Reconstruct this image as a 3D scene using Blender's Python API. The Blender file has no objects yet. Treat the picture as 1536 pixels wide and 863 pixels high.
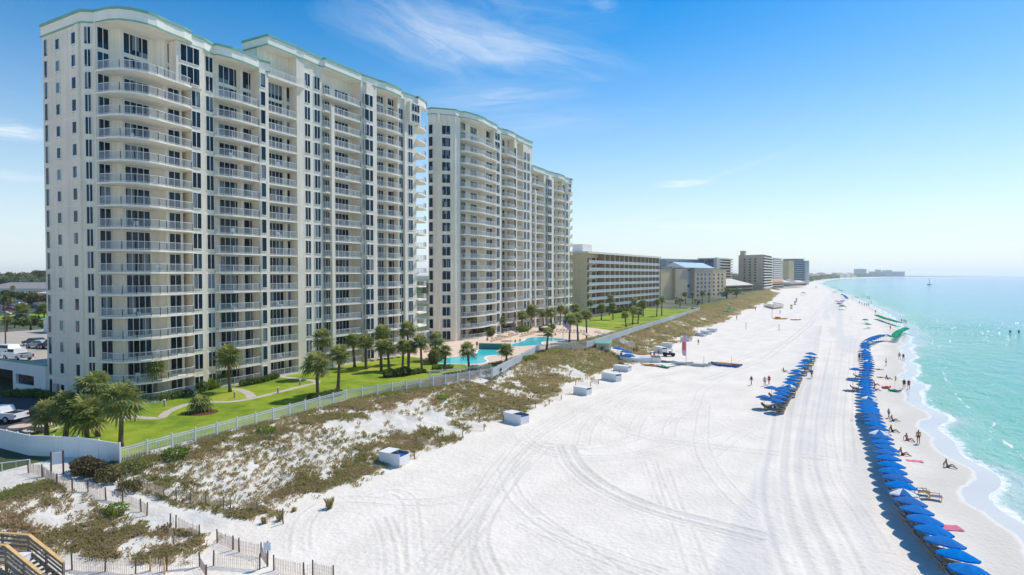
import bpy, bmesh, math, random
import numpy as np
from mathutils import Vector, Matrix, Euler
random.seed(7)
C = bpy.context.scene.collection
sc = bpy.context.scene
PI = math.pi
# ------------------------------------------------------------------ camera frame
H = 20.0
FPX = 900.0
TH = math.atan(492 / 900.0)
PITCH = math.atan(19.5 / 900.0)
ct, st = math.cos(TH), math.sin(TH)
Rv = Vector((ct, st, 0)); Fv = Vector((-st, ct, 0))

def ray(px, py):
    a = (px - 768) / FPX; b = (431.5 - py) / FPX
    f = math.cos(PITCH) + b * math.sin(PITCH)
    u = -math.sin(PITCH) + b * math.cos(PITCH)
    return Fv * f + Rv * a + Vector((0, 0, u))

def at(px, py, z=0.0):
    """the place on a level surface of height z that the photo shows at this pixel"""
    d = ray(px, py)
    k = (z - H) / d.z
    return Vector((d.x * k, d.y * k, z))

def y_on(px, X):
    """distance along the coast of a photo column on the upright plane x = X"""
    d = ray(px, 412)
    return d.y * X / d.x
# ------------------------------------------------------------------ noise
def hsh(i, j, s):
    v = np.sin(i * 127.1 + j * 311.7 + s * 74.7) * 43758.5453
    return v - np.floor(v)

def vn(x, y, s=0):
    x = np.asarray(x, float); y = np.asarray(y, float)
    xi = np.floor(x); yi = np.floor(y); fx = x - xi; fy = y - yi
    fx = fx * fx * (3 - 2 * fx); fy = fy * fy * (3 - 2 * fy)
    a = hsh(xi, yi, s); b = hsh(xi + 1, yi, s); c = hsh(xi, yi + 1, s); d = hsh(xi + 1, yi + 1, s)
    return (a * (1 - fx) + b * fx) * (1 - fy) + (c * (1 - fx) + d * fx) * fy

def fbm(x, y, s=0, o=3):
    r = 0; a = .5; t = 0
    for k in range(o):
        r = r + a * vn(np.asarray(x) * 2 ** k, np.asarray(y) * 2 ** k, s + k); t += a; a *= .5
    return r / t

def sm(x, a, b):
    t = np.clip((np.asarray(x, float) - a) / (b - a), 0, 1)
    return t * t * (3 - 2 * t)
# ------------------------------------------------------------------ land form
SH_Y = [-200, 40, 65, 80, 97, 124, 159, 224, 300, 372, 495, 749, 1152, 1500, 2200, 3200, 5200, 9000]
SH_X = [13, 13.8, 13.4, 12.6, 12.2, 12.6, 14.5, 19.5, 22, 21.8, 17, 3.4, -20, -38, -40, 0, 330, 1900]
def shore(Y):
    return np.interp(Y, SH_Y, SH_X)
def cusp(Y):
    Y = np.asarray(Y, float)
    return (0.9 * np.sin(Y / 4.1 + 1.2) + .6 * np.sin(Y / 2.3) + 1.5 * (fbm(Y / 9, Y * 0 + 3.3, 9) - .5)) * np.clip(60 / np.maximum(Y, 60) + .3, .3, 1)
def toe(Y):
    Y = np.asarray(Y, float)
    far = np.interp(Y, [0, 500, 750, 1150, 1500, 9000], [0, -7, -20, -40, -58, -58])
    far = np.where(Y > 1500, shore(Y) + 38 - 98, far - 0)
    base = np.where(Y > 1500, shore(Y) - 60, -40 + far)
    return base + 2.4 * (vn(Y / 9.0, Y * 0 + .5, 4) - .5) * 2
def hgt(X, Y):
    X = np.asarray(X, float); Y = np.asarray(Y, float)
    t = np.clip((toe(Y) - X) / 17.0, 0, 1)
    z = 2.93 * t * t * (3 - 2 * t)
    m = sm(t, .02, .3) * (1 - sm(t, .75, 1))
    m = m * (1 - sm(t, .6, .85)); z = z + m * (.9 * (fbm(X / 5, Y / 7, 2) - .5) + .4 * (fbm(X / 1.6, Y / 1.6, 5, 2) - .5))
    s = X - shore(Y) - cusp(Y)
    dn = np.where(s > -7.5, -.45 * np.clip((s + 7.5) / 7.5, 0, 9) ** 1.4, 0)
    z = z + dn
    dry = (1 - sm(s, -8, -3)) * (1 - sm(t, 0, .1))
    z = z + dry * .10 * (fbm(X / 3.5, Y / 3.5, 11, 2) - .5)
    return z
def hz(x, y):
    return float(hgt(np.array([x]), np.array([y]))[0])
def on(px, py):
    """the point of the beach or dune surface seen at this pixel"""
    z = 0.5
    for _ in range(12):
        p = at(px, py, z); z = .5 * z + .5 * hz(p.x, p.y)
    p = at(px, py, z)
    return Vector((p.x, p.y, hz(p.x, p.y)))
# ------------------------------------------------------------------ mesh collector
class MB:
    def __init__(s, o=(0, 0, 0)):
        s.v = []; s.f = []; s.m = []; s.sm = []; s.o = Vector(o); s.mi = 0; s.smooth = False
    def add(s, vs, fs):
        n = len(s.v)
        s.v.extend([(x[0] - s.o.x, x[1] - s.o.y, x[2] - s.o.z) for x in vs])
        for f in fs:
            s.f.append([n + i for i in f]); s.m.append(s.mi); s.sm.append(s.smooth)
        return s
    def box(s, x0, x1, y0, y1, z0, z1, M=None):
        vs = [(x, y, z) for z in (z0, z1) for y in (y0, y1) for x in (x0, x1)]
        if M is not None: vs = [tuple(M @ Vector(v)) for v in vs]
        return s.add(vs, [(0, 2, 3, 1), (4, 5, 7, 6), (0, 1, 5, 4), (2, 6, 7, 3), (0, 4, 6, 2), (1, 3, 7, 5)])
    def bar(s, p, q, w, h=None, up=(0, 0, 1)):
        p = Vector(p); q = Vector(q); d = (q - p); L = d.length; d.normalize(); h = h or w
        u = Vector(up)
        if abs(d.dot(u)) > .98: u = Vector((1, 0, 0))
        r = d.cross(u).normalized(); u = r.cross(d).normalized()
        vs = []
        for e in (p, q):
            for a, b in ((-1, -1), (1, -1), (1, 1), (-1, 1)):
                vs.append(e + r * (a * w / 2) + u * (b * h / 2))
        return s.add(vs, [(0, 3, 2, 1), (4, 5, 6, 7), (0, 1, 5, 4), (1, 2, 6, 5), (2, 3, 7, 6), (3, 0, 4, 7)])
    def tube(s, pts, rad, n=8, cap=True):
        pts = [Vector(p) for p in pts]
        if not isinstance(rad, (list, tuple)): rad = [rad] * len(pts)
        vs = []; fs = []
        for i, p in enumerate(pts):
            d = (pts[min(i + 1, len(pts) - 1)] - pts[max(i - 1, 0)]).normalized()
            u = Vector((0, 0, 1)) if abs(d.z) < .9 else Vector((1, 0, 0))
            r = d.cross(u).normalized(); u = r.cross(d)
            for k in range(n):
                a = 2 * PI * k / n
                vs.append(p + (r * math.cos(a) + u * math.sin(a)) * rad[i])
        for i in range(len(pts) - 1):
            for k in range(n):
                fs.append((i * n + k, i * n + (k + 1) % n, (i + 1) * n + (k + 1) % n, (i + 1) * n + k))
        if cap:
            fs.append(tuple(range(n - 1, -1, -1))); m = (len(pts) - 1) * n; fs.append(tuple(range(m, m + n)))
        return s.add(vs, fs)
    def prism(s, out, z0, z1):
        n = len(out)
        a = sum(out[i][0] * out[(i + 1) % n][1] - out[(i + 1) % n][0] * out[i][1] for i in range(n))
        if a < 0: out = out[::-1]
        vs = [(x, y, z0) for x, y in out] + [(x, y, z1) for x, y in out]
        fs = [tuple(range(n - 1, -1, -1)), tuple(range(n, 2 * n))]
        fs += [(i, (i + 1) % n, n + (i + 1) % n, n + i) for i in range(n)]
        return s.add(vs, fs)
    def lathe(s, prof, n=16, c=(0, 0)):
        vs = []; fs = []
        for r, z in prof:
            for k in range(n):
                a = 2 * PI * k / n
                vs.append((c[0] + r * math.cos(a), c[1] + r * math.sin(a), z))
        for i in range(len(prof) - 1):
            for k in range(n):
                fs.append((i * n + k, i * n + (k + 1) % n, (i + 1) * n + (k + 1) % n, (i + 1) * n + k))
        return s.add(vs, fs)
    def mesh(s, name, mats):
        me = bpy.data.meshes.new(name)
        me.from_pydata(s.v, [], s.f)
        for m in (mats if isinstance(mats, (list, tuple)) else [mats]): me.materials.append(m)
        me.polygons.foreach_set('material_index', s.m)
        me.polygons.foreach_set('use_smooth', s.sm)
        me.update()
        return me
    def build(s, name, mats, parent=None, loc=None, rz=0):
        o = bpy.data.objects.new(name, s.mesh(name, mats)); C.objects.link(o)
        o.location = s.o if (loc is None and parent is None) else (loc or (0, 0, 0))
        if parent is not None: o.parent = parent
        o.rotation_euler.z = rz
        return o
def obj(name, me, parent=None, loc=(0, 0, 0), rot=(0, 0, 0)):
    o = bpy.data.objects.new(name, me); C.objects.link(o)
    o.location = loc; o.rotation_euler = rot
    if parent is not None: o.parent = parent
    return o
def tag(o, label=None, cat=None, group=None, kind=None):
    if label: o['label'] = label
    if cat: o['category'] = cat
    if group: o['group'] = group
    if kind: o['kind'] = kind
    return o
def empty(name, loc, label=None, cat=None, group=None, rz=0):
    o = bpy.data.objects.new(name, None); C.objects.link(o)
    o.location = loc; o.rotation_euler = (0, 0, rz); o.empty_display_size = .2
    return tag(o, label, cat, group)
KIDS = {}
def kids(o):
    return list(o.children)
def copy_tree(o, parent=None):
    c = o.copy(); C.objects.link(c); c.parent = parent
    for ch in kids(o): copy_tree(ch, c)
    return c
def dup(o, loc, rz=0, label=None, group=None, scale=None, name=None):
    c = copy_tree(o); c.location = loc; c.rotation_euler = (0, 0, rz)
    if label: c['label'] = label
    if group: c['group'] = group
    if scale: c.scale = (scale,) * 3
    return c
def np_mesh(name, V, Fc, mats, attrs=None, smooth=False, n=4):
    V = np.asarray(V, np.float32); Fc = np.asarray(Fc, np.int32)
    me = bpy.data.meshes.new(name)
    me.vertices.add(len(V)); me.vertices.foreach_set('co', V.ravel())
    k = Fc.shape[1]
    me.loops.add(Fc.size); me.loops.foreach_set('vertex_index', Fc.ravel())
    me.polygons.add(len(Fc)); me.polygons.foreach_set('loop_start', np.arange(0, Fc.size, k, dtype=np.int32))
    me.polygons.foreach_set('use_smooth', np.full(len(Fc), smooth))
    for m in (mats if isinstance(mats, (list, tuple)) else [mats]): me.materials.append(m)
    me.update(calc_edges=True)
    for an, av in (attrs or {}).items():
        at_ = me.attributes.new(an, 'FLOAT', 'POINT'); at_.data.foreach_set('value', np.asarray(av, np.float32).ravel())
    return me
ORD = ['nearest', 'second', 'third', 'fourth', 'fifth', 'sixth', 'seventh', 'eighth', 'ninth', 'tenth', 'eleventh', 'twelfth', 'thirteenth',
       'fourteenth', 'fifteenth', 'sixteenth', 'seventeenth', 'eighteenth', 'nineteenth', 'twentieth', 'twenty-first', 'twenty-second', 'twenty-third', 'twenty-fourth', 'twenty-fifth']
# ------------------------------------------------------------------ materials
def nodes(m):
    m.use_nodes = True
    return m.node_tree.nodes, m.node_tree.links
def mat(name, col, rough=.7, var=.12, scale=1.5, spec=.3, metal=0, bump=0, bscale=20, trans=0):
    m = bpy.data.materials.new(name); N, L = nodes(m); b = N['Principled BSDF']
    b.inputs['Roughness'].default_value = rough; b.inputs['Metallic'].default_value = metal
    b.inputs['Specular IOR Level'].default_value = spec
    g = N.new('ShaderNodeNewGeometry'); nz = N.new('ShaderNodeTexNoise'); nz.inputs['Scale'].default_value = scale; nz.inputs['Detail'].default_value = 4
    L.new(g.outputs['Position'], nz.inputs['Vector'])
    rp = N.new('ShaderNodeValToRGB'); e = rp.color_ramp.elements
    e[0].position = .3; e[1].position = .7
    e[0].color = tuple(c * (1 - var) for c in col) + (1,); e[1].color = tuple(min(1, c * (1 + var)) for c in col) + (1,)
    L.new(nz.outputs['Fac'], rp.inputs['Fac']); L.new(rp.outputs['Color'], b.inputs['Base Color'])
    if bump:
        n2 = N.new('ShaderNodeTexNoise'); n2.inputs['Scale'].default_value = bscale; L.new(g.outputs['Position'], n2.inputs['Vector'])
        bp = N.new('ShaderNodeBump'); bp.inputs['Strength'].default_value = bump; bp.inputs['Distance'].default_value = .1
        L.new(n2.outputs['Fac'], bp.inputs['Height']); L.new(bp.outputs['Normal'], b.inputs['Normal'])
    return m
def leafmat(name, cols, trans=.25, rough=.55):
    """leaf colour runs through cols by the per-vertex 'tint'"""
    m = bpy.data.materials.new(name); N, L = nodes(m); b = N['Principled BSDF']
    a = N.new('ShaderNodeAttribute'); a.attribute_name = 'tint'
    rp = N.new('ShaderNodeValToRGB'); el = rp.color_ramp.elements
    while len(el) < len(cols): el.new(.5)
    for i, c in enumerate(cols): el[i].position = i / (len(cols) - 1); el[i].color = tuple(c) + (1,)
    L.new(a.outputs['Fac'], rp.inputs['Fac']); L.new(rp.outputs['Color'], b.inputs['Base Color'])
    b.inputs['Roughness'].default_value = rough; b.inputs['Specular IOR Level'].default_value = .25
    if trans:
        t = N.new('ShaderNodeBsdfTranslucent'); L.new(rp.outputs['Color'], t.inputs['Color'])
        mx = N.new('ShaderNodeMixShader'); mx.inputs[0].default_value = trans
        L.new(b.outputs[0], mx.inputs[1]); L.new(t.outputs[0], mx.inputs[2]); L.new(mx.outputs[0], N['Material Output'].inputs['Surface'])
    return m
M = {}
def stained(name, col, streak=.16):
    """painted stucco with rain streaks running down, patchy repaint and faint panel joints"""
    m = mat(name, col, .85, .05, .35); N, L = nodes(m); b = N['Principled BSDF']; src = b.inputs['Base Color'].links[0].from_socket
    g = N.new('ShaderNodeNewGeometry')
    def nz(sc_, sx, d=5):
        mp = N.new('ShaderNodeMapping'); mp.inputs['Scale'].default_value = sx; L.new(g.outputs['Position'], mp.inputs['Vector'])
        n = N.new('ShaderNodeTexNoise'); n.inputs['Scale'].default_value = sc_; n.inputs['Detail'].default_value = d; n.inputs['Roughness'].default_value = .65; L.new(mp.outputs[0], n.inputs['Vector']); return n.outputs['Fac']
    def rng_(f, a, b_, lo, hi):
        r = N.new('ShaderNodeMapRange'); r.inputs[1].default_value = a; r.inputs[2].default_value = b_; r.inputs[3].default_value = lo; r.inputs[4].default_value = hi; L.new(f, r.inputs[0]); return r.outputs[0]
    s1 = rng_(nz(1.0, (1.7, 1.7, .06)), .38, .72, 1.0, 1 - streak); s2 = rng_(nz(.10, (1, 1, 1)), .35, .65, 1.03, .93)
    mu = N.new('ShaderNodeMath'); mu.operation = 'MULTIPLY'; L.new(s1, mu.inputs[0]); L.new(s2, mu.inputs[1])
    mx = N.new('ShaderNodeVectorMath'); mx.operation = 'SCALE'; L.new(src, mx.inputs[0]); L.new(mu.outputs[0], mx.inputs['Scale']); L.new(mx.outputs[0], b.inputs['Base Color'])
    return m
M['stucco'] = stained('stucco', (.88, .785, .635), .17)
M['stucco_white'] = mat('stucco_white', (.84, .81, .75), .8, .04, .5)
M['slab'] = mat('slab', (.86, .80, .69), .8, .05, .6)
M['green_trim'] = mat('green_trim', (.20, .42, .32), .55, .08, 1)
M['rail'] = mat('rail', (.72, .74, .76), .4, .03, 2)
M['frame'] = mat('frame', (.75, .76, .75), .45, .03, 2)
def glassmat(name, c0, c1, rough=.06):
    m = bpy.data.materials.new(name); N, L = nodes(m); b = N['Principled BSDF']
    g = N.new('ShaderNodeNewGeometry'); wn = N.new('ShaderNodeTexWhiteNoise'); wn.noise_dimensions = '3D'
    sv = N.new('ShaderNodeVectorMath'); sv.operation = 'SNAP'; sv.inputs[1].default_value = (.9, .9, 2.95)
    L.new(g.outputs['Position'], sv.inputs[0]); L.new(sv.outputs[0], wn.inputs['Vector'])
    rp = N.new('ShaderNodeValToRGB'); e = rp.color_ramp.elements; e[0].color = c0 + (1,); e[1].color = c1 + (1,)
    e[0].position = .45; e[1].position = .9
    k = e.new(.915); k.color = tuple(x * .9 + .15 for x in c1) + (1,); e[1].position = .86; k.position = .875
    rp.color_ramp.interpolation = 'LINEAR'
    L.new(wn.outputs['Value'], rp.inputs['Fac']); L.new(rp.outputs['Color'], b.inputs['Base Color'])
    b.inputs['Roughness'].default_value = rough; b.inputs['Specular IOR Level'].default_value = .22
    return m
M['glass'] = glassmat('window_glass', (.004, .012, .020), (.014, .050, .082))
M['blueglass'] = glassmat('blue_glass', (.02, .07, .12), (.05, .13, .2))
M['asphalt'] = mat('asphalt', (.075, .078, .085), .9, .15, .8, bump=.2)
M['concrete'] = mat('concrete', (.42, .38, .33), .9, .12, .6)
M['deck_pink'] = mat('pool_deck_concrete', (.72, .56, .43), .85, .08, .8)
M['path'] = mat('path_concrete', (.5, .45, .38), .9, .1, 1)
M['garage'] = mat('garage_floor', (.46, .40, .33), .9, .1, .4)
M['tan_wall'] = stained('tan_wall', (.90, .66, .38), .1)
M['brown_part'] = mat('partition_brown', (.50, .35, .26), .85, .08, .5)
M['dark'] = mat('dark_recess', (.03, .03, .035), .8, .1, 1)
M['beige'] = stained('beige_wall', (.66, .52, .37), .12)
M['grey_wall'] = mat('grey_wall', (.50, .49, .47), .85, .05, .1)
M['blue_wall'] = mat('blue_grey_wall', (.42, .50, .55), .8, .05, .1)
M['roof_blue'] = mat('roof_metal_blue', (.45, .62, .80), .35, .05, .3)
M['roof_pale'] = mat('roof_pale', (.66, .62, .54), .8, .05, .3)
M['roof_red'] = mat('roof_terracotta', (.55, .26, .18), .8, .1, .3)
M['roof_grey'] = mat('roof_grey', (.33, .31, .29), .85, .1, .3)
M['teal'] = mat('teal_tile', (.02, .20, .17), .3, .25, 4)
M['coping'] = mat('coping', (.62, .50, .36), .8, .05, 1)
M['white'] = mat('white_paint', (.80, .81, .82), .5, .03, 1)
M['white_vinyl'] = mat('white_vinyl', (.88, .88, .86), .4, .03, .6)
M['wood_tan'] = mat('wood_tan', (.62, .40, .17), .75, .12, 3)
M['wood_grey'] = mat('wood_grey', (.29, .25, .21), .85, .18, 3)
M['slat'] = mat('fence_slat', (.58, .48, .40), .85, .15, 3)
M['wood_red'] = mat('fence_post', (.17, .11, .08), .85, .15, 3)
def cloth_mat(name, col):
    """sun-faded woven cloth, every piece a little different"""
    m = mat(name, col, 1.0, .10, 2.5, spec=0, bump=.25, bscale=5); N, L = nodes(m); b = N['Principled BSDF']; src = b.inputs['Base Color'].links[0].from_socket
    oi = N.new('ShaderNodeObjectInfo'); h = N.new('ShaderNodeHueSaturation'); L.new(src, h.inputs['Color'])
    for s, lo, hi in (('Saturation', .90, 1.0), ('Value', .82, 1.18)):
        r = N.new('ShaderNodeMapRange'); r.inputs[3].default_value = lo; r.inputs[4].default_value = hi; L.new(oi.outputs['Random'], r.inputs[0]); L.new(r.outputs[0], h.inputs[s])
    L.new(h.outputs[0], b.inputs['Base Color']); return m
M['umb_blue'] = cloth_mat('umbrella_blue', (.002, .165, .51))
M['umb_white'] = mat('umbrella_white', (.78, .78, .78), 1.0, .03, 2, spec=0)
M['umb_green'] = cloth_mat('umbrella_green', (.0, .40, .20))
M['umb_purple'] = mat('umbrella_purple', (.16, .18, .52), .6, .08, 1.5)
M['umb_beige'] = mat('umbrella_beige', (.66, .52, .40), .7, .05, 2)
M['sling'] = mat('sling_blue', (.02, .07, .26), .7, .1, 3)
M['cushion'] = mat('cushion_blue', (.012, .11, .45), .7, .1, 3)
M['trunk'] = mat('palm_trunk', (.15, .115, .085), .95, .3, 9, bump=.6, bscale=14)
M['bark'] = mat('bark', (.12, .09, .07), .95, .2, 6)
M['mulch'] = mat('mulch', (.13, .055, .03), .95, .3, 5)
M['car_white'] = mat('car_white', (.78, .79, .80), .25, .02, 1, spec=.5)
M['car_blue'] = mat('car_dark_blue', (.03, .05, .10), .25, .05, 1, spec=.5)
M['car_silver'] = mat('car_silver', (.42, .44, .46), .25, .03, 1, spec=.5)
M['car_red'] = mat('car_red', (.35, .03, .02), .3, .05, 1, spec=.5)
M['tyre'] = mat('tyre', (.02, .02, .02), .9, .1, 4)
M['car_glass'] = mat('car_glass', (.012, .016, .02), .08, .05, 2, spec=.5)
M['rim'] = mat('rim', (.4, .4, .42), .35, .03, 3, metal=.6)
M['red'] = mat('red_plastic', (.65, .05, .03), .5, .05, 2)
M['orange'] = mat('orange_plastic', (.80, .26, .03), .45, .06, 2)
M['yellow'] = mat('yellow_plastic', (.80, .45, .03), .5, .05, 2)
M['greenp'] = mat('green_plastic', (.0, .32, .22), .45, .06, 2)
M['bluep'] = mat('blue_plastic', (.03, .16, .45), .45, .06, 2)
M['pink'] = mat('pink_cloth', (.75, .16, .26), .8, .1, 3)
M['grey'] = mat('grey_metal', (.45, .47, .50), .4, .05, 2, metal=.3)
M['hull'] = mat('hull_grey', (.55, .56, .56), .4, .08, 2)
M['aqua'] = mat('aqua_cloth', (.25, .62, .66), .7, .06, 2)
M['sign'] = mat('sign_face', (.62, .70, .74), .5, .04, 2)
M['skin'] = mat('skin', (.42, .22, .14), .6, .08, 4)
M['skin2'] = mat('skin_tan', (.42, .22, .13), .6, .08, 4)
M['hair'] = mat('hair', (.04, .025, .015), .8, .2, 8)
M['hair2'] = mat('hair_fair', (.30, .19, .08), .8, .2, 8)
M['cl_red'] = mat('cloth_red', (.45, .03, .05), .8, .1, 4)
M['cl_black'] = mat('cloth_black', (.02, .02, .025), .8, .1, 4)
M['cl_teal'] = mat('cloth_teal', (.02, .18, .22), .8, .1, 4)
M['cl_blue'] = mat('cloth_blue', (.04, .10, .30), .8, .1, 4)
M['cl_white'] = mat('cloth_white', (.72, .72, .74), .8, .05, 4)
M['cl_orange'] = mat('cloth_orange', (.62, .24, .05), .8, .1, 4)
M['cl_pink'] = mat('cloth_pink', (.65, .15, .25), .8, .1, 4)
M['palm'] = leafmat('palm_leaf', [(.40, .31, .13), (.13, .175, .045), (.22, .28, .07), (.46, .46, .17)], .45)
M['grass_blade'] = leafmat('dune_grass_blade', [(.66, .53, .34), (.54, .46, .24), (.43, .42, .16), (.32, .46, .06)], .6, .9)
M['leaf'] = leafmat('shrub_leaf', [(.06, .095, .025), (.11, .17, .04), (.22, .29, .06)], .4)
M['leaf_red'] = leafmat('reddish_leaf', [(.10, .08, .04), (.18, .13, .065), (.18, .19, .07)], .35)
M['leaf_lime'] = leafmat('lime_leaf', [(.08, .13, .015), (.18, .28, .03), (.32, .42, .07)], .4)
M['leaf_yel'] = leafmat('yellowish_leaf', [(.10, .11, .035), (.22, .24, .06), (.36, .36, .12)], .4)
# ------------------------------------------------------------------ sky, sun, camera, air
SUN_AZ, SUN_EL = math.radians(21), math.radians(50)
def make_world():
    w = bpy.data.worlds.new('World'); sc.world = w; w.use_nodes = True
    N, L = w.node_tree.nodes, w.node_tree.links
    bg = N['Background']; bg.inputs['Strength'].default_value = SKY_STR
    sk = N.new('ShaderNodeTexSky'); sk.sky_type = 'NISHITA'; sk.sun_disc = False
    sk.sun_elevation = SUN_EL; sk.sun_rotation = SUN_AZ; sk.altitude = 0; sk.air_density = 1.0; sk.dust_density = .3; sk.ozone_density = 2.5
    hs = N.new('ShaderNodeHueSaturation'); hs.inputs['Saturation'].default_value = SKY_SAT; hs.inputs['Value'].default_value = SKY_VAL
    tn = N.new('ShaderNodeVectorMath'); tn.operation = 'MULTIPLY'; tn.inputs[1].default_value = (1.0, 1.0, .96); L.new(sk.outputs[0], tn.inputs[0]); L.new(tn.outputs[0], hs.inputs['Color'])
    tc = N.new('ShaderNodeTexCoord'); sep = N.new('ShaderNodeSeparateXYZ'); L.new(tc.outputs['Generated'], sep.inputs[0])
    def mth(op, a, b=None, cl=False):
        n = N.new('ShaderNodeMath'); n.operation = op; n.use_clamp = cl
        for i, x in enumerate((a, b)):
            if x is None: continue
            if isinstance(x, (int, float)): n.inputs[i].default_value = x
            else: L.new(x, n.inputs[i])
        return n.outputs[0]
    zz = mth('MAXIMUM', sep.outputs[2], .02)
    u = mth('DIVIDE', sep.outputs[0], zz); v = mth('DIVIDE', sep.outputs[1], zz)
    cmb = N.new('ShaderNodeCombineXYZ'); L.new(u, cmb.inputs[0]); L.new(v, cmb.inputs[1])
    # cirrus: each streak is an ellipse on a level high sheet, torn by fine stretched noise
    total = None
    def streak(p0, p1, wid, amt, seed, nsc=1.4):
        nonlocal total
        a = ray(*p0); b = ray(*p1)
        A = Vector((a.x / a.z, a.y / a.z)); B = Vector((b.x / b.z, b.y / b.z))
        c = (A + B) / 2; d = B - A; Ln = d.length / 2; ang = math.atan2(d.y, d.x)
        mp = N.new('ShaderNodeMapping'); mp.vector_type = 'TEXTURE'
        mp.inputs['Location'].default_value = (c.x, c.y, 0); mp.inputs['Rotation'].default_value = (0, 0, ang)
        mp.inputs['Scale'].default_value = (Ln, wid, 1)
        L.new(cmb.outputs[0], mp.inputs['Vector'])
        nd = N.new('ShaderNodeTexNoise'); nd.inputs['Scale'].default_value = 1.3; nd.inputs['Detail'].default_value = 5
        ad = N.new('ShaderNodeVectorMath'); ad.operation = 'ADD'; ad.inputs[1].default_value = (seed, seed * .7, 0)
        L.new(mp.outputs[0], ad.inputs[0]); L.new(ad.outputs[0], nd.inputs['Vector'])
        wp = N.new('ShaderNodeVectorMath'); wp.operation = 'MULTIPLY_ADD'; wp.inputs[1].default_value = (.8, .8, 0)
        L.new(nd.outputs['Color'], wp.inputs[0]); L.new(mp.outputs[0], wp.inputs[2])
        sb = N.new('ShaderNodeVectorMath'); sb.operation = 'SUBTRACT'; sb.inputs[1].default_value = (.4, .4, 0); L.new(wp.outputs[0], sb.inputs[0])
        ln = N.new('ShaderNodeVectorMath'); ln.operation = 'LENGTH'; L.new(sb.outputs[0], ln.inputs[0])
        fall = mth('SUBTRACT', 1.0, ln.outputs['Value'], True)
        m2 = N.new('ShaderNodeMapping'); m2.inputs['Scale'].default_value = (nsc, nsc * 2.2, 1); m2.inputs['Location'].default_value = (seed, seed, 0)
        L.new(sb.outputs[0], m2.inputs['Vector'])
        n2 = N.new('ShaderNodeTexNoise'); n2.inputs['Scale'].default_value = 1.0; n2.inputs['Detail'].default_value = 8; n2.inputs['Roughness'].default_value = .62; n2.inputs['Distortion'].default_value = .6
        L.new(m2.outputs[0], n2.inputs['Vector'])
        q = mth('SUBTRACT', mth('MULTIPLY', n2.outputs['Fac'], 1.75), .46, True)
        r = mth('MULTIPLY', mth('MULTIPLY', fall, q), amt)
        total = r if total is None else mth('ADD', total, r)
    for s_ in STREAKS: streak(*s_)
    cl = mth('MINIMUM', total, .85)
    hz_ = mth('POWER', mth('SUBTRACT', 1.0, mth('DIVIDE', mth('MAXIMUM', sep.outputs[2], 0.0), HZ_H), True), 1.7)
    hm = N.new('ShaderNodeMix'); hm.data_type = 'RGBA'; L.new(mth('MULTIPLY', hz_, .93), hm.inputs['Factor']); L.new(hs.outputs[0], hm.inputs['A']); hm.inputs['B'].default_value = HZ_C + (1,)
    hs = hm; 
    mx = N.new('ShaderNodeMix'); mx.data_type = 'RGBA'
    L.new(cl, mx.inputs['Factor']); L.new(hm.outputs['Result'], mx.inputs['A']); mx.inputs['B'].default_value = CLOUD + (1,)
    L.new(mx.outputs['Result'], bg.inputs['Color'])
    sun = bpy.data.lights.new('sun', 'SUN'); sun.energy = SUN_STR; sun.angle = math.radians(.5); sun.color = (1, .925, .82)
    so = bpy.data.objects.new('sun', sun); C.objects.link(so)
    S = Vector((math.sin(SUN_AZ) * math.cos(SUN_EL), math.cos(SUN_AZ) * math.cos(SUN_EL), math.sin(SUN_EL)))
    so.rotation_euler = S.to_track_quat('Z', 'Y').to_euler(); so.location = (0, 0, 90)
    cam = bpy.data.cameras.new('camera'); cam.sensor_width = 36; cam.lens = 36 * FPX / 1536; cam.clip_end = 40000; cam.clip_start = .5
    co = bpy.data.objects.new('camera', cam); C.objects.link(co); co.location = (0, 0, H)
    co.rotation_euler = (PI / 2 - PITCH, 0, TH); sc.camera = co
    vs = sc.view_settings; vs.view_transform = 'Standard'; vs.look = 'None'; vs.gamma = 1; vs.exposure = EXPO
    try: vs.use_curve_mapping = False
    except Exception: pass
    sc.cycles.use_denoising = True
    sc.cycles.max_bounces = 6; sc.cycles.diffuse_bounces = 4; sc.cycles.volume_bounces = 1; sc.cycles.glossy_bounces = 3; sc.cycles.transparent_max_bounces = 6
    sc.cycles.sample_clamp_indirect = 6
SKY_STR, SKY_SAT, SKY_VAL, SUN_STR, EXPO = .121, 1.62, 1.03, 3.35, 0.27
HZ_H, HZ_C = .45, (5.55, 6.25, 6.85)
CLOUD = (7.0, 7.3, 7.5)
STREAKS = [((470, -60), (760, 135), .36, .60, 3.1), ((540, 20), (960, 118), .30, .5, 5.7), ((600, 160), (900, 130), .34, .5, 2.2), ((480, -40), (920, 60), .6, .32, 12.3), ((620, 200), (1000, 170), .5, .25, 15.1),
           ((-90, 185), (90, 205), .5, 1.2, 8.4), ((-80, 265), (100, 265), .5, .6, 1.4), ((985, 283), (1065, 268), .34, 1.3, 4.4), ((930, 335), (1200, 345), .8, .55, 6.1), ((1030, 280), (1230, 210), .12, .22, 7.7),
           ((850, 350), (1100, 300), .5, .28, 9.9), ((880, 10), (930, 0), .1, .3, 1.9)]
make_world()
def haze():
    m = bpy.data.materials.new('haze_air'); N, L = nodes(m); N.remove(N['Principled BSDF'])
    v = N.new('ShaderNodeVolumePrincipled'); v.inputs['Color'].default_value = (.93, .97, 1, 1); v.inputs['Density'].default_value = HAZE; v.inputs['Anisotropy'].default_value = .3
    L.new(v.outputs[0], N['Material Output'].inputs['Volume'])
    b = MB(); b.box(-7000, 12500, -250, 12500, -3.5, 75)
    tag(b.build('haze', m), kind='stuff')
HAZE = 9e-5
haze()
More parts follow.
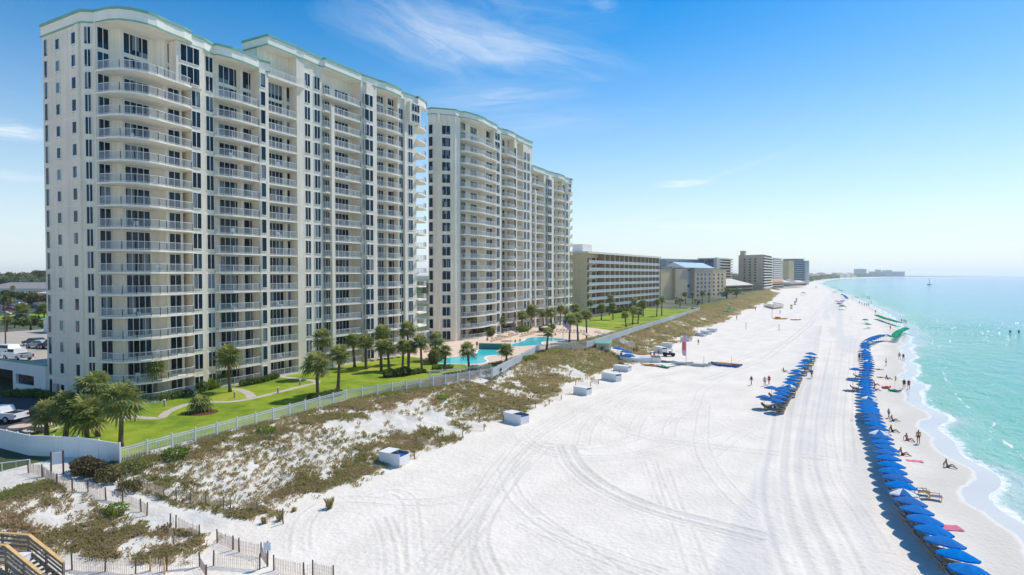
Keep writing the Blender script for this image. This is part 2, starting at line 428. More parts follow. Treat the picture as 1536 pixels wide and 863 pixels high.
# ------------------------------------------------------------------ beach sheet with tyre tracks pressed into it
def mk_rows():
    ys = list(np.arange(8, 20, .4)) + list(np.arange(20, 78, .145)) + list(np.arange(78, 112, .22)); st_ = .22; y = ys[-1]
    while y < 9000:
        st_ *= 1.028; y += st_; ys.append(y)
    return np.array([-150, -60, -20, 0] + ys)
ROWS = mk_rows()
def XLR(Y):
    xl = np.where(Y > 1500, shore(Y) - 82, np.interp(Y, [0, 500, 1500], [-63.5, -68, -122])); return xl, shore(Y) + 24
NCOL = 620
U = np.linspace(0, 1, NCOL)
xl, xr = XLR(ROWS)
GX = xl[:, None] + (xr - xl)[:, None] * U[None, :]
GY = np.repeat(ROWS[:, None], NCOL, 1)
GZ = hgt(GX, GY)
def stamp(poly, offs=(-.75, .75), w=.115, cell=.2):
    """depth field of wheel ruts along a line"""
    P = np.array([[p.x, p.y] for p in poly]); seg = np.linalg.norm(np.diff(P, axis=0), axis=1); s = np.concatenate([[0], np.cumsum(seg)])
    # smooth spline through the points
    q = np.arange(0, s[-1], .15)
    x = np.interp(q, s, P[:, 0]); y = np.interp(q, s, P[:, 1])
    k = max(3, int(6 / .15)); ker = np.hanning(k * 2 + 1); ker /= ker.sum()
    x = np.convolve(np.pad(x, k, 'edge'), ker, 'valid'); y = np.convolve(np.pad(y, k, 'edge'), ker, 'valid')
    dx = np.gradient(x); dy = np.gradient(y); ln = np.hypot(dx, dy) + 1e-9
    nx, ny = -dy / ln, dx / ln
    for o in offs:
        X = x + nx * o; Y = y + ny * o
        ri = np.searchsorted(ROWS, Y)
        ok = (ri > 3) & (ri < len(ROWS) - 8); X = X[ok]; Y = Y[ok]; ri = ri[ok]
        for dr in range(-5, 6):
            r = ri + dr; a, b = xl[r], xr[r]
            ci = np.round((X - a) / (b - a) * (NCOL - 1)).astype(int)
            for dc in range(-5, 6):
                c = np.clip(ci + dc, 0, NCOL - 1)
                d = np.hypot(GX[r, c] - X, GY[r, c] - Y)
                val = np.exp(-(d / w) ** 2) - .55 * np.exp(-((d - w * 2.0) / (w * .8)) ** 2)
                np.maximum.at(TR, (r, c), np.maximum(val, 0)); np.minimum.at(TN, (r, c), np.minimum(val, 0))
TR = np.zeros_like(GZ); TN = np.zeros_like(GZ)
def tk(pts, offs=(-.75, .75), w=.115):
    stamp([at(600 + x / 2.194, 580 + y / 2.194) for x, y in pts], offs, w)
tk([(60, 612), (200, 480), (300, 330), (400, 190), (600, 70), (790, -15)])
tk([(100, 660), (215, 500), (290, 400), (370, 270), (470, 160), (640, 60), (830, -18)], (-.9, .3, .8))
tk([(190, 640), (205, 520), (240, 400), (320, 260), (430, 160), (560, 75)])
tk([(310, 650), (245, 540), (262, 450), (350, 320), (480, 190)], (-.7, .2, .7))
tk([(345, 680), (275, 560), (250, 480), (330, 350), (420, 240)], (-.5, .5))
tk([(385, 150), (420, 195), (500, 225), (620, 240), (760, 232), (900, 195), (1050, 150)], (-.8, 0, .8))
tk([(540, 190), (570, 260), (640, 320), (740, 375), (880, 425), (1050, 462), (1240, 510)], (-.9, -.4, .5, .9), .22)
tk([(650, 90), (720, 140), (850, 180), (1050, 200), (1230, 222), (1440, 240)], (-.7, .7))
tk([(440, 190), (600, 205), (720, 190), (840, 140), (900, 95)])
tk([(1300, 690), (1240, 560), (1200, 430), (1188, 330), (1212, 200), (1232, 90), (1260, 20)], (0,), .3)
tk([(1400, 690), (1340, 560), (1290, 450), (1265, 300), (1272, 200), (1290, 50), (1335, -20), (1360, -90), (1372, -170)], (0, .35), .26)
tk([(1470, 690), (1420, 560), (1350, 430), (1312, 300), (1312, 200), (1340, 20), (1370, -100), (1385, -200)], (0, .35), .26)
tk([(1560, 690), (1500, 560), (1400, 380), (1360, 250), (1368, 100), (1392, -30), (1420, -150)], (0,), .2)
tk([(1600, 560), (1530, 440), (1430, 310), (1408, 150), (1425, 20), (1450, -130)], (-.5, .5))
tk([(1480, 260), (1470, 120), (1480, 0), (1490, -160)], (-.5, .5), .15)
tk([(1210, 450), (1100, 370), (1020, 270), (985, 190), (1000, 60)], (-.8, .8))
tk([(760, 180), (770, 130), (800, 90)]); tk([(880, 170), (886, 120), (915, 90), (1000, 60)])
tk([(600, 200), (610, 140), (660, 80), (760, 20), (900, -20)], (-.7, .7))
tk([(-150, 380), (0, 330), (35, 380), (40, 480), (55, 620)], (-.6, .6))
tk([(-330, 560), (-340, 470), (-300, 400), (-200, 360), (-60, 380), (120, 390), (330, 330)], (-.7, .7))
tk([(-20, 640), (-30, 500), (-70, 420)], (-.8, -.2, .6))
tk([(340, 260), (370, 370), (470, 450), (620, 550), (760, 650)], (-.7, .7))
tk([(400, 430), (540, 510), (700, 570), (900, 640)], (-.9, 0, .9))
tk([(860, 260), (905, 400), (960, 540), (990, 640)], (-.8, .6)); tk([(820, 240), (850, 330), (890, 420)], (-.6, .6))
tk([(560, 75), (760, 90), (960, 100), (1220, 110), (1480, 90)], (-.8, .8)); tk([(660, 40), (820, 55), (980, 40), (1180, 5)], (-.7, .7))
tk([(760, 30), (700, 75), (760, 75), (960, 70)], (-.5, .5)); tk([(970, 70), (985, 20), (1060, -30), (1200, -60)], (-.6, .6))
tk([(1040, 110), (1120, 150), (1200, 180)], (-.6, .6)); tk([(1180, 130), (1100, 170), (1010, 240)], (-.6, .6))
tk([(500, -20), (760, -60), (1060, -110), (1300, -200), (1390, -260)], (-.8, .8)); tk([(600, -70), (900, -110), (1140, -160), (1330, -255)], (-.8, .8), .3)
tk([(800, -30), (1060, -70), (1280, -150), (1380, -230)], (-.8, .8), .3); tk([(1000, -20), (1200, -90), (1340, -200), (1395, -270)], (-.8, .8), .3)
S_ = GX - shore(GY) - cusp(GY)
dryness = 1 - sm(S_, -6, -4)
ft = (fbm(GX / .55, GY / .55, 21, 2) - .5)
GZ = GZ - (.08 * TR + .07 * TN) * dryness + .05 * ft * dryness * sm(GY, 5, 20) * (1 - sm(GY, 90, 130)) * (.35 + 1.0 * vn(GX / 9, GY / 9, 31)) * (1 - sm((toe(GY) - GX) / 17, .5, .8))
VV = np.stack([GX, GY, GZ], -1).reshape(-1, 3)
def gridf(nr, nc):
    i = np.arange(nr - 1)[:, None] * nc + np.arange(nc - 1)[None, :]
    return np.stack([i, i + 1, i + nc + 1, i + nc], -1).reshape(-1, 4)
def sandmat():
    m = bpy.data.materials.new('beach_sand'); N, L = nodes(m); b = N['Principled BSDF']
    def attr(n):
        a = N.new('ShaderNodeAttribute'); a.attribute_name = n; return a.outputs['Fac']
    g = N.new('ShaderNodeNewGeometry')
    def noise(s, d=4, sx=(1, 1, 1), r=.55):
        mp = N.new('ShaderNodeMapping'); mp.inputs['Scale'].default_value = sx; L.new(g.outputs['Position'], mp.inputs['Vector'])
        n = N.new('ShaderNodeTexNoise'); n.inputs['Scale'].default_value = s; n.inputs['Detail'].default_value = d; n.inputs['Roughness'].default_value = r
        L.new(mp.outputs[0], n.inputs['Vector']); return n.outputs['Fac']
    def ramp(f, a, b_, p0=.35, p1=.65):
        r = N.new('ShaderNodeValToRGB'); e = r.color_ramp.elements; e[0].position = p0; e[1].position = p1; e[0].color = a + (1,); e[1].color = b_ + (1,); L.new(f, r.inputs['Fac']); return r.outputs['Color']
    def mix(f, a, b_):
        x = N.new('ShaderNodeMix'); x.data_type = 'RGBA'
        if isinstance(f, float): x.inputs['Factor'].default_value = f
        else: L.new(f, x.inputs['Factor'])
        for nme, v in (('A', a), ('B', b_)):
            if isinstance(v, tuple): x.inputs[nme].default_value = v + (1,)
            else: L.new(v, x.inputs[nme])
        return x.outputs['Result']
    dry = ramp(noise(.25, 5, (1, .6, 1)), SAND0, SAND1)
    spk = N.new('ShaderNodeValToRGB'); e = spk.color_ramp.elements; e[0].position = .56; e[1].position = .72; e[0].color = (0, 0, 0, 1); e[1].color = (.45, .45, .45, 1)
    L.new(noise(2.6, 4, r=.7), spk.inputs['Fac'])
    c = mix(spk.outputs['Color'], dry, (.47, .455, .43))
    c = mix(attr('track'), c, (.50, .49, .46))
    c = mix(attr('pack'), c, (.60, .59, .56))
    soil = ramp(noise(.5, 4), (.60, .56, .49), (.74, .71, .64))
    c = mix(attr('dune'), c, soil)
    c = mix(attr('damp'), c, (.62, .58, .50))
    c = mix(attr('wet'), c, (.66, .64, .59))
    L.new(c, b.inputs['Base Color'])
    mr = N.new('ShaderNodeMapRange'); L.new(attr('wet'), mr.inputs[0]); mr.inputs[3].default_value = .95; mr.inputs[4].default_value = .25
    L.new(mr.outputs[0], b.inputs['Roughness'])
    b.inputs['Specular IOR Level'].default_value = .4
    bp = N.new('ShaderNodeBump'); bp.inputs['Distance'].default_value = .05
    inv = N.new('ShaderNodeMapRange'); L.new(attr('wet'), inv.inputs[0]); inv.inputs[3].default_value = .75; inv.inputs[4].default_value = .02
    L.new(inv.outputs[0], bp.inputs['Strength'])
    vo = N.new('ShaderNodeTexVoronoi'); vo.inputs['Scale'].default_value = 2.4; L.new(g.outputs['Position'], vo.inputs['Vector'])
    ad = N.new('ShaderNodeMath'); ad.operation = 'ADD'; L.new(noise(4.5, 5), ad.inputs[0]); L.new(vo.outputs['Distance'], ad.inputs[1]); L.new(ad.outputs[0], bp.inputs['Height'])
    L.new(bp.outputs['Normal'], b.inputs['Normal'])
    return m
SAND0, SAND1 = (.775, .71, .615), (.87, .80, .70)
M['sand'] = sandmat()
wet = sm(S_ + .8 * (fbm(GX / 2, GY / 2, 15) - .5), -2.7, -1.9)
damp = sm(S_ + 1.5 * (fbm(GX / 6, GY / 6, 16) - .5), -8.5, -3.5) * .8
dune = sm(np.clip((toe(GY) - GX) / 17, 0, 1), .03, .2)
pack = sm(GX, -13, -6) * (1 - sm(GX, 3, 8)) * .5 * sm(fbm(GX / 2.2, GY / 40, 18), .3, .7)
bm_ = np_mesh('beach', VV, gridf(*GX.shape), M['sand'], {'wet': wet, 'damp': damp * (1 - wet), 'dune': dune, 'track': np.clip(TR, 0, 1) * .36 * dryness, 'pack': pack}, True)
tag(obj('beach', bm_), kind='structure')
# ------------------------------------------------------------------ sea
def seamat():
    m = bpy.data.materials.new('sea_water'); N, L = nodes(m); b = N['Principled BSDF']
    g = N.new('ShaderNodeNewGeometry')
    a = N.new('ShaderNodeAttribute'); a.attribute_name = 'off'
    def noise(s, d, sx, r=.5):
        mp = N.new('ShaderNodeMapping'); mp.inputs['Scale'].default_value = sx; mp.inputs['Rotation'].default_value = (0, 0, -.1); L.new(g.outputs['Position'], mp.inputs['Vector'])
        n = N.new('ShaderNodeTexNoise'); n.inputs['Scale'].default_value = s; n.inputs['Detail'].default_value = d; n.inputs['Roughness'].default_value = r
        L.new(mp.outputs[0], n.inputs['Vector']); return n.outputs['Fac']
    def mth(op, x, y, cl=False):
        n = N.new('ShaderNodeMath'); n.operation = op; n.use_clamp = cl
        for i, v in enumerate((x, y)):
            if isinstance(v, (int, float)): n.inputs[i].default_value = v
            else: L.new(v, n.inputs[i])
        return n.outputs[0]
    # colour of the bottom and depth, by distance from the water's edge
    wob = mth('ADD', a.outputs['Fac'], mth('MULTIPLY', mth('SUBTRACT', noise(.02, 3, (1, .35, 1)), .5), 60))
    lg = mth('LOGARITHM', mth('MAXIMUM', wob, 1.0), 10.0)
    fac = mth('DIVIDE', lg, 3.6)
    rp = N.new('ShaderNodeValToRGB'); e = rp.color_ramp.elements
    for p, c in SEA:
        k = e.new(p); k.color = c + (1,)
    e.remove(e[0]); e.remove(e[-1])
    L.new(fac, rp.inputs['Fac'])
    fo = mth('SUBTRACT', 1.0, mth('DIVIDE', a.outputs['Fac'], 2.6))             # 1 at the edge .. 0 at 3.4 m
    fn = noise(1.3, 7, (1, .5, 1), .75)
    mask = mth('MULTIPLY', mth('SUBTRACT', mth('ADD', fo, mth('MULTIPLY', fn, 1.7)), 1.46), 4.0, True)
    # a second thin breaking line further out
    ln = mth('SUBTRACT', 1.0, mth('ABSOLUTE', mth('DIVIDE', mth('SUBTRACT', a.outputs['Fac'], mth('ADD', 3.2, mth('MULTIPLY', noise(.05, 2, (1, 1, 1)), 5.0))), .9), 0))
    m2 = mth('MULTIPLY', mth('SUBTRACT', mth('ADD', mth('MULTIPLY', ln, .9), mth('MULTIPLY', noise(.5, 5, (1, .4, 1), .7), 1.7)), 1.72), 6, True)
    fm = mth('MAXIMUM', mask, m2)
    mx = N.new('ShaderNodeMix'); mx.data_type = 'RGBA'; L.new(fm, mx.inputs['Factor']); L.new(rp.outputs['Color'], mx.inputs['A']); mx.inputs['B'].default_value = (.82, .84, .85, 1)
    L.new(mx.outputs['Result'], b.inputs['Base Color'])
    b.inputs['IOR'].default_value = 1.33; b.inputs['Specular IOR Level'].default_value = .22
    L.new(mth('ADD', .09, mth('MULTIPLY', fm, .7)), b.inputs['Roughness'])
    h = mth('ADD', mth('MULTIPLY', noise(.35, 3, (1, .45, 1)), 1.0), mth('ADD', mth('MULTIPLY', noise(1.4, 4, (1, .55, 1)), .38), mth('MULTIPLY', noise(5, 3, (1, 1, 1)), .10)))
    gp = at(1430, 493, -.45); mp = N.new('ShaderNodeMapping'); mp.vector_type = 'TEXTURE'; mp.inputs['Location'].default_value = gp; mp.inputs['Rotation'].default_value = (0, 0, TH); mp.inputs['Scale'].default_value = (48, 62, 50)
    L.new(g.outputs['Position'], mp.inputs['Vector']); ln_ = N.new('ShaderNodeVectorMath'); ln_.operation = 'LENGTH'; L.new(mp.outputs[0], ln_.inputs[0])
    ruf = mth('MULTIPLY', mth('SUBTRACT', 1.0, ln_.outputs['Value'], True), mth('SUBTRACT', mth('MULTIPLY', noise(.09, 3, (.5, 1, 1)), 3.2), 1.0, True))
    h = mth('ADD', h, mth('MULTIPLY', mth('MULTIPLY', noise(1.1, 2, (1, 1, 1), .5), .55), ruf))     # a gust ruffles the water here
    bp = N.new('ShaderNodeBump'); bp.inputs['Strength'].default_value = 1.0; bp.inputs['Distance'].default_value = .8
    L.new(h, bp.inputs['Height']); L.new(bp.outputs['Normal'], b.inputs['Normal'])
    return m
SEA = [(0.0, (.45, .62, .58)), (.12, (.24, .56, .46)), (.28, (.10, .50, .38)), (.44, (.09, .47, .49)), (.58, (.06, .38, .56)), (.76, (.03, .27, .56)), (1.0, (.01, .17, .46))]
M['sea'] = seamat()
so_ = np.concatenate([np.linspace(-2.5, 40, 60), 40 + np.cumsum(1.0 * 1.13 ** np.arange(1, 62))])
so_ = so_[so_ < 12000]
R2 = ROWS[np.r_[0:4, 4:580:5, 580:len(ROWS)]]
R2 = np.concatenate([R2, [12000]])
SX = shore(R2)[:, None] + cusp(R2)[:, None] * np.exp(-np.maximum(so_, 0) / 12)[None, :] + so_[None, :]
SY = np.repeat(R2[:, None], len(so_), 1)
SZ = np.full_like(SX, -.45) + .10 * np.exp(-((so_[None, :] - 3.4 - 1.2 * (fbm(SY / 14, SY * 0, 6) - .5)) / .8) ** 2)
sea = np_mesh('sea', np.stack([SX, SY, SZ], -1).reshape(-1, 3), gridf(*SX.shape), M['sea'], {'off': np.repeat(so_[None, :], len(R2), 0)}, True)
tag(obj('sea', sea), kind='structure')
def wavelets():
    """choppy little wave faces over the sandbar; those tilted right mirror the sun"""
    r = np.random.default_rng(21); n = 22000
    cx_, cy_ = at(1440, 494, -.45)[:2]
    a = r.normal(0, 1, n) * 36; b = r.laplace(0, 1, n) * 26
    X = cx_ + a * ct - b * st; Y = cy_ + a * st + b * ct
    s = X - shore(Y); k = (s > 6) & (r.uniform(0, 1, n) < (.12 + 1.0 * sm(fbm(X / 16, Y / 5, 71, 2), .42, .66))); X = X[k]; Y = Y[k]; n = len(X)
    ta = r.uniform(0, 6.283, n); tm = r.normal(.38, .10, n); sx = np.cos(ta) * tm; sy = np.sin(ta) * tm; w = r.uniform(.03, .10, n); l = r.uniform(.018, .05, n)
    nz = np.stack([-sx, -sy, np.ones(n)], -1); nz /= np.linalg.norm(nz, axis=1)[:, None]
    e1 = np.cross(np.tile([0, 1.0, 0], (n, 1)), nz); e1 /= np.linalg.norm(e1, axis=1)[:, None]; e2 = np.cross(nz, e1)
    Cc = np.stack([X, Y, -.45 + np.abs(sx) * w + np.abs(sy) * l + .01], -1); e1 = e1 * w[:, None]; e2 = e2 * l[:, None]
    top = np.stack([Cc - e1 - e2, Cc + e1 - e2, Cc + e1 + e2, Cc - e1 + e2], 1); bot = top.copy(); bot[:, :, 2] = -.5
    V = np.concatenate([top, bot], 1).reshape(-1, 3); o8 = np.arange(n)[:, None, None] * 8
    F = (o8 + np.array([[0, 1, 2, 3]])[None]).reshape(-1, 4)
    m = mat('wavelet_water', (.30, .70, .70), .2, .05, .1, spec=.5)
    tag(obj('waves', np_mesh('waves', V, F, m)), kind='stuff')
wavelets()
# ------------------------------------------------------------------ inland sheets
def groundmat():
    m = bpy.data.materials.new('inland_ground'); N, L = nodes(m); b = N['Principled BSDF']; b.inputs['Roughness'].default_value = .95
    g = N.new('ShaderNodeNewGeometry'); n = N.new('ShaderNodeTexNoise'); n.inputs['Scale'].default_value = .035; n.inputs['Detail'].default_value = 5
    L.new(g.outputs['Position'], n.inputs['Vector'])
    rp = N.new('ShaderNodeValToRGB'); e = rp.color_ramp.elements; e[0].position = .35; e[0].color = (.05, .065, .03, 1); e[1].position = .62; e[1].color = (.16, .15, .12, 1)
    k = e.new(.48); k.color = (.07, .10, .03, 1)
    L.new(n.outputs['Fac'], rp.inputs['Fac']); L.new(rp.outputs['Color'], b.inputs['Base Color']); return m
M['ground'] = groundmat()
RG = ROWS[np.r_[0, 3, 4:570:30, 570:len(ROWS):4]]
RG = np.concatenate([RG, [9300]])
gl, _ = XLR(RG)
cols = np.array([-6500, -1500, -400, -120, -30, -8, 0.0])
gx = gl[:, None] + cols[None, :] + 1.2; gy = np.repeat(RG[:, None], len(cols), 1); gz = np.full_like(gx, 2.985); gz[:, -1] = 2.9
tag(obj('ground', np_mesh('ground', np.stack([gx, gy, gz], -1).reshape(-1, 3), gridf(*gx.shape), M['ground'])), kind='structure')
def sheet(name, pts, z, m, kind='structure'):
    b = MB(); b.add([(p[0], p[1], z) for p in pts], [tuple(range(len(pts)))])
    o = b.build(name, m)
    if o.data.polygons[0].normal.z < 0: o.data.flip_normals()
    return tag(o, kind=kind)
def lawnmat():
    m = bpy.data.materials.new('lawn_grass'); N, L = nodes(m); b = N['Principled BSDF']; b.inputs['Roughness'].default_value = .9; b.inputs['Specular IOR Level'].default_value = .15
    g = N.new('ShaderNodeNewGeometry'); n = N.new('ShaderNodeTexNoise'); n.inputs['Scale'].default_value = .16; n.inputs['Detail'].default_value = 8; n.inputs['Roughness'].default_value = .65
    L.new(g.outputs['Position'], n.inputs['Vector'])
    rp = N.new('ShaderNodeValToRGB'); e = rp.color_ramp.elements; e[0].position = .3; e[0].color = (.085, .19, .012, 1); e[1].position = .7; e[1].color = (.42, .43, .06, 1)
    k = e.new(.5); k.color = (.26, .345, .028, 1)
    L.new(n.outputs['Fac'], rp.inputs['Fac']); L.new(rp.outputs['Color'], b.inputs['Base Color'])
    n2 = N.new('ShaderNodeTexNoise'); n2.inputs['Scale'].default_value = 9; n2.inputs['Detail'].default_value = 4; L.new(g.outputs['Position'], n2.inputs['Vector'])
    bp = N.new('ShaderNodeBump'); bp.inputs['Strength'].default_value = .7; bp.inputs['Distance'].default_value = .12; L.new(n2.outputs['Fac'], bp.inputs['Height']); L.new(bp.outputs['Normal'], b.inputs['Normal'])
    return m
M['lawn'] = lawnmat()
LX = -58.6
yd = at(735, 552, 3).y
sheet('lawn', [(LX, 30.9), (LX, yd), (-81, yd + 6), (-83.9, yd + 3), (-83.9, 41), (-71.5, 27.4)], 3.006, M['lawn'])
sheet('pool_deck', [(LX - .2, yd), (LX - .2, 173), (-84.9, 190), (-110, 190), (-110, yd + 8), (-81, yd + 6)], 3.010, M['deck_pink'])
sheet('lawn', [(LX - .4, 172.8), (LX - 1.2, 300), (-88, 300), (-84.9, 189.8)], 3.006, M['lawn'])
sheet('bounce_sheet', [(-66, 9.5), (-66, -320), (-420, -320), (-420, 9.5)], 2.992, mat('bounce_sand', (.74, .68, .58), .95, .08, .2))  # unseen pale sheet added to bounce sunlight onto the near tower's end wall
sheet('driveway', [(-71.6, 27), (-83.8, 40.9), (-160, 40.9), (-160, 10), (-71, 10)], 2.996, M['asphalt'])
def strip(name, cl, w, z, m):
    L_, R_ = [], []
    for i, p in enumerate(cl):
        p = Vector(p[:2]); a = Vector(cl[max(i - 1, 0)][:2]); b = Vector(cl[min(i + 1, len(cl) - 1)][:2]); d = (b - a).normalized(); n = Vector((-d.y, d.x))
        L_.append(p + n * w / 2); R_.append(p - n * w / 2)
    b = MB(); n = len(cl)
    b.add([(p.x, p.y, z) for p in L_] + [(p.x, p.y, z) for p in R_], [(n + i, n + i + 1, i + 1, i) for i in range(n - 1)])
    return tag(b.build(name, m), kind='structure')
def spl(pts, n=6):
    P = [Vector(p) for p in pts]; P = [P[0] * 2 - P[1]] + P + [P[-1] * 2 - P[-2]]; o = []
    for i in range(1, len(P) - 2):
        for k in range(n):
            t = k / n; a, b, c, d = P[i - 1:i + 3]
            o.append(.5 * ((2 * b) + (c - a) * t + (2 * a - 5 * b + 4 * c - d) * t * t + (3 * b - a - 3 * c + d) * t ** 3))
    o.append(P[-2]); return o
G3 = lambda L: [at(x, y, 3) for x, y in L]
strip('path', spl(G3([(178, 632), (192, 625), (215, 627), (240, 627), (252, 618), (280, 607), (310, 603), (345, 603), (378, 598), (420, 588), (460, 578), (478, 574)])), 1.1, 3.012, M['path'])
strip('path', spl(G3([(378, 597), (372, 590), (360, 585), (345, 584)])), 1.3, 3.016, M['path'])
strip('path', spl(G3([(478, 574), (462, 570), (435, 567), (418, 565)])), 1.1, 3.016, M['path'])
# pools
def watermat(name, col):
    m = mat(name, col, .05, .08, .4, spec=.5); return m
M['pool'] = watermat('pool_water', (.07, .72, .80))
c3 = lambda L: [at(640 + x / 6.4, 470 + y / 6.4, 3) for x, y in L]
def pool(label, pts):
    o = empty('pool', sum((p for p in pts), Vector()) / len(pts), label, 'pool', 'pools on the deck')
    cl = spl(pts + [pts[0]], 5)[:-1]
    b = MB(o.location); b.add([(p.x, p.y, 3.016) for p in cl], [tuple(range(len(cl)))]); w = b.build('water', M['pool'], o)
    if w.data.polygons[0].normal.z < 0: w.data.flip_normals()
    cc = sum(cl, Vector()) / len(cl); n = len(cl)
    b = MB(o.location)
    outs = []
    for i, p in enumerate(cl):
        d = (cl[(i + 1) % n] - cl[i - 1]).normalized(); nn = Vector((d.y, -d.x, 0)); 
        if nn.dot(p - cc) < 0 and False: nn = -nn
        outs.append(p + nn * .45)
    area = sum(cl[i].x * cl[(i + 1) % n].y - cl[(i + 1) % n].x * cl[i].y for i in range(n))
    if area < 0: outs = [p - (q - p) for p, q in zip(cl, outs)]
    vs = [(p.x, p.y, 3.06) for p in cl] + [(p.x, p.y, 3.06) for p in outs] + [(p.x, p.y, 3.0) for p in cl] + [(p.x, p.y, 3.0) for p in outs]
    fs = []
    for i in range(n):
        j = (i + 1) % n; fs += [(i, j, n + j, n + i), (n + i, n + j, 3 * n + j, 3 * n + i), (2 * n + i, 2 * n + j, j, i)]
    b.add(vs, fs); b.build('coping', M['stucco_white'], o)
    return o
pool('turquoise lower pool in front of the teal tiled overflow wall', c3([(40, 475), (140, 440), (270, 422), (400, 408), (480, 385), (505, 352), (620, 352), (740, 360), (752, 396), (640, 404), (570, 416), (550, 440), (578, 462), (520, 482), (380, 490), (200, 487)]))
pool('turquoise upper pool behind the teal overflow wall, near the flagpole', c3([(815, 296), (880, 282), (938, 262), (965, 240), (1080, 229), (1210, 238), (1352, 252), (1290, 265), (1130, 275), (1098, 288), (1110, 304), (1000, 312), (830, 320)]))
wA, wB = at(640 + 500 / 6.4, 470 + 345 / 6.4, 3), at(640 + 805 / 6.4, 470 + 352 / 6.4, 3)
wl = empty('overflow_wall', wA, 'teal tiled overflow wall with tan coping at the back of the lower pool', 'wall')
d_ = (wB - wA); b = MB(wA); nrm = Vector((-d_.y, d_.x, 0)).normalized()
b.prism([(wA.x, wA.y), (wB.x, wB.y), (wB.x + nrm.x * .5, wB.y + nrm.y * .5), (wA.x + nrm.x * .5, wA.y + nrm.y * .5)], 3, 4.25); b.build('tile_face', M['teal'], wl)
b = MB(wA); b.prism([(wA.x - nrm.x * .1, wA.y - nrm.y * .1), (wB.x - nrm.x * .1, wB.y - nrm.y * .1), (wB.x + nrm.x * 1.0, wB.y + nrm.y * 1.0), (wA.x + nrm.x * 1.0, wA.y + nrm.y * 1.0)], 4.252, 4.42); b.build('coping', M['coping'], wl)
# ------------------------------------------------------------------ building parts
WCACHE = {}
def win_meshes(w, h, n, sill=False, rail=False):
    """frame and glass of one window, centred on x, standing on z = 0, looking to -y"""
    k = (round(w, 2), round(h, 2), n, sill, rail)
    if k in WCACHE: return WCACHE[k]
    f = MB(); t = .07; a = w / 2
    f.box(-a, -a + t, -.09, 0, 0, h); f.box(a - t, a, -.09, 0, 0, h)
    f.box(-a + t, a - t, -.088, 0, h - t, h); f.box(-a + t, a - t, -.088, 0, 0, t)
    for i in range(1, n):
        x = -a + w * i / n; f.box(x - t * .55, x + t * .55, -.085, 0, t, h - t)
    if sill: f.box(-a - .1, a + .1, -.2, 0, -.14, 0)
    g = MB(); g.box(-a + t * .7, a - t * .7, -.035, 0, t * .7, h - t * .7)
    WCACHE[k] = (f.mesh('window_frame', M['frame']), g.mesh('window_pane', M['glass']))
    return WCACHE[k]
class Tower:
    def __init__(s, name, loc, label):
        s.root = empty(name, loc, label, 'apartment tower'); s.o = Vector(loc); s.wins = []; s.bals = []
    def win(s, kind, x, y, z, w, h, n, rz, sill=False):
        s.wins.append((kind, Vector((x, y, z)), w, h, n, rz, sill))
    def bal(s, me, rail, x, y, z):
        s.bals.append((me, rail, Vector((x, y, z))))
    def flush(s, lim=100):
        cam = Vector((0, 0, H))
        for kind in ('window', 'sliding_door'):
            L = sorted([w for w in s.wins if w[0] == kind], key=lambda w: (w[1] - cam).length / math.sqrt(w[2] * w[3]))
            for w in L[:lim if len(L) > lim else len(L)]:
                f, g = win_meshes(w[2], w[3], w[4], w[6])
                fo = obj(kind, f, s.root, w[1] - s.o, (0, 0, w[5])); obj('pane', g, fo)
            if len(L) > lim:
                bm = bmesh.new()
                me = bpy.data.meshes.new(kind)
                for w in L[lim:]:
                    for mi, src in enumerate(win_meshes(w[2], w[3], w[4], w[6])):
                        n0 = len(bm.faces); v0 = len(bm.verts); bm.from_mesh(src)
                        bm.faces.ensure_lookup_table(); bm.verts.ensure_lookup_table()
                        T = Matrix.Translation(w[1] - s.o) @ Matrix.Rotation(w[5], 4, 'Z')
                        bmesh.ops.transform(bm, matrix=T, verts=bm.verts[v0:])
                        for f in bm.faces[n0:]: f.material_index = mi
                bm.to_mesh(me); bm.free(); me.materials.append(M['frame']); me.materials.append(M['glass'])
                o = obj(kind, me, s.root); o['kind'] = 'stuff'
        L = sorted(s.bals, key=lambda b: (b[2] - cam).length)
        for me, rail, p in L[:lim]:
            o = obj('balcony', me, s.root, p - s.o); obj('railing', rail, o)
        if len(L) > lim:
            bm = bmesh.new(); me = bpy.data.meshes.new('balcony')
            for b_ in L[lim:]:
                for mi, src in enumerate((b_[0], b_[1])):
                    n0 = len(bm.faces); v0 = len(bm.verts); bm.from_mesh(src); bm.faces.ensure_lookup_table(); bm.verts.ensure_lookup_table()
                    bmesh.ops.translate(bm, vec=b_[2] - s.o, verts=bm.verts[v0:])
                    for f in bm.faces[n0:]: f.material_index = mi
            bm.to_mesh(me); bm.free(); me.materials.append(M['slab']); me.materials.append(M['rail'])
            o = obj('balcony', me, s.root); o['kind'] = 'stuff'
def railing(pts, h=1.08, step=.14, post=1.5):
    """pickets between two rails along an open line of points (local)"""
    b = MB(); P = [Vector((p[0], p[1], 0)) for p in pts]
    for a, c in zip(P, P[1:]):
        L = (c - a).length
        if L < .05: continue
        b.bar(a + Vector((0, 0, h)), c + Vector((0, 0, h)), .07, .06); b.bar(a + Vector((0, 0, .12)), c + Vector((0, 0, .12)), .045, .05)
        n = max(1, int(L / step))
        for i in range(n):
            q = a.lerp(c, i / n); b.bar(q + Vector((0, 0, .12)), q + Vector((0, 0, h)), .02)
        n = max(1, round(L / post))
        for i in range(n + 1):
            q = a.lerp(c, i / n); b.bar(q, q + Vector((0, 0, h)), .06)
    return b.mesh('railing', M['rail'])
LOBE1 = [(0, -2.55), (.035, -1.0), (.09, .1), (.2, .95), (.34, 1.45), (.45, 1.5), (.57, 1.25), (.70, 1.1), (.83, 1.05), (.95, .75), (1, .05)]
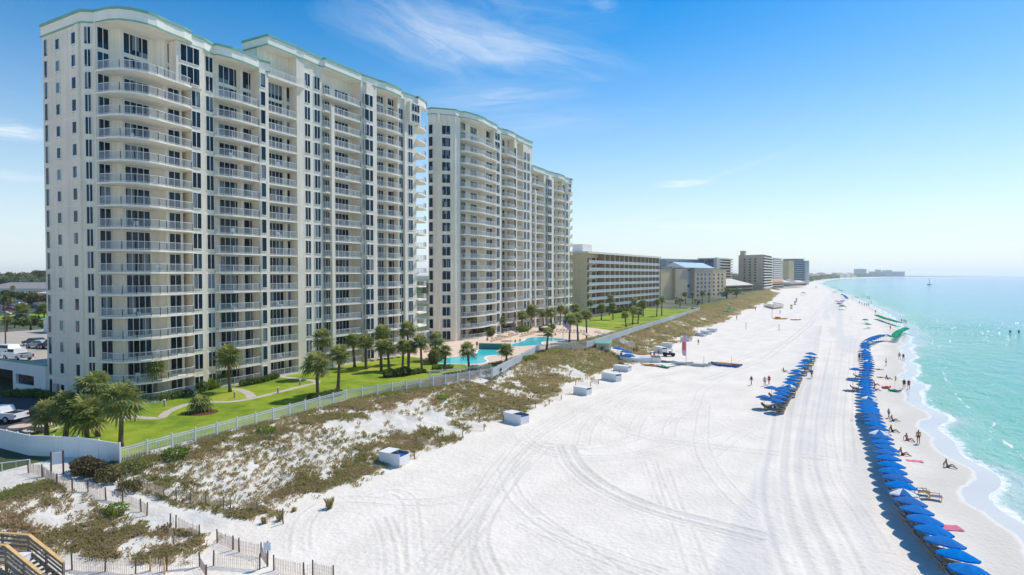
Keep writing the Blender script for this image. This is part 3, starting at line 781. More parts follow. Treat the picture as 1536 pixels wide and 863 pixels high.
LOBE = [(0, .05), (.03, .55), (.14, 1.0), (.30, 1.55), (.42, 1.65), (.55, 1.35), (.68, 1.15), (.82, 1.1), (.94, .8), (1, .05)]
BOW = [(0, .02), (.04, .3), (.25, .85), (.5, 1.0), (.75, .85), (.96, .3), (1, .02)]
SLANT = [(0, .02), (.03, .35), (.3, .95), (.6, 1.0), (.97, .75), (1, .02)]
FLAT = [(0, 0), (.02, 1.0), (.98, 1.0), (1, 0)]
def bal_meshes(L, prof, amp, depth=2.15, hgt_=.24):
    cur = [(amp * v, L * u) for u, v in prof]
    b = MB(); b.prism([(-depth, 0)] + cur + [(-depth, L)], -hgt_, 0)
    me = b.mesh('balcony', M['slab'])
    cc = (0, L / 2)
    ins = [(x - .08, y + (.06 if y < L / 2 else -.06)) for x, y in cur]
    return me, railing(ins)
def facade(T, F, back, zg, bays, floors, fh, zr, zroof, roofs, y_end_wall):
    """bays along the coast on the upright plane x = F; every bay is measured by its two photo columns"""
    pass
def band(root, outline_front, back, z0, z1, origin, name='cornice'):
    """roof fascia with a green moulding at its top and foot"""
    out = outline_front + [(back, outline_front[-1][1]), (back, outline_front[0][1])]
    b = MB(origin); b.prism(out, z0, z1); c = b.build(name, M['slab'], root)
    def grow(d):
        return [(x + d, y + (-d if i == 0 else d if i == len(outline_front) - 1 else 0)) for i, (x, y) in enumerate(outline_front)] + [(back, outline_front[-1][1] + d), (back, outline_front[0][1] - d)]
    t = MB(origin); t.prism(grow(.16), z1 - .20, z1 + .12); t.build('moulding', M['green_trim'], c)
    t = MB(origin); t.prism(grow(.10), z0 + .03, z0 + .22); t.build('moulding', M['green_trim'], c)
    return c
def build_tower(name, label, F, back, zg, Yw, Yend, z0, fh, secs, bays, endwall, end_bal):
    T = Tower(name, (F - 7, (Yw + Yend) / 2, zg), label); O = T.o
    # --- walls: one prism per roof section, following the bays
    for si, sec in enumerate(secs):
        out = []
        front = []
        for b in bays:
            if b['sec'] != si: continue
            ya, yb = b['y']; x = F + b['x'] - (b.get('rec', 2.1) if b['t'] == 'bal' else 0)
            out += [(x, ya), (x, yb)]
            if b['t'] == 'bal':
                L = yb - ya; cur = [(F + b['x'] + b['amp'] * v + .1, ya + L * u) for u, v in b['prof']]
                front += cur
            else: front += [(F + b['x'] + .12, ya), (F + b['x'] + .12, yb)]
        clean = [out[0]]
        for p in out[1:]:
            if (Vector(p) - Vector(clean[-1])).length > .02: clean.append(p)
        o2 = clean + [(back, clean[-1][1]), (back, clean[0][1])]
        if si == 0 and endwall.get('chamfer'):
            (cx, cy) = endwall['chamfer']
            o2 = [(cx, Yw)] + clean + [(back, clean[-1][1]), (back, Yw)]
            front = [(cx, Yw - .1)] + front
        bk = sec.get('back', back); m = MB(O)
        if bk == back: m.prism(o2, zg, sec['soffit'] + .3)
        else: m.prism(o2, zg, secs[0]['roof'] - .5); m.prism(clean + [(bk, clean[-1][1]), (bk, clean[0][1])], secs[0]['roof'] - .5, sec['soffit'] + .3)
        m.build('wall', M['stucco'], T.root)
        fr = [front[0]]
        for p in front[1:]:
            if p[1] > fr[-1][1] + .01: fr.append(p)
        band(T.root, fr, bk - .15, sec['soffit'], sec['roof'], O)
        if sec.get('penthouse'):
            pw = sec['penthouse']
    # --- bays
    for b in bays:
        ya, yb = b['y']; L = yb - ya; sec = secs[b['sec']]; top = b.get('top', sec['top'])
        if b['t'] == 'bal':
            me, rl = bal_meshes(L - .04, b['prof'], b['amp'], b.get('rec', 2.1) + .05)
            for k in range(-1, top + 1):
                z = z0 + fh * k
                if k == -1:
                    z = zg + .25
                T.bal(me, rl, F + b['x'], ya + .02, z)
                h = 2.5
                for (pa, pb, n, dx) in b['w']:
                    X = F + b['x'] - b.get('rec', 2.1) + dx
                    yy0, yy1 = y_on(pa, X), y_on(pb, X)
                    T.win('sliding_door', X, (yy0 + yy1) / 2, z + .04, yy1 - yy0, h - (.0 if k >= 0 else .35), n, PI / 2)
                    if k == top and b.get('duplex', True):
                        T.win('sliding_door', X, (yy0 + yy1) / 2, z + fh + .05, yy1 - yy0, min(2.9, sec['soffit'] - z - fh - .3), n, PI / 2)
            for (pa, pb, n, dx) in b['w']:          # brought-forward wall piers that carry the doors
                if dx > .3:
                    rc = b.get('rec', 2.1); X = F + b['x'] - rc + dx; yy0, yy1 = y_on(pa, X), y_on(pb, X)
                    m = MB(O); m.prism([(F + b['x'] - rc - .1, yy0 - dx * 1.2), (X, yy0 - .35), (X, min(yy1 + .35, yb - .02)), (F + b['x'] - rc - .1, min(yy1 + .5, yb - .02))], zg, sec['soffit']); m.build('bay_wall', M['stucco'], T.root)
            for (pp, ww) in b.get('piers', []):
                yy = y_on(pp, F + b['x'] + b['amp'] * .6)
                m = MB(O); xx = F + b['x'] + b['amp'] + .12; m.box(xx - .6, xx, yy - ww / 2, yy + ww / 2, zg, z0 + fh * (top - b.get('pier_drop', 0)) + 1.0); m.build('pier', M['stucco'], T.root)
        else:
            X = F + b['x']
            for k in range(-1, top + 1 + b.get('extra', 1)):
                z = z0 + fh * k if k >= 0 else zg
                if z + fh > sec['soffit'] + .4: continue
                if 'skip' in b and k >= b['skip']: continue
                for (pa, pb, n) in b['w']:
                    yy0, yy1 = y_on(pa - .35, X), y_on(pb + .35, X)
                    hh = fh - .62 if k >= 0 else 1.9
                    T.win('window', X, (yy0 + yy1) / 2, z + .42, yy1 - yy0, hh, n, PI / 2)
            for bx in b.get('box', []):              # the projecting two-storey bay window under the roof
                pa, pb, dx, n, k0 = bx
                Xb = F + dx; ya_, yb_ = y_on(pa, Xb), y_on(pb, Xb)
                m = MB(O); zb = z0 + fh * k0 + .1
                m.prism([(F - 2.2, ya_), (Xb, ya_), (Xb, yb_), (F - 2.2, yb_)], zb, sec['soffit'] - .06); m.build('bay_wall', M['stucco'], T.root)
                for q in range(2):
                    hh = (sec['soffit'] - zb) / 2 - .55
                    T.win('window', Xb, (ya_ + yb_) / 2, zb + .35 + q * (hh + .45), (yb_ - ya_) * .72, hh, n, PI / 2)
    for (X, zk, hh, w, n, rz, Yy, zlist) in endwall['win']:
        for z in zlist: T.win('window', X, Yy, z + zk, w, hh, n, rz, rz == 0 and hh < 1.9)
    if endwall.get('strips'):
        for (xa, xb, d) in endwall['strips']:
            m = MB(O); m.box(xa, xb, Yw - d, Yw + .2, zg, secs[0]['soffit'] - .01); m.build('pilaster', M['stucco'], T.root)
    # --- floor joints on the blank end wall
    for k in range(0, secs[0]['top'] + 1, 1):
        z = z0 + fh * k
        m = MB(O); m.box(back + .02, endwall['chamfer'][0] - .05, Yw - .035, Yw + .1, z - .05, z + .05)
        if k % 2 == 0: m.build('floor_joint', M['slab'], T.root)
    # --- rounded balconies on the far end
    if end_bal:
        xa, xb, r, k0, k1 = end_bal
        b = MB(); ppp = [(xb + (xa - xb) * i / 12, 0 + r * math.sin(PI * min(1, max(0, i / 12))) ** .6) for i in range(13)]
        b.prism([(xb, -.1)] + ppp + [(xa, -.1)], -.26, 0); me = b.mesh('balcony', M['slab']); rl = railing([(x, y - .08) for x, y in ppp[1:-1]])
        for k in range(k0, k1 + 1): T.bal(me, rl, 0, Yend, z0 + fh * k)
        rb = MB(O); q = [(x, y + Yend) for x, y in ppp]; rb.prism([(xb, Yend - .1)] + q + [(xa, Yend - .1)], secs[-1]['soffit'] + .02, secs[-1]['roof'] - .02); ro = rb.build('end_canopy', M['slab'], T.root)
        rb = MB(O); q = [((x - (xa + xb) / 2) * 1.03 + (xa + xb) / 2, y * 1.03 + Yend) for x, y in ppp]; rb.prism([(xb, Yend - .1)] + q + [(xa, Yend - .1)], secs[-1]['roof'] - .3, secs[-1]['roof'] + .12); rb.build('moulding', M['green_trim'], ro)
    T.flush()
    return T.root
def bay(t, F, pa, pb, sec, x=0, w=(), **k):
    d = dict(t=t, y=(y_on(pa, F), y_on(pb, F)), sec=sec, x=x, w=list(w)); d.update(k); return d
# ---- near tower
F1 = -81.5
def b1(t, pa, pb, sec, **k): return bay(t, F1, pa, pb, sec, **k)
bays1 = [
    b1('bal', 145, 288, 0, prof=LOBE1, amp=1.25, x=.3, rec=3.5, w=[(150, 168, 2, .0), (189, 226, 4, 1.0), (254, 272, 2, 2.3)]),
    b1('wall', 288, 308, 0, x=.3, w=[(290, 303, 2)], skip=14, box=[(268, 308, .85, 3, 14)]),
    b1('wall', 308, 325, 0, x=-.35, w=[(311, 322, 2)], extra=2),
    b1('bal', 325, 388, 0, x=-.1, prof=SLANT, amp=1.0, w=[(330, 361, 4, 0), (366, 384, 2, .6)]),
    b1('wall', 388, 402, 0, x=.5, w=[(393, 400, 1)], extra=2),
    b1('bal', 402, 446, 1, x=0, prof=FLAT, amp=.25, w=[(403, 425, 4, 0), (431, 442, 2, .4)], top=14),
    b1('wall', 446, 457, 1, x=.15, w=[], top=14),
    b1('wall', 457, 485, 1, x=-.1, w=[(458.5, 466.5, 2), (473, 481, 2)], extra=2),
    b1('bal', 485, 541, 1, x=.0, prof=FLAT, amp=.5, w=[(488, 496, 2, .3), (503, 523, 4, 0)], duplex=False, piers=[(499, .75)], pier_drop=1),
    b1('wall', 541, 547, 1, x=.3, w=[]),
    b1('wall', 547, 562, 1, x=.75, w=[(548, 554.3, 1), (555.3, 560, 1)], extra=2),
    b1('bal', 562, 598, 1, x=.2, prof=SLANT, amp=1.0, w=[(564, 579, 4, 0), (582, 594, 2, .6)]),
    b1('wall', 598, 606, 1, x=-.1, w=[(599, 604.5, 2)], extra=2),
    b1('wall', 606, 623, 1, x=.35, w=[(613, 619, 2)], skip=16, box=[(616, 632, 1.0, 3, 16)]),
]
Yw1 = 41.9; bays1[0]['y'] = (42.7, bays1[0]['y'][1])
z01, fh1 = 5.85, 2.9
fl1 = [z01 + fh1 * k for k in range(-1, 16)]
def xs(px, Y):
    d = ray(px, 412); return d.x * Y / d.y
CX1 = xs(127, Yw1); ew = dict(chamfer=(CX1, Yw1), win=[], strips=[])
for px, w, hh, zk, rows in ((72.5, .9, 2.4, .3, fl1), (90, 1.05, 1.5, .7, fl1), (114.5, 1.25, 1.6, .7, fl1)):
    ew['win'].append((xs(px + 2, Yw1), zk, hh, w, 1, 0, Yw1, rows))
CE1 = xs(144.5, 42.7) - F1
bays1.insert(0, dict(t='wall', y=(42.65, 42.7), sec=0, x=CE1, w=[]))
ang = math.atan2(.75, F1 + CE1 - CX1)
mx_, my_ = (CX1 + F1 + CE1) / 2 + .1, (Yw1 + 42.65) / 2 + .05
ew['win'].append((mx_, .4, 2.3, min(1.25, (F1 + CE1 - CX1) * .75), 2, ang, my_, fl1))
Y1e = bays1[-1]['y'][1]
ew['strips'] = [(xs(121, Yw1), CX1 - .25, .25)]
secs1 = [dict(soffit=52.4, roof=54.05, top=14), dict(soffit=56.9, roof=58.5, top=16, back=F1 - 5.6)]
BX1 = xs(69, Yw1)
tower1 = build_tower('apartment_tower', 'tall cream apartment tower with green cornice nearest the camera, palms and lawn at its foot', F1, BX1, 3.0, Yw1, Y1e, z01, fh1, secs1, bays1, ew, (F1 - 5.6, F1 + 1.0, 6.0, 0, 16))
# ---- far tower
F2 = -86.0
def b2(t, pa, pb, sec, **k): return bay(t, F2, pa, pb, sec, **k)
bays2 = [
    b2('wall', 684, 691, 0, x=-.1, w=[]),
    b2('bal', 691, 743, 0, prof=LOBE, amp=1.2, x=.2, w=[(693, 698, 2, .3), (705.5, 715, 4, 0), (729, 738, 2, 1.2)]),
    b2('wall', 743, 751, 0, x=.2, w=[(745, 749, 2)], skip=16, box=[(741, 751, .7, 2, 16)]),
    b2('bal', 751, 770, 0, prof=SLANT, amp=1.3, x=-.2, w=[(753, 759, 2, 0), (761, 768, 2, .6)]),
    b2('wall', 770, 774, 0, x=.4, w=[(771, 773.5, 1)], extra=2),
    b2('bal', 774, 784, 0, prof=FLAT, amp=.3, x=.0, w=[(775, 781, 3, 0)], duplex=False),
    b2('wall', 784, 797, 0, x=.2, w=[(786, 788.7, 2), (791, 793.8, 2)], extra=2),
    b2('bal', 797, 815, 1, prof=FLAT, amp=.5, x=.0, w=[(798, 801, 2, .2), (803.5, 810, 3, 0)], piers=[(802.5, .8)], pier_drop=1),
    b2('wall', 815, 820, 1, x=.2, w=[]),
    b2('wall', 820, 828, 1, x=.7, w=[(821, 826.8, 2)], extra=2),
    b2('bal', 828, 843, 1, prof=SLANT, amp=1.1, x=.1, w=[(829, 834, 3, 0), (836, 841, 2, .6)]),
    b2('wall', 843, 847, 1, x=0, w=[(843.8, 846, 2)], extra=2),
    b2('wall', 847, 853.5, 1, x=.3, w=[(849, 851.3, 2)], skip=14, box=[(851.3, 857, .9, 2, 14)]),
]
Yw2 = bays2[0]['y'][0] - 4.2
z02, fh2 = 6.0, 3.06
fl2 = [z02 + fh2 * k for k in range(-1, 17)]
cx2 = F2 - 4.3
ew2 = dict(chamfer=(cx2, Yw2), win=[], strips=[])
ew2['win'].append((xs(645.5, Yw2) + .3, .35, 2.4, 1.3, 1, 0, Yw2, fl2))
ang2 = math.atan2(bays2[0]['y'][0] - Yw2, (F2 - .1) - cx2)
ew2['win'].append(((cx2 + F2 - .1) / 2 + .4, .4, 2.3, 2.2, 2, ang2, (Yw2 + bays2[0]['y'][0]) / 2 + .4 * math.tan(ang2), fl2))
ew2['strips'] = [(xs(657.5, Yw2), xs(659, Yw2), .12)]
secs2 = [dict(soffit=60.2, roof=61.8, top=16), dict(soffit=52.7, roof=54.4, top=14)]
tower2 = build_tower('apartment_tower', 'second tall cream tower with green cornice, standing behind the swimming pools', F2, xs(643, Yw2), 3.0, Yw2, bays2[-1]['y'][1], z02, fh2, secs2, bays2, ew2, (F2 - 5.6, F2 + 1.0, 4.6, 0, 14))
for rt, px, py in ((tower1, 194, 14), (tower1, 447, 68), (tower1, 640, 148)):
    X = F1 - 2; d = ray(px, py); k = X / d.x; p = Vector((X, d.y * k, 54.3 if px < 380 else 58.4))
    b = MB(); b.tube([(0, 0, 0), (0, 0, 1.3)], .05, 6); b.lathe([(0.001, 1.25), (.12, 1.32), (.001, 1.5)], 8)
    o = b.build('roof_mast', M['red'], rt, p - rt.location)
# terrace and set-back storeys of the near tower's taller section
def terrace():
    o = tower1; O = o.location
    ya, yb = y_on(401, F1), y_on(457, F1)
    b = MB(O); b.prism([(F1 - 3, ya), (F1 + .6, ya), (F1 + .6, yb), (F1 - 3, yb)], 51.9, 52.2); b.build('terrace', M['slab'], o)
    obj('railing', railing([(F1 + .5, ya + .1), (F1 + .5, yb)]), o, Vector((0, 0, 52.2)) - O)
terrace()
# ---- low garage wing on the near side of the tower
Gy = Yw1 - .3
gx0, gx1 = -170.0, BX1 - .01
g = empty('parking_garage', (-110, Gy, 3), 'white low parking garage wing with a green-edged roof deck of parked cars', 'parking garage'); O = g.location
b = MB(O); zt = 6.75
wx0, wx1 = xs(21, Gy), xs(48, Gy); ex0 = xs(16.5, Gy)
b.box(ex0, wx0, Gy, Gy + .4, 3, zt); b.box(wx1, gx1, Gy, Gy + .4, 3, zt); b.box(wx0, wx1, Gy, Gy + .4, 3, 3 + 1.25); b.box(wx0, wx1, Gy, Gy + .4, 5.65, zt)
b.box(gx0, ex0, Gy, Gy + .4, 6.0, zt); b.box(gx0, gx0 + 30, Gy, Gy + .4, 3, 6.0)
b.build('wall', M['stucco_white'], g)
b = MB(O); b.box(wx0, wx1, Gy + .35, Gy + .5, 4.25, 5.65); b.box(wx1, wx1 + .01, Gy + .3, Gy + .31, 3, 3.1); b.build('window', M['glass'], g)
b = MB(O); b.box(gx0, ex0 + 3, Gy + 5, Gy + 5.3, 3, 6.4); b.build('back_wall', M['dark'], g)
b = MB(O); b.box(gx0, gx1, Gy + .4, 78, zt - .45, zt - .1); b.build('deck', M['garage'], g)
b = MB(O); b.box(gx0, gx1, Gy - .02, Gy + .4, zt, zt + .55); b.build('parapet', M['stucco_white'], g)
b = MB(O); b.box(gx0, gx1, Gy - .12, Gy + .5, zt + .552, zt + .72); b.build('coping', M['green_trim'], g)
b = MB(O); b.box(gx0, gx1 - 2, 78, 78.4, zt - .45, zt + .9); b.build('rear_parapet', M['concrete'], g)
b = MB(O); dx_ = xs(79.5, Gy); b.box(dx_ - .45, dx_ + .55, Gy - .05, Gy + .1, 3, 5.1); b.build('door', M['grey'], g)
b = MB(O)
p = empty('stair_hut', (-106, 72, zt - .1), 'small white hut with a green hipped roof on the parking deck', 'hut')
hx = xs(64, 70); b = MB(p.location); b.box(hx, hx + 6, 70, 76, zt - .1, 9.6); b.build('wall', M['stucco_white'], p)
b = MB(p.location); e = .6
b.add([(hx - e, 70 - e, 9.6), (hx + 6 + e, 70 - e, 9.6), (hx + 6 + e, 76 + e, 9.6), (hx - e, 76 + e, 9.6), (hx + 2.6, 73, 11.2), (hx + 3.4, 73, 11.2)], [(0, 1, 5, 4), (1, 2, 5), (2, 3, 4, 5), (3, 0, 4), (3, 2, 1, 0)]); b.build('roof', M['green_trim'], p)
# ------------------------------------------------------------------ the other buildings down the coast
class Bld:
    def __init__(s, name, A, B, label, cat, z=3.0):
        s.A = Vector((A[0], A[1])); d = Vector((B[0], B[1])) - s.A; s.L = d.length
        s.root = empty(name, (A[0], A[1], z), label, cat, None, math.atan2(d.y, d.x)); s.z = z
        # local x runs along the sea front away from the camera, local -y looks to the sea
    def box(s, name, m, x0, x1, y0, y1, z0, z1, parent=None):
        b = MB(); b.box(x0, x1, y0, y1, z0 - s.z, z1 - s.z); return b.build(name, m, parent or s.root)
    def gable(s, name, m, x0, x1, y0, y1, z0, z1, parent=None, ridge='x'):
        b = MB(); z0 -= s.z; z1 -= s.z
        if ridge == 'x': v = [(x0, y0, z0), (x1, y0, z0), (x1, y1, z0), (x0, y1, z0), (x0, (y0 + y1) / 2, z1), (x1, (y0 + y1) / 2, z1)]
        else: v = [(x0, y1, z0), (x0, y0, z0), (x1, y0, z0), (x1, y1, z0), ((x0 + x1) / 2, y1, z1), ((x0 + x1) / 2, y0, z1)]
        if ridge == 'x': f = [(0, 1, 5, 4), (2, 3, 4, 5)] + ([(0, 4, 3), (1, 2, 5), (3, 2, 1, 0)] if name != 'roof' else [])
        else: f = [(0, 1, 5, 4), (2, 3, 4, 5), (1, 2, 5), (0, 4, 3), (3, 2, 1, 0)]
        b.add(v, f); return b.build(name, m, parent or s.root)
    def hip(s, name, m, x0, x1, y0, y1, z0, z1, inset=.35):
        b = MB(); z0 -= s.z; z1 -= s.z; k = min(x1 - x0, y1 - y0) / 2 * .98
        b.add([(x0, y0, z0), (x1, y0, z0), (x1, y1, z0), (x0, y1, z0), (x0 + k, y0 + k, z1), (x1 - k, y0 + k, z1), (x1 - k, y1 - k, z1), (x0 + k, y1 - k, z1)], [(0, 1, 5, 4), (1, 2, 6, 5), (2, 3, 7, 6), (3, 0, 4, 7), (4, 5, 6, 7), (3, 2, 1, 0)])
        return b.build(name, m, s.root)
    def win(s, x, y, z, w, h, n, rz=0, m=None):
        f, g = win_meshes(w, h, n); o = obj('window', f, s.root, (x, y, z - s.z), (0, 0, rz)); obj('pane', g, o)
P2 = lambda px, d: (Fv * d + Rv * ((px - 768) / FPX * d))
ztop = lambda py, d: H + (412 - py) * d / FPX
# condo with long balconies
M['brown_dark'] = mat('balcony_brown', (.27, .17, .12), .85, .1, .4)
A = P2(878, 252); Bq = P2(985, 330)
cd = Bld('condo_block', A, Bq, 'tan seven-storey condominium with long brown-partitioned balconies, behind the second pool lawn', 'condominium')
zt = ztop(378.5, 252); L = cd.L; n = 8; fhc = (zt - 1.2 - 3) / n
cd.box('wall', M['tan_wall'], 0, L, 1.9, 22, 3, zt - .5)
cd.box('roof', M['slab'], -1.2, L + 2.2, -1.9, 23, zt - .5, zt + .35)
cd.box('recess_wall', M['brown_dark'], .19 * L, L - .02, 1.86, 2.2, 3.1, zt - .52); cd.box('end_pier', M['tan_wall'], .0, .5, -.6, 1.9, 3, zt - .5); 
cd.box('roof_room', M['stucco_white'], 2, 9, 14, 21, zt + .35, ztop(362, 262)); cd.box('roof_room', M['stucco_white'], 12, 22, 7, 12, zt + .35, ztop(367, 270))
xq = .19 * L; nb = 13
for k in range(n):
    z = 3 + fhc * k
    if k > 0:
        s_ = cd.box('balcony', M['slab'], .5, L + (.0 if k % 2 else 1.0), -1.4, 1.9, z - .22, z)
        cd.box('railing', M['aqua_rail'] if 'aqua_rail' in M else M.setdefault('aqua_rail', mat('rail_glass_panels', (.42, .50, .53), .25, .08, .8)), .5, L, -1.4, -1.32, z + .05, z + 1.05, s_).location = (0, 0, 0)
    for j, (xx, ww) in enumerate(((.055, 3.2), (.125, 3.4))): cd.win(xx * L + 1, 1.9, z + .15, ww, 2.2, 3)
    cd.win(L * .18, 1.9, z + .15, 1.4, 2.2, 1)
    for j in range(nb):
        x0 = xq + (L - xq) * j / nb; w = (L - xq) / nb
        if k < n: cd.win(x0 + w * .5, 1.9, z + .1, w * .62, 2.2, 2)
    f, g = win_meshes(5.4, 1.9, 3)
    o = obj('window', f, cd.root, (0, 11.5, z + .4 - 3), (0, 0, -PI / 2)); obj('pane', g, o)
for j in range(nb + 1):
    x0 = xq + (L - xq) * j / nb; cd.box('partition', M['brown_part'], x0 - .12, x0 + .12, -1.25, 1.9, 3, zt - .51); cd.box('post', M['slab'], x0 - .14, x0 + .14, -1.46, -1.26, 3, zt - .51)
# hotel with a pitched metal roof
dh = 400; A = P2(993.5, dh); Bq = P2(1089, 480)
ht = Bld('beach_hotel', A, Bq, 'tan beach hotel with stepped wings and a pale blue pitched metal roof', 'hotel')
L = ht.L; zz_ = lambda py: ztop(py, dh)
ht.box('wall', M['tan_wall'], 0, 16, 1, 16, 3, zz_(404)); ht.box('wall', M['beige'], 16, .23 * L + 10, -1.5, 14, 3, zz_(403.5))
ht.box('roof_parapet', M['roof_grey'], -.3, 16.3, .7, 16.3, zz_(404), zz_(400))
ht.box('glass_front', M['blue_wall'], .23 * L + 10, .42 * L, 1.5, 14, 3, zz_(406)); ht.box('glass_band', M['blueglass'], .23 * L + 10.1, .42 * L - .1, 1.2, 14, zz_(406), zz_(404))
ht.box('wall', M['beige'], .42 * L, .72 * L, -2, 16, 3, zz_(401)); ht.box('wall', M['tan_wall'], .72 * L, L, 0, 14, 3, zz_(403)); ht.box('roof_parapet', M['roof_grey'], .72 * L, L + .3, -.3, 14.3, zz_(403), zz_(402))
ht.box('upper_wall', M['stucco_white'], .30 * L, .70 * L, 2, 13, zz_(404), zz_(399))
ht.gable('upper_wall', M['stucco_white'], .275 * L, .735 * L, -2.2, 16.7, zz_(401) - .2, zz_(392) - .25, ridge='x'); ht.gable('roof', M['roof_blue'], .27 * L, .74 * L, -2.5, 17, zz_(401), zz_(392), ridge='x')
for k in range(6):
    for x in (.47, .53, .59, .66): ht.win(x * L, -2, 4 + 3 * k, 3.2, 1.9, 2)
    for x in (.78, .86, .93): ht.win(x * L, 0, 4 + 3 * k, 3.6, 1.9, 2)
for x in (.27, .36): ht.win(x * L + 4, 1.5, 10.5, 4, 2.4, 2)
# long slab behind the hotel
A = P2(998, 640); Bq = P2(1073, 700)
ls = Bld('apartment_slab', A, Bq, 'long grey-blue apartment slab showing above the hotel roof', 'apartment block')
zt = ztop(389.5, 640); ls.box('wall', M['blue_wall'], 0, ls.L, 1, 18, 3, zt); ls.box('roof', M['slab'], -1, ls.L + 1, -.5, 19, zt, zt + 1)
for k in range(1, 11): ls.box('balcony', M['slab'], 0, ls.L, -.9, 1, 3 + 3.1 * k, 3 + 3.1 * k + 1.2)
for j in range(9): ls.box('partition', M['grey_wall'], ls.L * j / 8 - .6, ls.L * j / 8 + .6, -1.1, 1, 3, zt - .05)
A = P2(1073, 640); Bq = P2(1097, 700)
l2 = Bld('apartment_slab', A, Bq, 'grey balconied apartment block at the right end of the long slab behind the hotel', 'apartment block')
zt = ztop(388.5, 640); l2.box('wall', M['blueglass'], 0, l2.L, 1, 18, 3, zt); l2.box('roof', M['slab'], -1, l2.L + 1, -2, 19, zt, zt + 1)
for k in range(1, 12): l2.box('balcony', M['slab'], 0, l2.L, -1.6, 1, 3 + 3.1 * k, 3 + 3.1 * k + 1.2)
l2.box('stair_wall', M['grey_wall'], -3, 12, -2, 1.2, 3, zt - .05)
# beige high-rise
A = P2(1144, 640); Bq = P2(1157, 700)
bt = Bld('beige_high_rise', A, Bq, 'beige high-rise with a blank dotted side wall and white balconies at its edge', 'high-rise')
zt = ztop(382, 640); W = (P2(1108, 640) - A).length
ang_ = bt.root.rotation_euler.z
q = P2(1107.5, 668); loc = Matrix.Rotation(-ang_, 2) @ Vector((q.x - A.x, q.y - A.y)); 
m = MB(); m.prism([(0, 0), (bt.L, 0), (bt.L + loc.x, loc.y), (loc.x, loc.y)], 0, zt - 3); m.build('wall', M['beige'], bt.root)
m = MB(); m.prism([(loc.x * .75, loc.y * .75), (loc.x * .75 + 10, loc.y * .75), (loc.x * .93 + 10, loc.y * .93), (loc.x * .93, loc.y * .93)], zt - 3, zt + 4.2 - 3); m.build('lift_room', M['beige'], bt.root)
m = MB(); m.prism([(loc.x * .73, loc.y * .73), (loc.x * .73 + 11, loc.y * .73), (loc.x * .95 + 11, loc.y * .95), (loc.x * .95, loc.y * .95)], zt + 1.2, zt + 1.8); m.build('lift_room_roof', M['roof_pale'], bt.root)
for k in range(12):
    z = 2.5 + 2.95 * k
    m = MB(); m.box(.6, bt.L, -1.6, .0, z + .0, z + 1.15); m.build('balcony', M['slab'], bt.root)
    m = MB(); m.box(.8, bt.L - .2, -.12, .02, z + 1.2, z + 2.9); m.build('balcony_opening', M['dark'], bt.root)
    if k > 1 and k < 11:
        for t_ in (.3, .52, .74):
            f, g = win_meshes(2.8, 1.7, 1); o = obj('window', f, bt.root, (loc.x * t_, loc.y * t_, z + .8), (0, 0, math.atan2(-loc.y, -loc.x))); obj('pane', g, o)
def simple_tower(name, px0, px1, d, py, label, wallm, bandm, rows, side=None, dd=40, roof=None):
    A = P2(px0, d); Bq = P2(px1, d + dd); t = Bld(name, A, Bq, label, 'high-rise'); zt = ztop(py, d)
    t.box('wall', wallm, 0, t.L, 1, 22, 3, zt); t.box('roof', M['slab'], -.8, t.L + .8, -1.5, 22.6, zt, zt + 1)
    for k in range(1, rows): t.box('balcony', bandm, 0, t.L, -1.2, 1, 3 + (zt - 3) * k / rows, 3 + (zt - 3) * k / rows + 1.2)
    return t
simple_tower('balcony_tower', 1159, 1173, 760, 388, 'slim blue-grey balcony tower right behind the beige high-rise', M['blueglass'], M['slab'], 14)
t = simple_tower('glass_tower', 1191, 1206, 980, 389, 'tan and blue glass high-rise, rightmost of the tall blocks along the beach', M['blueglass'], M['blue_wall'], 12, dd=10)
t.box('side_wing', M['tan_wall'], -12, 0, 0, 22, 3, ztop(391, 980)); t.box('balcony_wing', M['grey_wall'], t.L, t.L + 9, -2, 20, 3, ztop(391, 980))
for k in range(1, 12): t.box('balcony', M['slab'], t.L, t.L + 9.5, -3, -2, 3 + 3.2 * k, 4.2 + 3.2 * k)
def low(name, px0, px1, d, pyw, pyr, label, wm, rm, dp=24, dd=30, z0=3, cat='house'):
    A = P2(px0, d); Bq = P2(px1, d + dd); t = Bld(name, A, Bq, label, cat)
    t.box('wall', wm, 0, t.L, .6, dp - .6, z0, ztop(pyw, d)); t.hip('roof', rm, -1, t.L + 1, -.5, dp + .5, ztop(pyw, d) + .01, ztop(pyr, d)); 
    zz = 3.8
    while zz + 2 < ztop(pyw, d):
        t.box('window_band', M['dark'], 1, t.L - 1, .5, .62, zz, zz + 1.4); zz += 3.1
    return t
low('beach_restaurant', 1085, 1130, 560, 429, 419, 'low building with a broad pale hipped roof between hotel and beige high-rise', M['brown_part'], M['roof_pale'], 34, 60, cat='restaurant')
low('red_roofed_hotel', 1152, 1176, 720, 423, 415, 'low hotel with a terracotta roof at the foot of the beige high-rise', M['beige'], M['roof_red'], 26, 60, cat='hotel')
low('beach_house', 1172, 1186, 850, 424, 420, 'dark beach house with a white roof right of the terracotta-roofed hotel', M['roof_grey'], M['roof_pale'], 16, 20)
low('beach_house', 1183, 1197, 880, 426, 419, 'beach house with a brown roof in front of the glass high-rise', M['brown_part'], M['roof_grey'], 16, 20)
low('beach_house', 1196, 1210, 900, 424, 421, 'white-roofed beach house at the foot of the glass high-rise', M['brown_part'], M['roof_pale'], 16, 20)
low('beach_house', 1160, 1172, 800, 427, 423, 'small house with a red roof below the slim balcony tower', M['beige'], M['roof_red'], 14, 18)
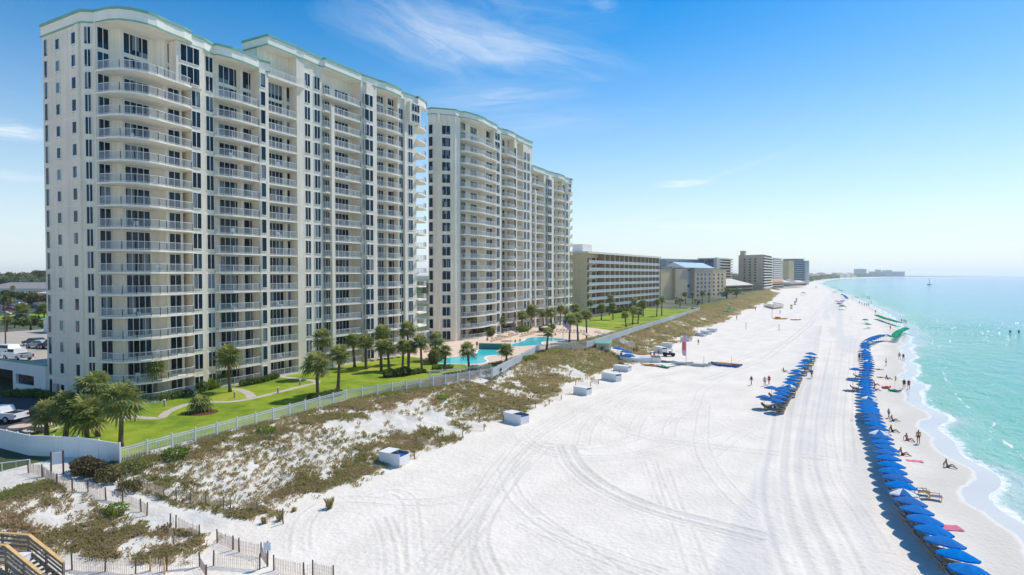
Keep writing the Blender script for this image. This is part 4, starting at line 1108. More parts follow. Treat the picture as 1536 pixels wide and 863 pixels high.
def skyline(px0, px1, d, py, label):
    A = P2(px0, d); Bq = P2(px1, d); t = Bld('distant_tower', A, Bq, label, 'high-rise'); zt = ztop(py, d)
    t.box('wall', M['grey_wall'], 0, t.L, 0, 60, 2, zt); t.box('roof', M['slab'], -2, t.L + 2, -2, 62, zt, zt + 3)
    return t
dS = 5200
skyline(1286.5, 1295, dS, 404, 'wider of two hazy tower blocks close together on the far skyline'); skyline(1296, 1299.5, dS, 404.5, 'narrow hazy tower block right of a wider one on the far skyline')
skyline(1309, 1331, dS, 408, 'broad low hazy block in the far skyline cluster by the cape'); skyline(1318.5, 1321, dS + 80, 405, 'thin hazy spire block rising above the broad low one at the cape')
skyline(1329, 1338, dS, 406, 'tall hazy block right of the broad low one at the cape'); skyline(1343, 1357, dS + 100, 408, 'last low hazy block at the right end of the far skyline')

fr = random.Random(4); hues = ['cream', 'grey', 'white', 'tan']; HM = {'cream': 'stucco', 'grey': 'grey_wall', 'white': 'stucco_white', 'tan': 'tan_wall'}
for i, px in enumerate((1216, 1222, 1229, 1235, 1241, 1247, 1252, 1257, 1262, 1267, 1272, 1277, 1281)):
    d = 1050 * (1.0 + .115 * i) ** 1.25; c = hues[i % 4]; w = fr.uniform(4.5, 7.5)
    # stand it a little inland of the beach on the line of sight
    k = 1.0
    while P2(px, d * k).x > float(shore(P2(px, d * k).y)) - 72 and k < 3: k += .03
    d *= k; zt = 3 + fr.uniform(9, 26); A = P2(px - w / 2, d); Bq = P2(px + w / 2, d + 30)
    t = Bld('beach_house', A, Bq, f"hazy {c} beachfront house, {('nearest' if i == 0 else ORD[i])} along the far shore beyond the glass high-rise", 'house')
    t.box('wall', M[HM[c]], 0, t.L, 0, 22, 3, zt); t.hip('roof', M[['roof_grey', 'roof_pale', 'roof_red'][i % 3]], -1, t.L + 1, -1, 23, zt + .01, zt + 5)
# ------------------------------------------------------------------ plants
rng = np.random.default_rng(5)
def frond_mesh(nf, seed, R=1.7, leaf=16, stiff=1.0, droop=.55):
    """crown of fan leaves; every leaflet is a folded pointed blade"""
    r = np.random.default_rng(seed); V = []; F = []; T = []
    for i in range(nf):
        az = i * 2.39996 + r.uniform(-.3, .3); u = (i + .5) / nf
        el = math.radians(82) - u * math.radians(128) + r.uniform(-.15, .15)
        pet = R * r.uniform(.42, .6); ln = R * r.uniform(.55, .75)
        d = np.array([math.cos(az) * math.cos(el), math.sin(az) * math.cos(el), math.sin(el)])
        side = np.array([-math.sin(az), math.cos(az), 0]); up = np.cross(d, side) * -1
        base = d * .12; tip = d * pet + np.array([0, 0, -.12 * pet * math.cos(el)])
        tint = .95 if u < .18 else (.0 + r.uniform(0, .2) if u > .86 else r.uniform(.3, .78))
        n = len(V); w = .03
        V += [base + side * w, base - side * w, tip - side * w, tip + side * w]; F.append([n, n + 1, n + 2, n + 3]); T += [tint] * 4
        for k in range(leaf):
            a = (k / (leaf - 1) - .5) * math.radians(230)
            dd = d * math.cos(a) + side * math.sin(a); L = ln * (1 - .22 * abs(a) / 2) * r.uniform(.9, 1.08)
            fold = up * (.10 * ((k % 2) * 2 - 1))
            mid = tip + dd * L * .5 + fold * .3; end = tip + dd * L + np.array([0, 0, -droop * L * r.uniform(.5, 1.1)])
            p = np.cross(dd, up); p = p / (np.linalg.norm(p) + 1e-9) * L * .085
            n = len(V); V += [tip, mid + p, end, mid - p]; F.append([n, n + 1, n + 2, n + 3]); T += [tint, tint, min(1, tint + .15), tint]
    return np_mesh('palm_crown', np.array(V), np.array(F), M['palm'], {'tint': T})
def trunk_mesh(h, r0, r1, lean, seed):
    r = random.Random(seed); b = MB(); b.smooth = True
    pts = []; rad = []
    for i in range(9):
        t = i / 8; pts.append((lean * t * t, .3 * lean * math.sin(t * 3), h * t)); rad.append((r0 + (r1 - r0) * t) * (1 + r.uniform(-.06, .06)) * (1.25 if i == 0 else 1))
    b.tube(pts, rad, 9)
    b.smooth = False
    for i in range(26):      # cut leaf bases under the crown
        a = i * 2.4; z = h - .9 + .9 * i / 26; q = Vector((pts[-1][0] + math.cos(a) * r1, pts[-1][1] + math.sin(a) * r1, z))
        b.bar(q, q + Vector((math.cos(a) * .22, math.sin(a) * .22, .25)), .09, .04)
    return b.mesh('palm_trunk', M['trunk'])
CROWNS = [frond_mesh(34, 3 + i, 1.75 + .12 * (i % 3), 13, droop=.42) for i in range(5)]
TRUNKS = [trunk_mesh(1.0, .24, .19, .02 * (i - 1), i) for i in range(3)]
PALMS = 0
def palm(px, py, pbase, label, group='palm trees around the towers', w=None, z=3.0, base=None):
    """crown centre column/row and base row in the photo"""
    global PALMS
    g = base or at(px, pbase, z); d = (g.x * Fv.x + g.y * Fv.y)
    h = max(1.2, (pbase - py) * d / FPX)
    i = PALMS; PALMS += 1
    R = (w or 46 * 80 / d * 1.0) * d / FPX / 2 if w else 1.9
    o = empty('palm_tree', g, label, 'palm tree', group)
    t = obj('trunk', TRUNKS[i % 3] if False else trunk_mesh(h, .23 + .02 * (i % 3), .17, .42 * math.sin(i * 1.7), i), o)
    lx = .42 * math.sin(i * 1.7)
    c = obj('crown', CROWNS[i % 5], o, (lx, .3 * lx * math.sin(3), h + .1), (0, 0, i * 1.3)); s = R / 1.95 * (.9 + .2 * ((i * 7) % 5) / 4); c.scale = (s * 1.08, s * 1.08, s)
    return o
PL = [
 (70, 622, 657, 58, 'leftmost palm of the clump behind the white vinyl fence'),
 (98, 608, 659, 52, 'palm second from the left in the clump behind the white vinyl fence'),
 (131, 622, 664, 62, 'wide low palm in the middle of the clump behind the white vinyl fence'),
 (147, 582, 655, 66, 'tallest palm, at the back of the clump behind the white vinyl fence'),
 (181, 602, 670, 66, 'rightmost palm of the clump, at the corner where vinyl and picket fences meet'),
 (232, 553, 603, 42, 'single palm in front of the lowest balconies of the near tower'),
 (345, 535, 588, 44, 'palm by the hedge and the forked garden path'),
 (477, 547, 597, 42, 'leafy short-trunked palm standing in the round shrub bed on the lawn'),
 (507, 532, 587, 40, 'slim palm right of the round shrub bed on the lawn'),
 (483, 508, 566, 34, 'palm behind the round shrub bed, close against the tower'),
 (532, 512, 551, 32, 'leftmost palm of the grove between lawn and pool deck'),
 (549, 514, 554, 30, 'second palm from the left in the grove between lawn and pool deck'),
 (571, 500, 548, 28, 'tall palm at the back of the grove, against the tower'),
 (572, 520, 557, 28, 'short palm in front of the tall one in the grove by the tower'),
 (584, 521, 556, 28, 'palm at the front middle of the grove beside the pool deck'),
 (604, 520, 556, 30, 'left one of two palms standing close together at the edge of the pool deck'),
 (612, 522, 561, 26, 'right one of two palms standing close together at the edge of the pool deck'),
 (613, 495, 545, 28, 'tall palm in front of the rounded end balconies of the near tower'),
 (633, 514, 560, 34, 'rightmost palm of the grove, alone at the edge of the pool deck'),
 (652, 510, 540, 28, 'palm in the gap between the two cream towers'),
 (667, 527, 556, 26, 'palm in front of the left end of the lower pool'),
 (704, 526, 558, 30, 'palm in front of the middle of the lower pool'),
 (760, 526, 546, 22, 'short palm at the right end of the lower pool by the fence'),
 (820, 499, 527, 22, 'palm in front of the upper pool beside the picket fence'),
 (707, 476, 508, 18, 'slim palm against the second tower, behind the pools'),
 (754, 481, 500, 20, 'palm in front of the second tower between the two pools'),
 (783, 474, 497, 20, 'palm left of the walkway at the foot of the second tower'),
 (796, 467, 493, 22, 'tall palm behind the walkway at the foot of the second tower'),
 (815, 471, 490, 18, 'palm beside the far side of the upper pool, close to the second tower'),
 (828, 470, 497, 20, 'palm behind the pole with the striped flag'),
 (840, 464, 488, 18, 'palm just left of the striped flag, against the second tower'),
 (854, 480, 514, 24, 'palm right of the striped flag, at the edge of the pool deck'),
 (867, 478, 511, 18, 'thin palm, middle of three at the right end of the pool deck'),
 (880, 473, 509, 24, 'tall palm, right one of three at the right end of the pool deck'),
 (862, 463, 482, 18, 'palm left of the tan condominium'), (848, 467, 486, 16, 'small palm at the far right corner of the second tower'),
 (887, 455, 478, 12, 'small palm in front of the end wall of the tan condominium'), (902, 462, 480, 14, 'palm by the left end of the tan condominium balconies'),
 (914, 447, 473, 14, 'tall palm in front of the left part of the tan condominium'), (919.5, 460, 480, 14, 'short palm in front of the left part of the tan condominium'),
 (939, 473, 491, 16, 'palm at the fence on the far lawn, nearest of three'), (949, 466, 487, 16, 'palm at the fence on the far lawn, middle of three'), (957, 468, 485, 14, 'palm at the fence on the far lawn, right of three'),
 (952, 452, 472, 13, 'palm in front of the middle of the tan condominium'), (965, 456, 475, 15, 'palm in front of the right part of the tan condominium'),
 (985, 453, 475, 13, 'left one of two palms at the right corner of the tan condominium'), (992.5, 450, 474, 12, 'right one of two palms at the right corner of the tan condominium'),
 (1028, 442, 456, 9, 'leftmost of four small palms before the beach hotel'), (1039, 441, 456, 8, 'second from the left of four small palms before the beach hotel'),
 (1053, 440, 456, 9, 'third from the left of four small palms before the beach hotel'), (1063.5, 441, 456, 8, 'rightmost of four small palms before the beach hotel'),
]
for px, py, pb, w, lb in PL: palm(px, py, pb, lb, w=w)
# cycad in its round bed
def bed(px, py, r, label):
    p = at(px, py, 3); b = MB(p); n = 18; prof = [(r, 3.004), (r * .7, 3.07), (.01, 3.12)]
    b.lathe([(a, z) for a, z in prof], n, (p.x, p.y)); return tag(b.build('mulch_bed', M['mulch']), label, 'flower bed')
bed(303, 619, 1.9, 'round bed of dark red mulch under the low feathery palm')
g = at(301, 618, 3); o = empty('cycad_palm', g, 'low feathery palm with a stubby trunk in a round mulch bed on the lawn', 'palm tree')
obj('trunk', trunk_mesh(1.1, .28, .24, .05, 77), o); c = obj('crown', frond_mesh(34, 55, 1.7, 9, droop=.8), o, (0, 0, 1.1)); c.scale = (1, 1, .8)
# ---- leaf masses for hedges, shrubs and tree crowns
def leaves(P, size, r, flat=.3):
    n = len(P); d = r.normal(size=(n, 3)); d /= np.linalg.norm(d, axis=1)[:, None]; e = np.cross(d, r.normal(size=(n, 3))); e /= np.linalg.norm(e, axis=1)[:, None]
    s = size * r.uniform(.6, 1.4, (n, 1))
    V = np.stack([P - d * s, P + e * s * .5, P + d * s, P - e * s * .5], 1).reshape(-1, 3)
    return V, np.arange(4 * n).reshape(-1, 4)
def blobpts(n, r, c, rad):
    """points near the skin of an uneven lump"""
    v = r.normal(size=(n, 3)); v /= np.linalg.norm(v, axis=1)[:, None]
    k = r.uniform(.72, 1.04, (n, 1)) * (1 + .16 * np.sin(v[:, :1] * 5 + c[0]) * np.cos(v[:, 1:2] * 6 + c[1]))
    return v * k * np.array(rad) + np.array(c)
def shrub(name, cl, w, h, label, cat, m='leaf', dens=230, size=.12, zb=3.0, group=None, seed=1):
    """hedge along a line of points: a lumpy core wrapped in leaves"""
    r = np.random.default_rng(seed); P = [Vector(p) for p in cl]; o = empty(name, P[0], label, cat, group)
    pts = []; b = MB(P[0]); tin = []
    tot = 0
    for a, c in zip(P, P[1:]):
        L = (c - a).length; n = max(1, int(L / (w * .55)))
        for i in range(n):
            q = a.lerp(c, (i + .5) / n) + Vector((r.normal() * .08 * w, r.normal() * .08 * w, 0)); hh = h * r.uniform(.85, 1.12); ww = w * r.uniform(.85, 1.15)
            k = int(dens * (ww + hh) * .6 * w) + 8
            bp_ = blobpts(k, r, (0, 0, 0), (ww * .56, ww * .56, hh * .55)) + np.array([q.x - P[0].x, q.y - P[0].y, q.z - P[0].z + hh * .48])
            bp_ = bp_[bp_[:, 2] > q.z - P[0].z]
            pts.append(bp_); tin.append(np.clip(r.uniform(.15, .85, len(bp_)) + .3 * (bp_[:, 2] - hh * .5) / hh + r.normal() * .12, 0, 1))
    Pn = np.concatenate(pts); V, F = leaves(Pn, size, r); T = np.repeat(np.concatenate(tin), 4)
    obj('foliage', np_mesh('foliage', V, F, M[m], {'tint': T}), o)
    bs = MB(P[0])
    for i, q in enumerate([P[0], P[len(P) // 2], P[-1]]):
        for k in range(3): bs.bar(q + Vector((k * .1 - .1, 0, 0)), q + Vector((k * .3 - .3, .1 * k, h * .5)), .04)
    bs.build('stems', M['bark'], o)
    return o
hg = 'clipped hedges along the near tower'
shrub('hedge', G3([(212, 606), (240, 602), (285, 594)]), 1.3, 1.1, 'dark clipped hedge under the lowest balcony left of the pale green one', 'hedge', seed=2, group=hg)
shrub('hedge', G3([(299, 588), (325, 581), (347, 575)]), 1.7, 1.5, 'bright light-green hedge at the corner of the near tower', 'hedge', 'leaf_lime', seed=3, group=hg)
shrub('hedge', G3([(362, 580), (395, 573), (415, 567)]), 1.2, .9, 'low dark hedge between the two forked paths', 'hedge', seed=4, group=hg)
shrub('hedge', G3([(420, 563), (440, 559), (462, 556)]), 1.2, .9, 'low dark hedge right of the forked paths, under the balconies', 'hedge', seed=5, group=hg)
shrub('hedge', G3([(462, 600), (490, 597), (515, 591)]), 2.0, .8, 'round bed of low shrubs on the lawn around the short-trunked palm', 'shrub', seed=6)
shrub('hedge', G3([(576, 566), (590, 565), (612, 562)]), 2.2, 1.3, 'dense shrub bed in front of the pool deck, beside the shaded lawn', 'shrub', seed=7)
shrub('hedge', G3([(618, 562), (638, 559)]), 1.5, .8, 'small low shrub by the pool deck, right of the dense shrub bed', 'shrub', seed=8)
shrub('hedge', G3([(651, 554), (678, 553)]), 1.6, .8, 'pale green hedge before the left end of the lower pool', 'hedge', 'leaf_lime', seed=9)
shrub('hedge', G3([(706, 557), (719, 556)]), 1.5, .9, 'short hedge in the fence corner before the lower pool', 'hedge', seed=10)
shrub('hedge', G3([(728, 561), (748, 558)]), 1.5, .9, 'short hedge right of the palm in the fence corner', 'hedge', seed=11)
shrub('hedge', G3([(540, 530), (552, 527)]), 1.6, 1.1, 'round bush at the foot of the grove by the tower wall', 'shrub', seed=12)
shrub('hedge', G3([(560, 524), (572, 522)]), 1.6, 1.0, 'bush between the grove palms and the tower', 'shrub', seed=13)
shrub('hedge', G3([(700, 506), (716, 505)]), 2, 1.6, 'hedge at the corner of the second tower, under its lowest balcony', 'hedge', seed=14)
shrub('bush', G3([(722, 506), (737, 504)]), 2.4, 2.6, 'light leafy bush left of the beige pool umbrella by the second tower', 'bush', 'leaf_yel', seed=15, size=.2)
shrub('bush', G3([(746, 500), (768, 496)]), 1.8, 1.4, 'dark bush between two beige pool umbrellas', 'bush', seed=16)
shrub('bush', G3([(776, 499), (790, 497)]), 2.0, 1.8, 'rounded green bush left of the pool walkway', 'bush', 'leaf_lime', seed=17)
shrub('bush', G3([(812, 497), (830, 494)]), 2.0, 1.6, 'dark bush right of the pool walkway', 'bush', seed=18)
shrub('bush', G3([(890, 468), (915, 466)]), 3, 2.2, 'bushy shrubs below the left end of the tan condominium', 'bush', seed=19, size=.25, dens=80)
shrub('bush', G3([(920, 470), (945, 466), (965, 464)]), 3, 2.0, 'row of bushes along the foot of the tan condominium', 'bush', seed=20, size=.25, dens=80)
shrub('bush', G3([(648, 547), (658, 540)]), 2, 2.4, 'leafy shrub under the palm in the gap between the towers', 'bush', 'leaf_yel', seed=21, size=.2)
shrub('hedge', [at(12, 594, 3), at(50, 596, 3), at(92, 600, 3)], 1.5, 1.0, 'dark hedge along the foot of the garage wall', 'hedge', seed=22)
shrub('bush', [at(160, 606, 3), at(190, 607, 3)], 1.6, 1.2, 'dark bush against the corner wall behind the tallest palm', 'bush', seed=23)
# scrub at the fence corner on the dune
shrub('bush', [on(118, 705), on(150, 718), on(178, 726)], 1.9, 1.25, 'dark dry bush along the outside of the white vinyl fence', 'bush', 'leaf_red', seed=24, size=.12, dens=260)
shrub('bush', [on(182, 738), on(205, 735)], 1.7, 1.0, 'reddish brown bush at the corner of the beach path', 'bush', 'leaf_red', seed=25, size=.1, dens=260)
shrub('bush', [on(195, 708), on(228, 704)], 1.8, 1.0, 'olive bush below the picket fence corner', 'bush', 'leaf_yel', seed=26, size=.1, dens=260)
shrub('bush', [on(245, 690), on(272, 684)], 2.0, 1.1, 'bright green bush outside the picket fence near the corner', 'bush', 'leaf_lime', seed=27, size=.1, dens=260)
shrub('bush', [on(900, 521), on(912, 530)], 4, 1.8, 'dark green scrub left of the small beach hut', 'bush', seed=28, size=.2, dens=80)
shrub('bush', [on(168, 772), on(182, 770)], 1.6, .8, 'green clump of beach plants on the sandy slope by the path', 'bush', 'leaf_lime', seed=29, size=.09, dens=260)
shrub('bush', [on(388, 652), on(408, 648)], 1.8, .7, 'green low clump in the dune grass below the picket fence', 'bush', 'leaf_lime', seed=31, size=.09, dens=260)
shrub('bush', [on(655, 600), on(668, 598)], 1.8, .7, 'green low clump among the dune tufts above the sand fences', 'bush', 'leaf_lime', seed=32, size=.09, dens=260)
shrub('bush', [on(780, 542), on(800, 540)], 2.5, .9, 'green low clump beside the picket fence right of the pools', 'bush', 'leaf_lime', seed=33, size=.12, dens=150)
# ---- trees far left beyond the garage
def tree(g, h, rad, label, m='leaf', group=None, seed=1, nlobe=9, size=.4, per=170, cat='tree', th=.35):
    r = np.random.default_rng(seed); o = empty('tree', g, label, cat, group)
    b = MB(); b.smooth = True; tips = []
    b.tube([(0, 0, 0), (.1, .05, h * .3), (0, .1, h * .55)], [rad * .10, rad * .08, rad * .05], 7)
    for i in range(5):
        a = i * 1.3; b.tube([(0, .1, h * (th + .03 * i)), (math.cos(a) * rad * .5, math.sin(a) * rad * .5, h * (.6 + .05 * i))], [rad * .045, rad * .02], 5)
    b.build('trunk', M['bark'], o)
    P = []; T = []
    for i in range(nlobe):
        a = r.uniform(0, 6.28); q = r.uniform(.1, .75) ** .6; zc = h * r.uniform(.45, .86)
        lr = rad * r.uniform(.32, .5) * (1.1 - .35 * (zc / h))
        c = np.array([math.cos(a) * rad * q, math.sin(a) * rad * q, zc]); k = int(per * lr * lr)
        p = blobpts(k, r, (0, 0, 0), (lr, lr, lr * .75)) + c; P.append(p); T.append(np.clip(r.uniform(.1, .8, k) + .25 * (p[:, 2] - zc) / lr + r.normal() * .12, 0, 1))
    V, F = leaves(np.concatenate(P), size, r)
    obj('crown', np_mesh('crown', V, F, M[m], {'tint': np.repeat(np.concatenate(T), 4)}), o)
    return o
tg = 'trees beyond the garage'
def tr(px, pyb, pyt, wpx, lb, m='leaf', seed=1, per=8, **k):
    g = at(px, pyb, 3); d = g.x * Fv.x + g.y * Fv.y; tree(g, (pyb - pyt) * d / FPX, wpx * d / FPX / 2, lb, m, tg, seed, size=k.pop('size', .0028 * d), per=per, **k)
tr(27, 434, 409, 34, 'bushy yellow-green tree behind the grey roofed building at the far left', 'leaf_yel', 1, per=4)
tr(62, 433, 405, 36, 'largest pale green tree touching the edge of the near tower', 'leaf_yel', 2, per=4)
tr(5, 470, 438, 18, 'dark green tree at the left edge above the parked cars', 'leaf', 3, 14)
tr(48, 457, 442, 24, 'reddish brown tree in the car park beyond the garage', 'leaf_red', 4, 14)
tr(68, 460, 442, 20, 'dark reddish tree beside the edge of the near tower, beyond the garage', 'leaf_red', 5, 14)
tr(36, 452, 438, 26, 'green tree left of the reddish ones beyond the garage', 'leaf', 6, 14)
tr(22, 492, 478, 20, 'low rounded green tree behind the parking deck wall at the left', 'leaf', 7, 24)
tr(46, 498, 473, 38, 'broad dark green tree directly behind the parking deck wall', 'leaf', 8, 24)
tr(66, 500, 482, 18, 'small dark tree left of the green-roofed hut', 'leaf', 9, 24)
for i, (px, pb, pt, w, m_) in enumerate(((16, 452, 436, 24, 'leaf'), (56, 452, 438, 22, 'leaf_yel'), (12, 462, 447, 20, 'leaf_yel'), (34, 470, 456, 18, 'leaf'), (58, 476, 461, 18, 'leaf'), (2, 438, 418, 26, 'leaf'), (76, 436, 416, 22, 'leaf'))):
    tr(px, pb, pt, w, ['bushy green tree left of the small flat-roofed building', 'yellow-green tree among the shops beyond the garage', 'pale green tree above the parked cars at the far left', 'dark tree between the car park and the road, left', 'dark tree between the car park and the road, right', 'dark tall tree at the very left edge beside the grey roof', 'dark tall tree peeping out beside the tower edge'][i], m_, 40 + i, per=12)
def deckpalm(px, py, pb, w, lb): palm(px, py, pb, lb, tg, w)
deckpalm(34, 464, 486, 22, 'left one of two tall palms beyond the parking deck'); deckpalm(66, 464, 486, 20, 'right one of two tall palms beyond the parking deck, near the tower')
deckpalm(10, 480, 500, 18, 'palm beside the lamp post at the left edge')
palm(20, 432, 446, 'small distant palm among the buildings at the far left', tg, 8)
tr(1090, 449, 432, 22, 'dark tree left part of the clump below the pale hipped roof', 'leaf', 11, 3); tr(1104, 448, 431, 18, 'dark tree right part of the clump below the pale hipped roof', 'leaf', 12, 3)
tr(1020, 460, 446, 14, 'dark tree at the foot of the beach hotel, left of the small palms', 'leaf', 13, 4); tr(1046, 459, 448, 14, 'dark tree at the foot of the beach hotel among the small palms', 'leaf', 14, 4)
tr(976, 455, 438, 14, 'tree in the gap between the tan condominium and the beach hotel', 'leaf', 15, 6)
# ---- far woods as one mass
FARLEAF = leafmat('far_leaf', [(.10, .14, .06), (.15, .20, .085), (.24, .29, .12)], .4)
def woods(name, pts, hmean, n, depth, size, seed, label=None):
    r = np.random.default_rng(seed); P = []; T = []
    A = [Vector(p) for p in pts]; Ls = [(b - a).length for a, b in zip(A, A[1:])]; tot = sum(Ls)
    for i in range(n):
        t = r.uniform(0, tot); k = 0
        while t > Ls[k] and k < len(Ls) - 1: t -= Ls[k]; k += 1
        q = A[k].lerp(A[k + 1], t / Ls[k]); dd = (A[k + 1] - A[k]).normalized(); q = q + Vector((-dd.y, dd.x, 0)) * r.uniform(0, depth)
        h = hmean * r.uniform(.6, 1.35); rr = h * r.uniform(.5, .8)
        p = blobpts(26, r, (0, 0, 0), (rr, rr, h * .5)) + np.array([q.x, q.y, 3 + h * .5]); P.append(p); T.append(np.clip(r.uniform(.1, .7, 26) + r.normal() * .15, 0, 1))
    V, F = leaves(np.concatenate(P), size, r)
    o = obj(name, np_mesh(name, V, F, FARLEAF, {'tint': np.repeat(np.concatenate(T), 4)})); tag(o, kind='stuff'); return o
pd = P2
woods('woods', [pd(-60, 640), pd(60, 600), pd(120, 640)], 13, 260, 140, 2.2, 1)
woods('woods', [pd(-60, 1400), pd(300, 1500)], 17, 300, 200, 4, 2)
woods('woods', [pd(640, 500), pd(660, 560)], 9, 60, 60, 2, 3)
woods('woods', [pd(860, 900), pd(1000, 1300), pd(1110, 1700), pd(1200, 2000)], 13, 420, 120, 4, 4)
woods('woods', [pd(1204, 1250), pd(1226, 1900), pd(1246, 2800)], 10, 700, 110, 3, 5)
woods('woods', [pd(1246, 2700), pd(1276, 4200)], 13, 700, 110, 5, 8)
woods('woods', [pd(1274, 4100), pd(1310, 5000), pd(1352, 5600)], 18, 800, 130, 7, 9)
woods('woods', [pd(1100, 2600), pd(1235, 3300)], 17, 400, 250, 6, 6)
# ------------------------------------------------------------------ dune grass
def dune_grass():
    r = np.random.default_rng(11); n = 260000
    t = r.uniform(0, 1, n); Y = 10 + 700 * t ** 2.0
    X = toe(Y) - r.uniform(-2.5, 19.5, n)
    u = np.clip((toe(Y) - X) / 17, -.2, 1.2)
    big = fbm(X / 7 + .02 * Y, Y / 13, 41, 3); mid = fbm(X / 1.7, Y / 1.7, 43, 2)
    dens = sm(u, -.04, .10) * (.42 + .5 * sm(u, .5, .85)) + .35 * np.exp(-((u - .16) / .12) ** 2) * (Y < 200)
    dens = dens * (.05 + .80 * sm(big, .40, .66)) + sm(u, .70, .92) * 1.25
    dens = np.where(Y > 150, np.maximum(dens * .8, .5 * sm(u, .1, .3) * (.25 + .9 * sm(fbm(X / 3, Y / 8, 83, 2), .4, .6))), dens); dens = np.where((Y < 33), dens * 1.5 + .12 * sm(u, .1, .3), dens)
    keep = r.uniform(0, 1, n) < 1.5 * dens * (.05 + 1.0 * sm(mid, .42, .62)) * (.30 + .8 * sm(vn(X / .55, Y / .55, 97), .3, .6))
    # the beach path, the lower-left stairs and the hut stay clear
    def clear(pl, w):
        m = np.full(n, True)
        for a, b in zip(pl, pl[1:]):
            ab = np.array([b.x - a.x, b.y - a.y]); k = np.clip(((X - a.x) * ab[0] + (Y - a.y) * ab[1]) / (ab @ ab), 0, 1)
            m &= np.hypot(X - a.x - ab[0] * k, Y - a.y - ab[1] * k) > w
        return m
    path = [on(40, 702), on(120, 722), on(180, 748), on(250, 772), on(340, 790), on(470, 800)]
    # planted rows of single tufts on the open sand of the dune
    gy, gx_ = np.meshgrid(np.arange(14, 150, .78), np.arange(2.0, 15, .78), indexing='ij'); k2 = gy.size
    Y2 = gy.ravel() + r.normal(0, .16, k2); X2 = toe(Y2) - gx_.ravel() + r.normal(0, .16, k2)
    ok2 = r.uniform(0, 1, k2) < 1.1 * sm(fbm(X2 / 8, Y2 / 9, 61, 2), .34, .52)
    X = np.concatenate([X[keep], X2[ok2]]); Y = np.concatenate([Y[keep], Y2[ok2]]); u = np.concatenate([u[keep], np.full(ok2.sum(), .45)]); n = len(X)
    lone = np.concatenate([np.zeros(keep.sum(), bool), np.ones(ok2.sum(), bool)])
    keep = np.full(n, True)
    keep &= clear(path, 1.5) & clear([on(60, 850), on(160, 858), on(300, 862)], 1.2) & clear([on(920, 525), on(960, 535), on(990, 545)], 3.0)
    keep &= X > np.where(Y < 300, -57.7, XLR(Y)[0] + .4)
    keep &= ~((Y < 31) & (X < -57.5))
    X = X[keep]; Y = Y[keep]; m = len(X); Z = hgt(X, Y)
    dist = np.hypot(X, Y); sc_ = np.clip(dist / 75, .8, 6.0); u = u[keep]
    print('tufts', m)
    nb = np.where(dist < 110, 10, np.where(dist < 220, 7, 5)); nb = np.where(lone[keep], 16, nb); idx = np.repeat(np.arange(m), nb); k = len(idx)
    az = r.uniform(0, 6.283, k); ln = r.uniform(.20, .52, k) * np.clip(sc_[idx] ** .55, .9, 2.2); tilt = r.uniform(.15, 1.0, k)
    ox = r.normal(0, .17, k) * sc_[idx] ** .8; oy = r.normal(0, .17, k) * sc_[idx] ** .8
    bx = X[idx] + ox; by = Y[idx] + oy; bz = Z[idx] - .03
    w = .022 * sc_[idx] ** 1.05 * r.uniform(.7, 1.5, k)
    dx, dy = np.cos(az), np.sin(az)
    base = np.stack([bx, by, bz], -1); side = np.stack([-dy * w, dx * w, 0 * w], -1)
    mid_ = base + np.stack([dx * ln * .35 * tilt, dy * ln * .35 * tilt, ln * .65], -1)
    tip = base + np.stack([dx * ln * .95 * tilt, dy * ln * .95 * tilt, ln * (1 - .35 * tilt)], -1)
    V = np.stack([base - side, base + side, mid_ + side * .8, tip, mid_ - side * .8], 1).reshape(-1, 3)
    F = np.arange(5 * k).reshape(-1, 5)
    tt = np.clip(fbm(X / 4, Y / 6, 47) * .75 + .18 * sm(u, .75, 1) + r.normal(0, .12, m) - .05, 0, 1)
    tint = np.clip(tt[idx] + r.normal(0, .1, k), 0, 1)
    tag(obj('dune_grass', np_mesh('dune_grass', V, F, M['grass_blade'], {'tint': np.repeat(tint, 5)})), kind='stuff')
dune_grass()
def tuft(p, h, label):
    r = np.random.default_rng(int(p.x * 10) & 255); V = []; F = []; T = []
    for i in range(60):
        a = r.uniform(0, 6.28); l = h * r.uniform(.6, 1.1); t = r.uniform(.05, .55); b = np.array([r.normal(0, .1), r.normal(0, .1), -.03]); d = np.array([math.cos(a), math.sin(a), 0]); s = np.array([-d[1], d[0], 0]) * .022
        n = len(V); V += [b - s, b + s, b + d * l * .35 * t + s + np.array([0, 0, l * .7]), b + d * l * t + np.array([0, 0, l]), b + d * l * .35 * t - s + np.array([0, 0, l * .7])]; F.append([n, n + 1, n + 2, n + 3, n + 4]); T += [r.uniform(.1, .6)] * 5
    tag(obj('grass_tuft', np_mesh('grass_tuft', V, F, M['grass_blade'], {'tint': T}), None, p), label, 'grass tuft')
tuft(on(494, 763), .95, 'single tall grass tuft standing alone on the open sand'); tuft(on(420, 781), .7, 'grass tuft beside the last post of the path fence'); tuft(on(397, 785), .6, 'sparse grass tuft left of the last path fence post'); tuft(on(441, 767), .4, 'small dry tuft at the foot of the dune, left of the lone tall tuft')
